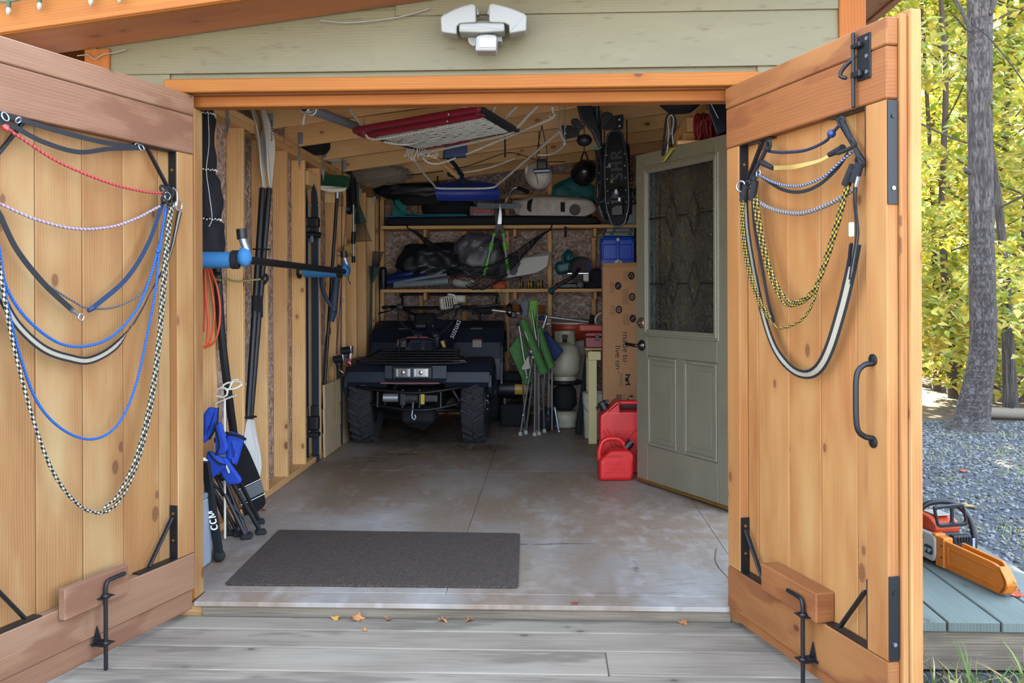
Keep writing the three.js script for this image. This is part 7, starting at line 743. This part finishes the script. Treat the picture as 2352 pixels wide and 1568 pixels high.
  // loppers
  const lp = thing('loppers', 'garden loppers with green and grey handles hung on the upper shelf', 'loppers'), d = 8.3, gn = pm(0x68bc4a, 0.5), gy = pm(0x8a9098, 0.4, 0.5); part('blade', [T(ext([[-0.018, 0, 0.01], [0.02, 0, 0.01], [0.024, 0.1, 0.03], [0.008, 0.2, 0.01], [-0.006, 0.1, 0.03]], 0.006, { b: 0.001, round: 0.02 }), ...P(1147, 516, d).toArray())], M.steel, lp); part('counter_blade', T(ext([[-0.03, 0, 0.01], [0.0, 0, 0.01], [-0.005, 0.1, 0.02], [-0.03, 0.17, 0.01], [-0.04, 0.1, 0.03]], 0.008, { b: 0.001, round: 0.02 }), ...P(1146, 516, d + 0.01).toArray()), M.blackMetal, lp); part('pivot', [cyl(P(1146, 520, d - 0.02), P(1146, 520, d + 0.02), 0.022), T(ext([[-0.07, -0.09], [-0.045, -0.1], [0, -0.02], [0.045, -0.1], [0.07, -0.09], [0.025, 0.03], [-0.025, 0.03]], 0.016, { b: 0.004, round: 0.01 }), ...P(1147, 522, d).toArray())], M.black, lp);
  for (const [s, a, b] of [[-1, [1135, 536], [1112, 632]], [1, [1156, 536], [1168, 628]]]) { const A1 = P(...a, d), B1 = P(...b, d), q = (f) => A1.clone().lerp(B1, f); part('handle_tube', cyl(A1, B1, 0.014), gy, lp); for (const [f0, f1, r] of [[0, 0.07, 0.022], [0.22, 0.42, 0.023], [0.6, 0.98, 0.019]]) part('handle_grip', cyl(q(f0), q(f1), r, r * 0.9), gn, lp); }
  const fo = thing('foam_board', 'torn white foam sheet standing on the lower shelf', 'foam board'); part('sheet', T(ext([[-0.18, -0.02], [0.10, 0.03], [0.2, 0.09], [0.22, 0.2], [-0.08, 0.17], [-0.14, 0.1]], 0.03, { b: 0.004, round: 0.01 }), ...P(1208, 634, 8.5).toArray(), -0.25), pm(0xd4d4cc, 0.8), fo); part('bent_corner', T(ext([[0.02, 0.16], [0.22, 0.2], [0.26, 0.25], [0.06, 0.2]], 0.012, { b: 0.003 }), ...P(1208, 634, 8.56).toArray(), -0.25), pm(0x9a9c98, 0.8), fo);
  for (const [p, w, lab] of [[1196, 0.05, 'yellow and black strap roll nearest the orange pouch'], [1218, 0.06, 'yellow and black strap roll in the middle of the row'], [1240, 0.06, 'yellow and black strap roll beneath the foam sheet corner']]) { const o = thing('strap_roll', lab, 'strap roll', [0, 0, 0], 0, 'strap rolls on the lower shelf'); part('roll_core', set(T(lathe([[0.012, -w / 2], [0.036, -w / 2], [0.036, w / 2], [0.012, w / 2]], 20), 0, 0.042, 0, 0, 0, Math.PI / 2), p, SLo, 8.44), M.black, o); for (const e of [-0.3, 0.15]) part('yellow_stripe', set(T(lathe([[0.03, -w * 0.1], [0.0368, -w * 0.1], [0.0368, w * 0.1], [0.03, w * 0.1]], 20), e * w, 0.042, 0, 0, 0, Math.PI / 2), p, SLo, 8.44), pm(0xb8902c, 0.6), o); }
  single('orange_pouch', set(lump(0.07, 0.04, 0.05, { f: 3, amp: 0.08, s: 44 }), 1146, SLo, 8.43), pm(0xb84e34, 0.6), 'small orange pouch at the front of the lower shelf', 'pouch'); single('yellow_cord', tube([V(X8(1152), SLo + 0.03, -8.4), P(1150, 668, 8.35), P(1152, 690, 8.35)], 0.004), pm(0xb8983a, 0.6), 'thin yellow cord dangling off the lower shelf', 'cord');
  // mitre saw
  const ms = thing('mitre_saw', 'teal mitre saw with round blade guard on the lower shelf', 'saw'), tl = pm(0x14545c, 0.45); part('motor_body', [set(T(rbox(0.17, 0.12, 0.14, 0.04), 0, 0.2, 0, 0, 0, 0.2), 1296, SLo, 8.52), set(T(ball(0.05, 0, 0, 0, 0.8, 1.6, 0.8), 0.04, 0.29, 0), 1296, SLo, 8.52)], tl, ms); part('blade_guard', set(T(ext([[0, 0]].concat(Array.from({ length: 15 }, (_, k) => [Math.cos(k / 14 * 3.4 - 0.2) * 0.13, Math.sin(k / 14 * 3.4 - 0.2) * 0.13])), 0.04, { b: 0.008 }), 0.09, 0.17, 0.03, 0, 0.6), 1310, SLo, 8.5), pm(0x2c3a40, 0.4), ms); part('blade', set(cyl([0.11, 0.16, 0.06], [0.112, 0.16, 0.063], 0.12, 0.12, 32), 1310, SLo, 8.5), M.steel, ms); part('fence', set(rbox(0.2, 0.012, 0.02, 0.003, 0.02, 0.14, 0.09), 1322, SLo, 8.5), M.steel, ms); part('base', [set(rbox(0.26, 0.05, 0.2, 0.012, 0, 0.026, 0), 1308, SLo, 8.52), set(rbox(0.06, 0.06, 0.05, 0.01, 0.12, 0.08, 0.06), 1318, SLo, 8.5)], M.black, ms); part('angle_plate', set(rbox(0.05, 0.06, 0.012, 0.004, 0.1, 0.1, 0.1), 1320, SLo, 8.5), M.cream, ms); part('handle', set(T(new THREE.TorusGeometry(0.05, 0.014, 8, 20), -0.03, 0.28, 0.02, 0, 0.4), 1310, SLo, 8.5), tl, ms); part('clamp_arm', tube([P(1272, 664, 8.34), P(1290, 650, 8.33), P(1318, 634, 8.34), P(1330, 618, 8.4)], 0.016), M.black, ms); part('green_knob', ball(0.03, ...P(1266, 668, 8.33).toArray()), pm(0x16504c, 0.5), ms);
  single('caster_wheel', T(lathe([[0.008, -0.014], [0.032, -0.016], [0.036, 0], [0.032, 0.016], [0.008, 0.014]], 22), X8(1332), SLo + 0.037, -8.42, Math.PI / 2), pm(0x3c434c, 0.5), 'small grey caster wheel on the lower shelf', 'wheel'); single('black_case', set(T(ext([[-0.1, 0, 0.02], [0.1, 0, 0.02], [0.1, 0.1, 0.03], [0.03, 0.2, 0.03], [-0.06, 0.17, 0.03]], 0.14, { b: 0.02, round: 0.03 }), 0, 0, 0), 1366, SLo, 8.55), M.blackMatt, 'black tool case between mitre saw and blue jug', 'case');
  // blue water jug with organiser on top
  const jg = thing('water_jug', 'blue water jug with white cap and spigot behind the cardboard box', 'jug', [X8(1418), SLo + 0.001, -8.55]), jb = std({ color: 0x1a58e0, roughness: 0.32 }); part('jug_body', [T(ext([[-0.155, 0, 0.03], [0.155, 0, 0.03], [0.155, 0.485, 0.045], [-0.155, 0.485, 0.045]], 0.26, { b: 0.03, round: 0.04, bs: 4, holes: [] }), 0, 0, -0.02), ...[-1, 1].map((s) => T(rbox(0.125, 0.05, 0.02, 0.009), s * 0.075, 0.43, 0.112)), T(rbox(0.29, 0.05, 0.02, 0.009), 0, 0.25, 0.112), T(rbox(0.03, 0.16, 0.02, 0.009), 0, 0.34, 0.112), ...[-1, 1].map((s) => T(rbox(0.02, 0.2, 0.02, 0.009), s * 0.14, 0.34, 0.112))], jb, jg); part('vent_cap', T(lathe([[0.001, 0.016], [0.012, 0.016], [0.017, 0.01], [0.017, 0]], 14), 0, 0.452, 0.12, Math.PI / 2), M.white, jg); part('spigot', [T(lathe([[0.001, 0.03], [0.03, 0.03], [0.036, 0.02], [0.036, 0]], 10), 0, 0.235, 0.112, Math.PI / 2), T(ball(0.02, 0, 0, 0), 0.02, 0.24, 0.145)], M.white, jg);
  const og = thing('parts_organiser', 'clear plastic parts organiser resting on the blue jug', 'organiser', [X8(1422), SLo + 0.487, -8.55]); part('tray', rbox(0.27, 0.036, 0.2, 0.006, 0, 0.0185, 0), pm(0x7c8a94, 0.25), og); part('tray', rbox(0.26, 0.034, 0.2, 0.006, 0.01, 0.055, 0), pm(0x74828c, 0.25), og); for (const [x, y] of [[-0.07, 0.018], [0.1, 0.018], [-0.05, 0.055], [0.11, 0.055]]) part('tray_latch', rbox(0.03, 0.022, 0.006, 0.002, x, y, 0.102), pm(0x32272c, 0.4), og);
}
// ---------------------------------------------------------------- things on the floor at the back right
{ // cardboard box with print
  const c = document.createElement('canvas'); c.width = 512; c.height = 2048; const g = c.getContext('2d'); g.fillStyle = 'rgb(176,132,92)'; g.fillRect(0, 0, 512, 2048); for (let i = 0; i < 2600; i++) { g.fillStyle = `rgba(${rnd() < 0.5 ? '150,108,72' : '196,152,110'},0.25)`; g.fillRect(rnd() * 512, rnd() * 2048, rr(2, 40), rr(1, 3)); }
  const ink = 'rgb(34,34,38)'; g.fillStyle = ink; g.strokeStyle = ink; const disc = (x, y, k) => { g.beginPath(); g.arc(x, y, 46, 0, 7); g.fill(); g.save(); g.translate(x, y); g.strokeStyle = g.fillStyle = 'rgb(176,132,92)'; g.lineWidth = 9; if (k === 0) { for (let i = 0; i < 3; i++) { g.beginPath(); g.arc(0, 0, 20, i * 2.1, i * 2.1 + 1.4); g.stroke(); } } else if (k === 1) { g.beginPath(); g.moveTo(-20, 18); g.lineTo(18, -20); g.stroke(); } else { for (let i = 0; i < 8; i++) { g.rotate(0.785); g.fillRect(-5, -27, 10, 14); } g.beginPath(); g.arc(0, 0, 17, 0, 7); g.lineWidth = 8; g.stroke(); } g.restore(); };
  const lines = (x, y, n, l) => { for (let i = 0; i < n; i++) for (let q = 0; q < l; q += 14) g.fillRect(x - i * 17, y + q, i === 0 ? 6 : 4, 9 + 3 * ((q * 7 + i) % 2)); };
  disc(398, 96, 0); lines(342, 46, 4, 110); disc(212, 213, 1); lines(150, 160, 4, 130); disc(408, 342, 2); lines(346, 252, 5, 180); disc(222, 489, 2); lines(160, 440, 4, 100); disc(416, 592, 1); lines(350, 530, 5, 140); g.save(); g.translate(268, 742); g.rotate(Math.PI / 2); g.font = '96px sans-serif'; g.fillText('made to', 0, -8); g.fillText('live on', 160, 96); g.font = '26px sans-serif'; g.fillText('TM', 450, 60); g.restore();
  g.lineWidth = 18; g.beginPath(); g.arc(330, 1300, 26, 0, 7); g.fill(); for (const b of [1245, 1355]) { g.beginPath(); g.moveTo(330, 1300); g.lineTo(366, b); g.lineTo(310, b); g.stroke(); } lines(262, 1225, 3, 150); for (let i = 0; i < 22; i++) g.fillRect(180, 1470 + i * 6, 76, [2, 4, 3, 5][i % 4]); lines(290, 1470, 2, 130); g.save(); g.translate(382, 1530); for (let i = 0; i < 3; i++) { g.rotate(2.094); g.lineWidth = 16; g.beginPath(); g.moveTo(-22, -38); g.lineTo(16, -38); g.stroke(); g.beginPath(); g.moveTo(12, -58); g.lineTo(40, -34); g.lineTo(10, -20); g.fill(); } g.restore();
  const map = new THREE.CanvasTexture(c); map.colorSpace = THREE.SRGBColorSpace; const o = thing('cardboard_box', 'tall brown cardboard box printed with icons and lettering', 'box', [P(1428, 800, 7.05).x, 0.001, -7.15], -0.02); const card = pm(0xa87c54, 0.9); part('carton', box(-0.145, 0.145, 0, 1.385, -0.1, 0.1, { b: 0.004 }), card, o); const pg = new THREE.PlaneGeometry(0.282, 1.37); part('printed_face', pg.translate(0, 0.69, 0.1008), std({ map, roughness: 0.9 }), o); part('torn_flap', [T(bb(0.28, 0.03, 0.004), 0, 1.395, 0.095, -0.25), T(bb(0.1, 0.025, 0.004), 0.09, 1.405, 0.07, -0.5)], card, o); part('side_flap', T(bb(0.004, 0.05, 0.16), -0.143, 1.4, 0, 0, 0, 0.3), card, o);
}
{ // gas cans
  const red = std({ map: noiseTex([212, 36, 32], [188, 26, 26], 10, 3, 103), roughness: 0.38 });
  const o = thing('fuel_can', 'large red fuel can with black spout behind the small one', 'fuel can', [0.484, 0.001, -6.05]); part('can_body', [ext([[-0.165, 0, 0.03], [0.165, 0, 0.03], [0.168, 0.405, 0.012], [-0.13, 0.405, 0.012], [-0.165, 0.375, 0.02]], 0.2, { b: 0.014, round: 0.03, bs: 4 }), ext([[-0.164, 0.366, 0.01], [-0.03, 0.366, 0.01], [-0.032, 0.474, 0.012], [-0.06, 0.468, 0.015]], 0.198, { b: 0.012, round: 0.01, bs: 3 }), ext([[0.1, 0.366, 0.01], [0.168, 0.366, 0.01], [0.17, 0.455, 0.015], [0.11, 0.474, 0.012]], 0.198, { b: 0.012, round: 0.01, bs: 3 })], red, o); part('carry_handle', rbox(0.18, 0.028, 0.05, 0.012, 0.036, 0.459, 0.05), red, o); part('handle_hole_shade', rbox(0.13, 0.05, 0.01, 0.003, 0.036, 0.42, -0.08), M.black, o); for (const l of [[[-0.12, 0.29], [-0.055, 0.175], [0.06, 0.175], [0.125, 0.29]], [[-0.14, 0.28], [-0.07, 0.155], [-0.07, 0.06]], [[0.14, 0.28], [0.075, 0.155], [0.075, 0.06]]]) part('moulded_rib', poly(l.map(([x, y]) => [x, y, 0.099]), 0.0055, 8), red, o); part('embossed_lettering', T(text('GASOLINE', 0.028, 0.0025), 0.002, 0.305, 0.0995), red, o);  for (const [y, w] of [[0.275, 0.15], [0.255, 0.14], [0.235, 0.12], [0.222, 0.1], [0.208, 0.09]]) part('embossed_line', box(-w / 2, w / 2, y, y + 0.004, 0.0985, 0.1015), red, o); part('spout_cap', [cyl([-0.125, 0.41, 0], [-0.15, 0.455, 0], 0.034, 0.03, 18), T(rbox(0.03, 0.014, 0.03, 0.004), -0.115, 0.46, 0.01, 0, 0, 0.6)], M.black, o); part('cap_tether', tube([[-0.16, 0.42, 0.02], [-0.185, 0.425, 0.03], [-0.175, 0.405, 0.03]], 0.006), M.black, o);  // black plate under the carry handle stands for shade in the open hole
  const s = thing('fuel_can', 'small red fuel can with loop handle in front of the large one', 'fuel can', [0.405, 0.001, -5.77], 0.05), sh = [[-0.108, 0, 0.025], [0.1, 0, 0.025], [0.112, 0.06, 0.02], [0.112, 0.165, 0.02], [0.075, 0.215, 0.015], [0.0, 0.262, 0.02], [-0.06, 0.262, 0.03], [-0.105, 0.215, 0.03], [-0.108, 0.13, 0.02]]; part('can_body', T(ext([[-0.108, 0, 0.025], [0.1, 0, 0.025], [0.112, 0.05, 0.02], [0.112, 0.168, 0.02], [0.085, 0.195, 0.02], [-0.03, 0.195, 0.02], [-0.108, 0.13, 0.02]], 0.13, { b: 0.025, round: 0.025, bs: 4 }), 0, 0, 0), red, s); part('loop_handle', tube([[-0.1, 0.12, 0], [-0.1, 0.18, 0], [-0.08, 0.235, 0], [-0.045, 0.256, 0], [0.015, 0.256, 0], [0.045, 0.235, 0], [0.075, 0.19, 0]], 0.0155, { n: 50, k: 12 }), red, s); part('spout_cap', cyl([0.07, 0.2, 0], [0.105, 0.238, 0], 0.028, 0.025, 18), M.black, s); part('embossed_lettering', T(text('GASOLINE', 0.016, 0.002), -0.01, 0.155, 0.064), red, s); for (let k = 0; k < 6; k++) part('embossed_line', box(-0.075, 0.055 - (k % 3) * 0.012, 0.115 - k * 0.012, 0.118 - k * 0.012, 0.0635, 0.0665), red, s); part('front_facet', T(ext([[-0.1, 0.125], [0.104, 0.125], [0.104, 0.165], [0.08, 0.186], [-0.03, 0.186]], 0.006, { b: 0.002 }), 0, 0, 0.063), red, s);
}
{ // cream timber stand, red case, buckets
  const w = thing('timber_stand', 'cream painted timber stand before the white bucket', 'stand'), cm = pm(0xc8bb88, 0.65), x = P(1361, 900, 7.1).x; part('leg', box(x - 0.033, x + 0.033, 0.001, 0.655, -7.12, -7.085), cm, w); part('leg', box(x + 0.2, x + 0.25, 0.001, 0.655, -7.45, -7.41), cm, w); part('leg', box(x - 0.03, x + 0.03, 0.001, 0.655, -7.62, -7.58), cm, w); part('top_rail', box(x - 0.035, x + 0.065, 0.656, 0.722, -7.125, -7.08, { g: 'x' }), cm, w); part('top_board', box(x - 0.05, x + 0.27, 0.7225, 0.735, -7.64, -7.27, { g: 'x' }), cm, w); part('side_rail', box(x - 0.035, x + 0.0, 0.656, 0.722, -7.6, -7.126, { g: 'z' }), cm, w);
  const c = thing('tool_case', 'dark red tool case with black latch on the timber stand', 'case', [x + 0.045, 0.736, -7.4]); part('case_body', rbox(0.19, 0.09, 0.3, 0.012, 0, 0.046, 0), pm(0x7a1e20, 0.45), c); part('case_lid', rbox(0.195, 0.035, 0.305, 0.012, 0, 0.11, 0), pm(0x8a2624, 0.45), c); part('latch', rbox(0.03, 0.05, 0.012, 0.003, 0, 0.085, 0.155), M.black, c);
  const d = single('saw_guard', T(ext([[-0.12, 0, 0.03], [0.1, 0, 0.03], [0.1, 0.055, 0.03], [-0.12, 0.06, 0.03]], 0.05, { b: 0.012, round: 0.03 }), x + 0.02, 0.866, -7.36), pm(0xa83c28, 0.5), 'faded red plastic guard resting on the tool case', 'guard');
  const pail = (name, lab, X, y, z, m, h = 0.365, r = 0.145) => { const o = thing(name, lab, 'bucket', [X, y, z]); part('pail_body', lathe([[0.001, 0.002], [r * 0.86, 0.002], [r * 0.88, 0.012], [r * 0.98, h - 0.09], [r * 1.03, h - 0.085], [r * 0.99, h - 0.07], [r * 1.0, h - 0.05], [r * 1.05, h - 0.045], [r * 1.01, h - 0.03], [r * 1.02, h - 0.008], [r * 1.06, h], [r * 0.98, h], [r * 0.95, h - 0.1], [r * 0.82, 0.012], [0.001, 0.01]], 36), m, o); part('bail_handle', tube([[-r, h - 0.06, 0], [-r * 0.8, h - 0.13, r * 0.8], [0, h - 0.16, r * 1.06], [r * 0.8, h - 0.13, r * 0.8], [r, h - 0.06, 0]], 0.003), M.zinc, o); return o; };
  pail('bucket', 'white plastic bucket behind the cream timber stand', P(1372, 900, 7.3).x, 0.001, -7.36, pm(0xc4c2ae, 0.5), 0.37, 0.115); pail('bucket', 'white plastic bucket at the bottom of the stack by the propane tank', 0.2, 0.001, -8.42, M.cream, 0.37); pail('bucket', 'white plastic bucket in the middle of the stack by the propane tank', 0.2, 0.372, -8.42, M.cream, 0.37); const ob = pail('bucket', 'orange tub with white lid on top of the bucket stack', 0.18, 0.743, -8.42, pm(0xb4482a, 0.5), 0.15, 0.17); part('lid', T(lathe([[0.001, 0.018], [0.17, 0.018], [0.185, 0.01], [0.185, 0], [0.001, 0]], 32), 0, 0.151, 0, 0.03), M.white, ob);
  single('black_pole', cyl([x + 0.03, 0.99, -7.75], [x - 0.1, 0.005, -7.55], 0.02, 0.026), M.blackMatt, 'thick black pole leaning behind the timber stand', 'pole'); { const h = P(1383, 735, 7.7); single('pale_hoop', [T(new THREE.TorusGeometry(0.06, 0.008, 8, 28), h.x, h.y, h.z, 0, 0.3), cyl([h.x, h.y - 0.06, h.z], [h.x, 0.74, -7.62], 0.006)], M.cream, 'thin pale hoop standing behind the red tool case', 'hoop'); }
}
{ // propane tank on its stand
  const X = P(1297, 800, 7.95).x, z = -7.95, tk = std({ map: noiseTex([188, 184, 162], [168, 164, 142], 8, 3, 107), roughness: 0.4 }); const o = thing('propane_tank', 'cream propane tank with collar standing on a black pedestal', 'tank', [X, 0.415, z]); part('vessel', lathe([[0.001, 0.02], [0.08, 0.025], [0.125, 0.06], [0.138, 0.1], [0.138, 0.175], [0.1405, 0.178], [0.1405, 0.182], [0.138, 0.185], [0.136, 0.235], [0.12, 0.285], [0.08, 0.318], [0.001, 0.33]], 36), tk, o); part('foot_ring', lathe([[0.1, 0.0], [0.1, 0.035], [0.095, 0.035], [0.095, 0]], 30), tk, o); part('collar', [new THREE.CylinderGeometry(0.09, 0.095, 0.11, 28, 1, true, 0.6, 4.9).translate(0, 0.37, 0), new THREE.CylinderGeometry(0.086, 0.091, 0.11, 28, 1, true, 0.6, 4.9).translate(0, 0.37, 0)], std({ map: tk.map, roughness: 0.4, side: THREE.DoubleSide }), o); part('valve', [cyl([0, 0.32, 0], [0, 0.375, 0], 0.018), cyl([0, 0.36, 0], [0, 0.37, 0.04], 0.016), T(rbox(0.05, 0.02, 0.05, 0.008), 0, 0.385, 0)], M.blackMetal, o);
  const p = thing('burner_pedestal', 'black steel pedestal with chrome column and cream bowl base', 'pedestal', [X, 0, z]); part('top_plate', lathe([[0.001, 0.413], [0.15, 0.413], [0.155, 0.4], [0.15, 0.385], [0.05, 0.37], [0.001, 0.37]], 28), M.black, p); part('column', cyl([0, 0.12, 0], [0, 0.39, 0], 0.02), M.chrome, p); part('burner_can', lathe([[0.06, 0.37], [0.1, 0.33], [0.105, 0.2], [0.06, 0.15], [0.02, 0.15]], 28), M.blackMatt, p); part('bowl_base', lathe([[0.001, 0.14], [0.06, 0.15], [0.1, 0.14], [0.112, 0.1], [0.1, 0.05], [0.09, 0.035], [0.098, 0.03], [0.098, 0.001], [0.001, 0.001]], 30), tk, p);
  const hw = P(1262, 945, 7.7); const ht = thing('cart_wheel', 'black rubber cart wheel standing beside the pedestal', 'wheel', [hw.x - 0.02, 0.105, -7.72], 0.9); part('tyre', new THREE.TorusGeometry(0.085, 0.02, 10, 30), M.rubber, ht); part('rim', T(lathe([[0.01, -0.012], [0.07, -0.008], [0.07, 0.008], [0.01, 0.012]], 24), 0, 0, 0, Math.PI / 2), pm(0x30343a, 0.5), ht); single('steel_prop', [cyl(P(1274, 935, 7.62), V(P(1284, 968, 7.6).x, 0.02, -7.6), 0.01), ball(0.02, P(1284, 968, 7.6).x, 0.021, -7.6)], M.zinc, 'short steel prop leaning on the cart wheel', 'prop');
  const gx = P(1183, 900, 8.0).x; const cp = thing('air_compressor', 'black air compressor with yellow label behind the camp chairs', 'compressor', [gx, 0, -8.05]); part('tank', cyl([-0.14, 0.33, 0], [0.14, 0.33, 0], 0.09, 0.09, 24), M.black, cp); part('yellow_label', T(new THREE.CylinderGeometry(0.0915, 0.0915, 0.1, 20, 1, true, -0.5, 1.0), 0.05, 0.33, 0, 0, 0, Math.PI / 2).rotateX(0), pm(0xc09820, 0.4), cp); part('base_case', rbox(0.26, 0.2, 0.22, 0.02, 0, 0.102, 0), M.blackMatt, cp); part('pump', rbox(0.16, 0.08, 0.14, 0.02, -0.02, 0.44, 0), M.blackMatt, cp); part('cradle', [rbox(0.03, 0.06, 0.16, 0.006, -0.09, 0.225, 0), rbox(0.03, 0.06, 0.16, 0.006, 0.09, 0.225, 0)], M.black, cp);
}
{ // folded green camp chair and navy one
  const o = thing('camp_chair', 'folded green camp chair with steel legs beside the quad bike', 'chair'), d = 7.45, gr = std({ map: noiseTex([74, 128, 62], [54, 98, 50], 30, 3, 111), roughness: 0.75 }), st = pm(0x9c9c98, 0.35, 0.7), F = (x, y, dd) => { const p = P(x, y, dd); p.y = 0.012; return p; };
  const legs = [[P(1222, 824, 7.42), F(1195, 995, 7.5)], [P(1201, 870, 7.5), F(1206, 985, 7.66)], [P(1229, 830, 7.4), F(1228, 998, 7.48)], [P(1237, 765, 7.38), F(1238, 992, 7.52)], [P(1246, 870, 7.5), F(1250, 985, 7.66)], [P(1222, 880, 7.45), F(1208, 990, 7.58)], [P(1233, 840, 7.43), F(1234, 990, 7.6)]]; for (const [a, b] of legs) { const l = part('leg', cyl(a, b, 0.0085), st, o); part('plastic_foot', cyl(b.clone().setY(0.001), b.clone().setY(0.03), 0.02, 0.016), pm(0xa8a69a, 0.5), l); }
  parts('frame_tube', [cyl(P(1192, 748, 7.4), P(1210, 865, 7.4), 0.0085), cyl(P(1221, 712, 7.42), P(1232, 780, 7.38), 0.0095), cyl(P(1205, 760, 7.36), P(1238, 845, 7.36), 0.006)], st, o); parts('joint', [ball(0.018, ...P(1220, 807, 7.35).toArray()), ball(0.016, ...P(1224, 820, 7.35).toArray()), ball(0.015, ...P(1202, 953, 7.46).toArray()), ball(0.016, ...P(1210, 866, 7.38).toArray())], M.silver, o);
  const cl = (l, dd, t, tilt = 0) => { const k = dd / 2080, c = P(l[0][0], l[0][1], dd); return T(ext(l.map(([x, y]) => [(x - l[0][0]) * k, -(y - l[0][1]) * k]), t, { b: t * 0.4, round: 0.012, bs: 3 }), c.x, c.y, c.z, 0, tilt); };
  part('fabric_seat', cl([[1168, 803], [1193, 766], [1206, 775], [1214, 810], [1226, 880], [1204, 884], [1198, 868]], 7.5, 0.03, 0.2), gr, o); part('fabric_roll', cyl(P(1200, 735, 7.4), P(1250, 858, 7.36), 0.034, 0.04, 18), gr, o); part('fabric_roll', cyl(P(1236, 755, 7.44), P(1266, 845, 7.42), 0.032, 0.036, 18), gr, o); part('fabric_top', cl([[1217, 690], [1236, 688], [1235, 770], [1228, 780], [1213, 722]], 7.46, 0.03), std({ color: 0x5f9a3a, roughness: 0.7 }), o); part('grey_panel', cl([[1193, 692], [1216, 690], [1212, 728], [1204, 726]], 7.5, 0.02), pm(0x5a626c, 0.7), o); part('white_label', cl([[1198, 844], [1214, 816], [1218, 846], [1200, 850]], 7.38, 0.004), pm(0xa8a594, 0.7), o); part('arm_end', [T(rbox(0.05, 0.03, 0.04, 0.008), ...P(1193, 746, 7.42).toArray(), 0, 0, 0.3), cl([[1193, 697], [1200, 722], [1193, 722]], 7.45, 0.02)], M.blackMatt, o);
  const n = thing('camp_chair', 'folded navy blue camp chair behind the green one', 'chair'); part('fabric_seat', cl([[1240, 765], [1256, 760], [1294, 805], [1276, 828], [1262, 834]], 7.62, 0.04, -0.1), pm(0x16305e, 0.75), n); parts('frame_tube', [cyl(P(1242, 745, 7.65), P(1250, 770, 7.62), 0.009), tube([P(1256, 745, 7.66), P(1262, 742, 7.66), P(1265, 748, 7.66), P(1260, 768, 7.62)], 0.009), cyl(P(1256, 725, 7.66), P(1240, 775, 7.64), 0.014)], M.silver, n); for (const [x, dd, xt] of [[1246, 7.72, 1252], [1258, 7.75, 1262], [1268, 7.72, 1268]]) { const b = F(x, 985, dd); part('leg', cyl(P(xt, 820, 7.62), b, 0.0085), M.silver, n); } part('plastic_clip', T(rbox(0.05, 0.04, 0.04, 0.01), ...P(1244, 730, 7.64).toArray()), M.navy, n);
}
scene.traverse((o) => { if (o.isMesh) { o.castShadow = true; o.receiveShadow = true; } });
renderer.render(scene, camera);
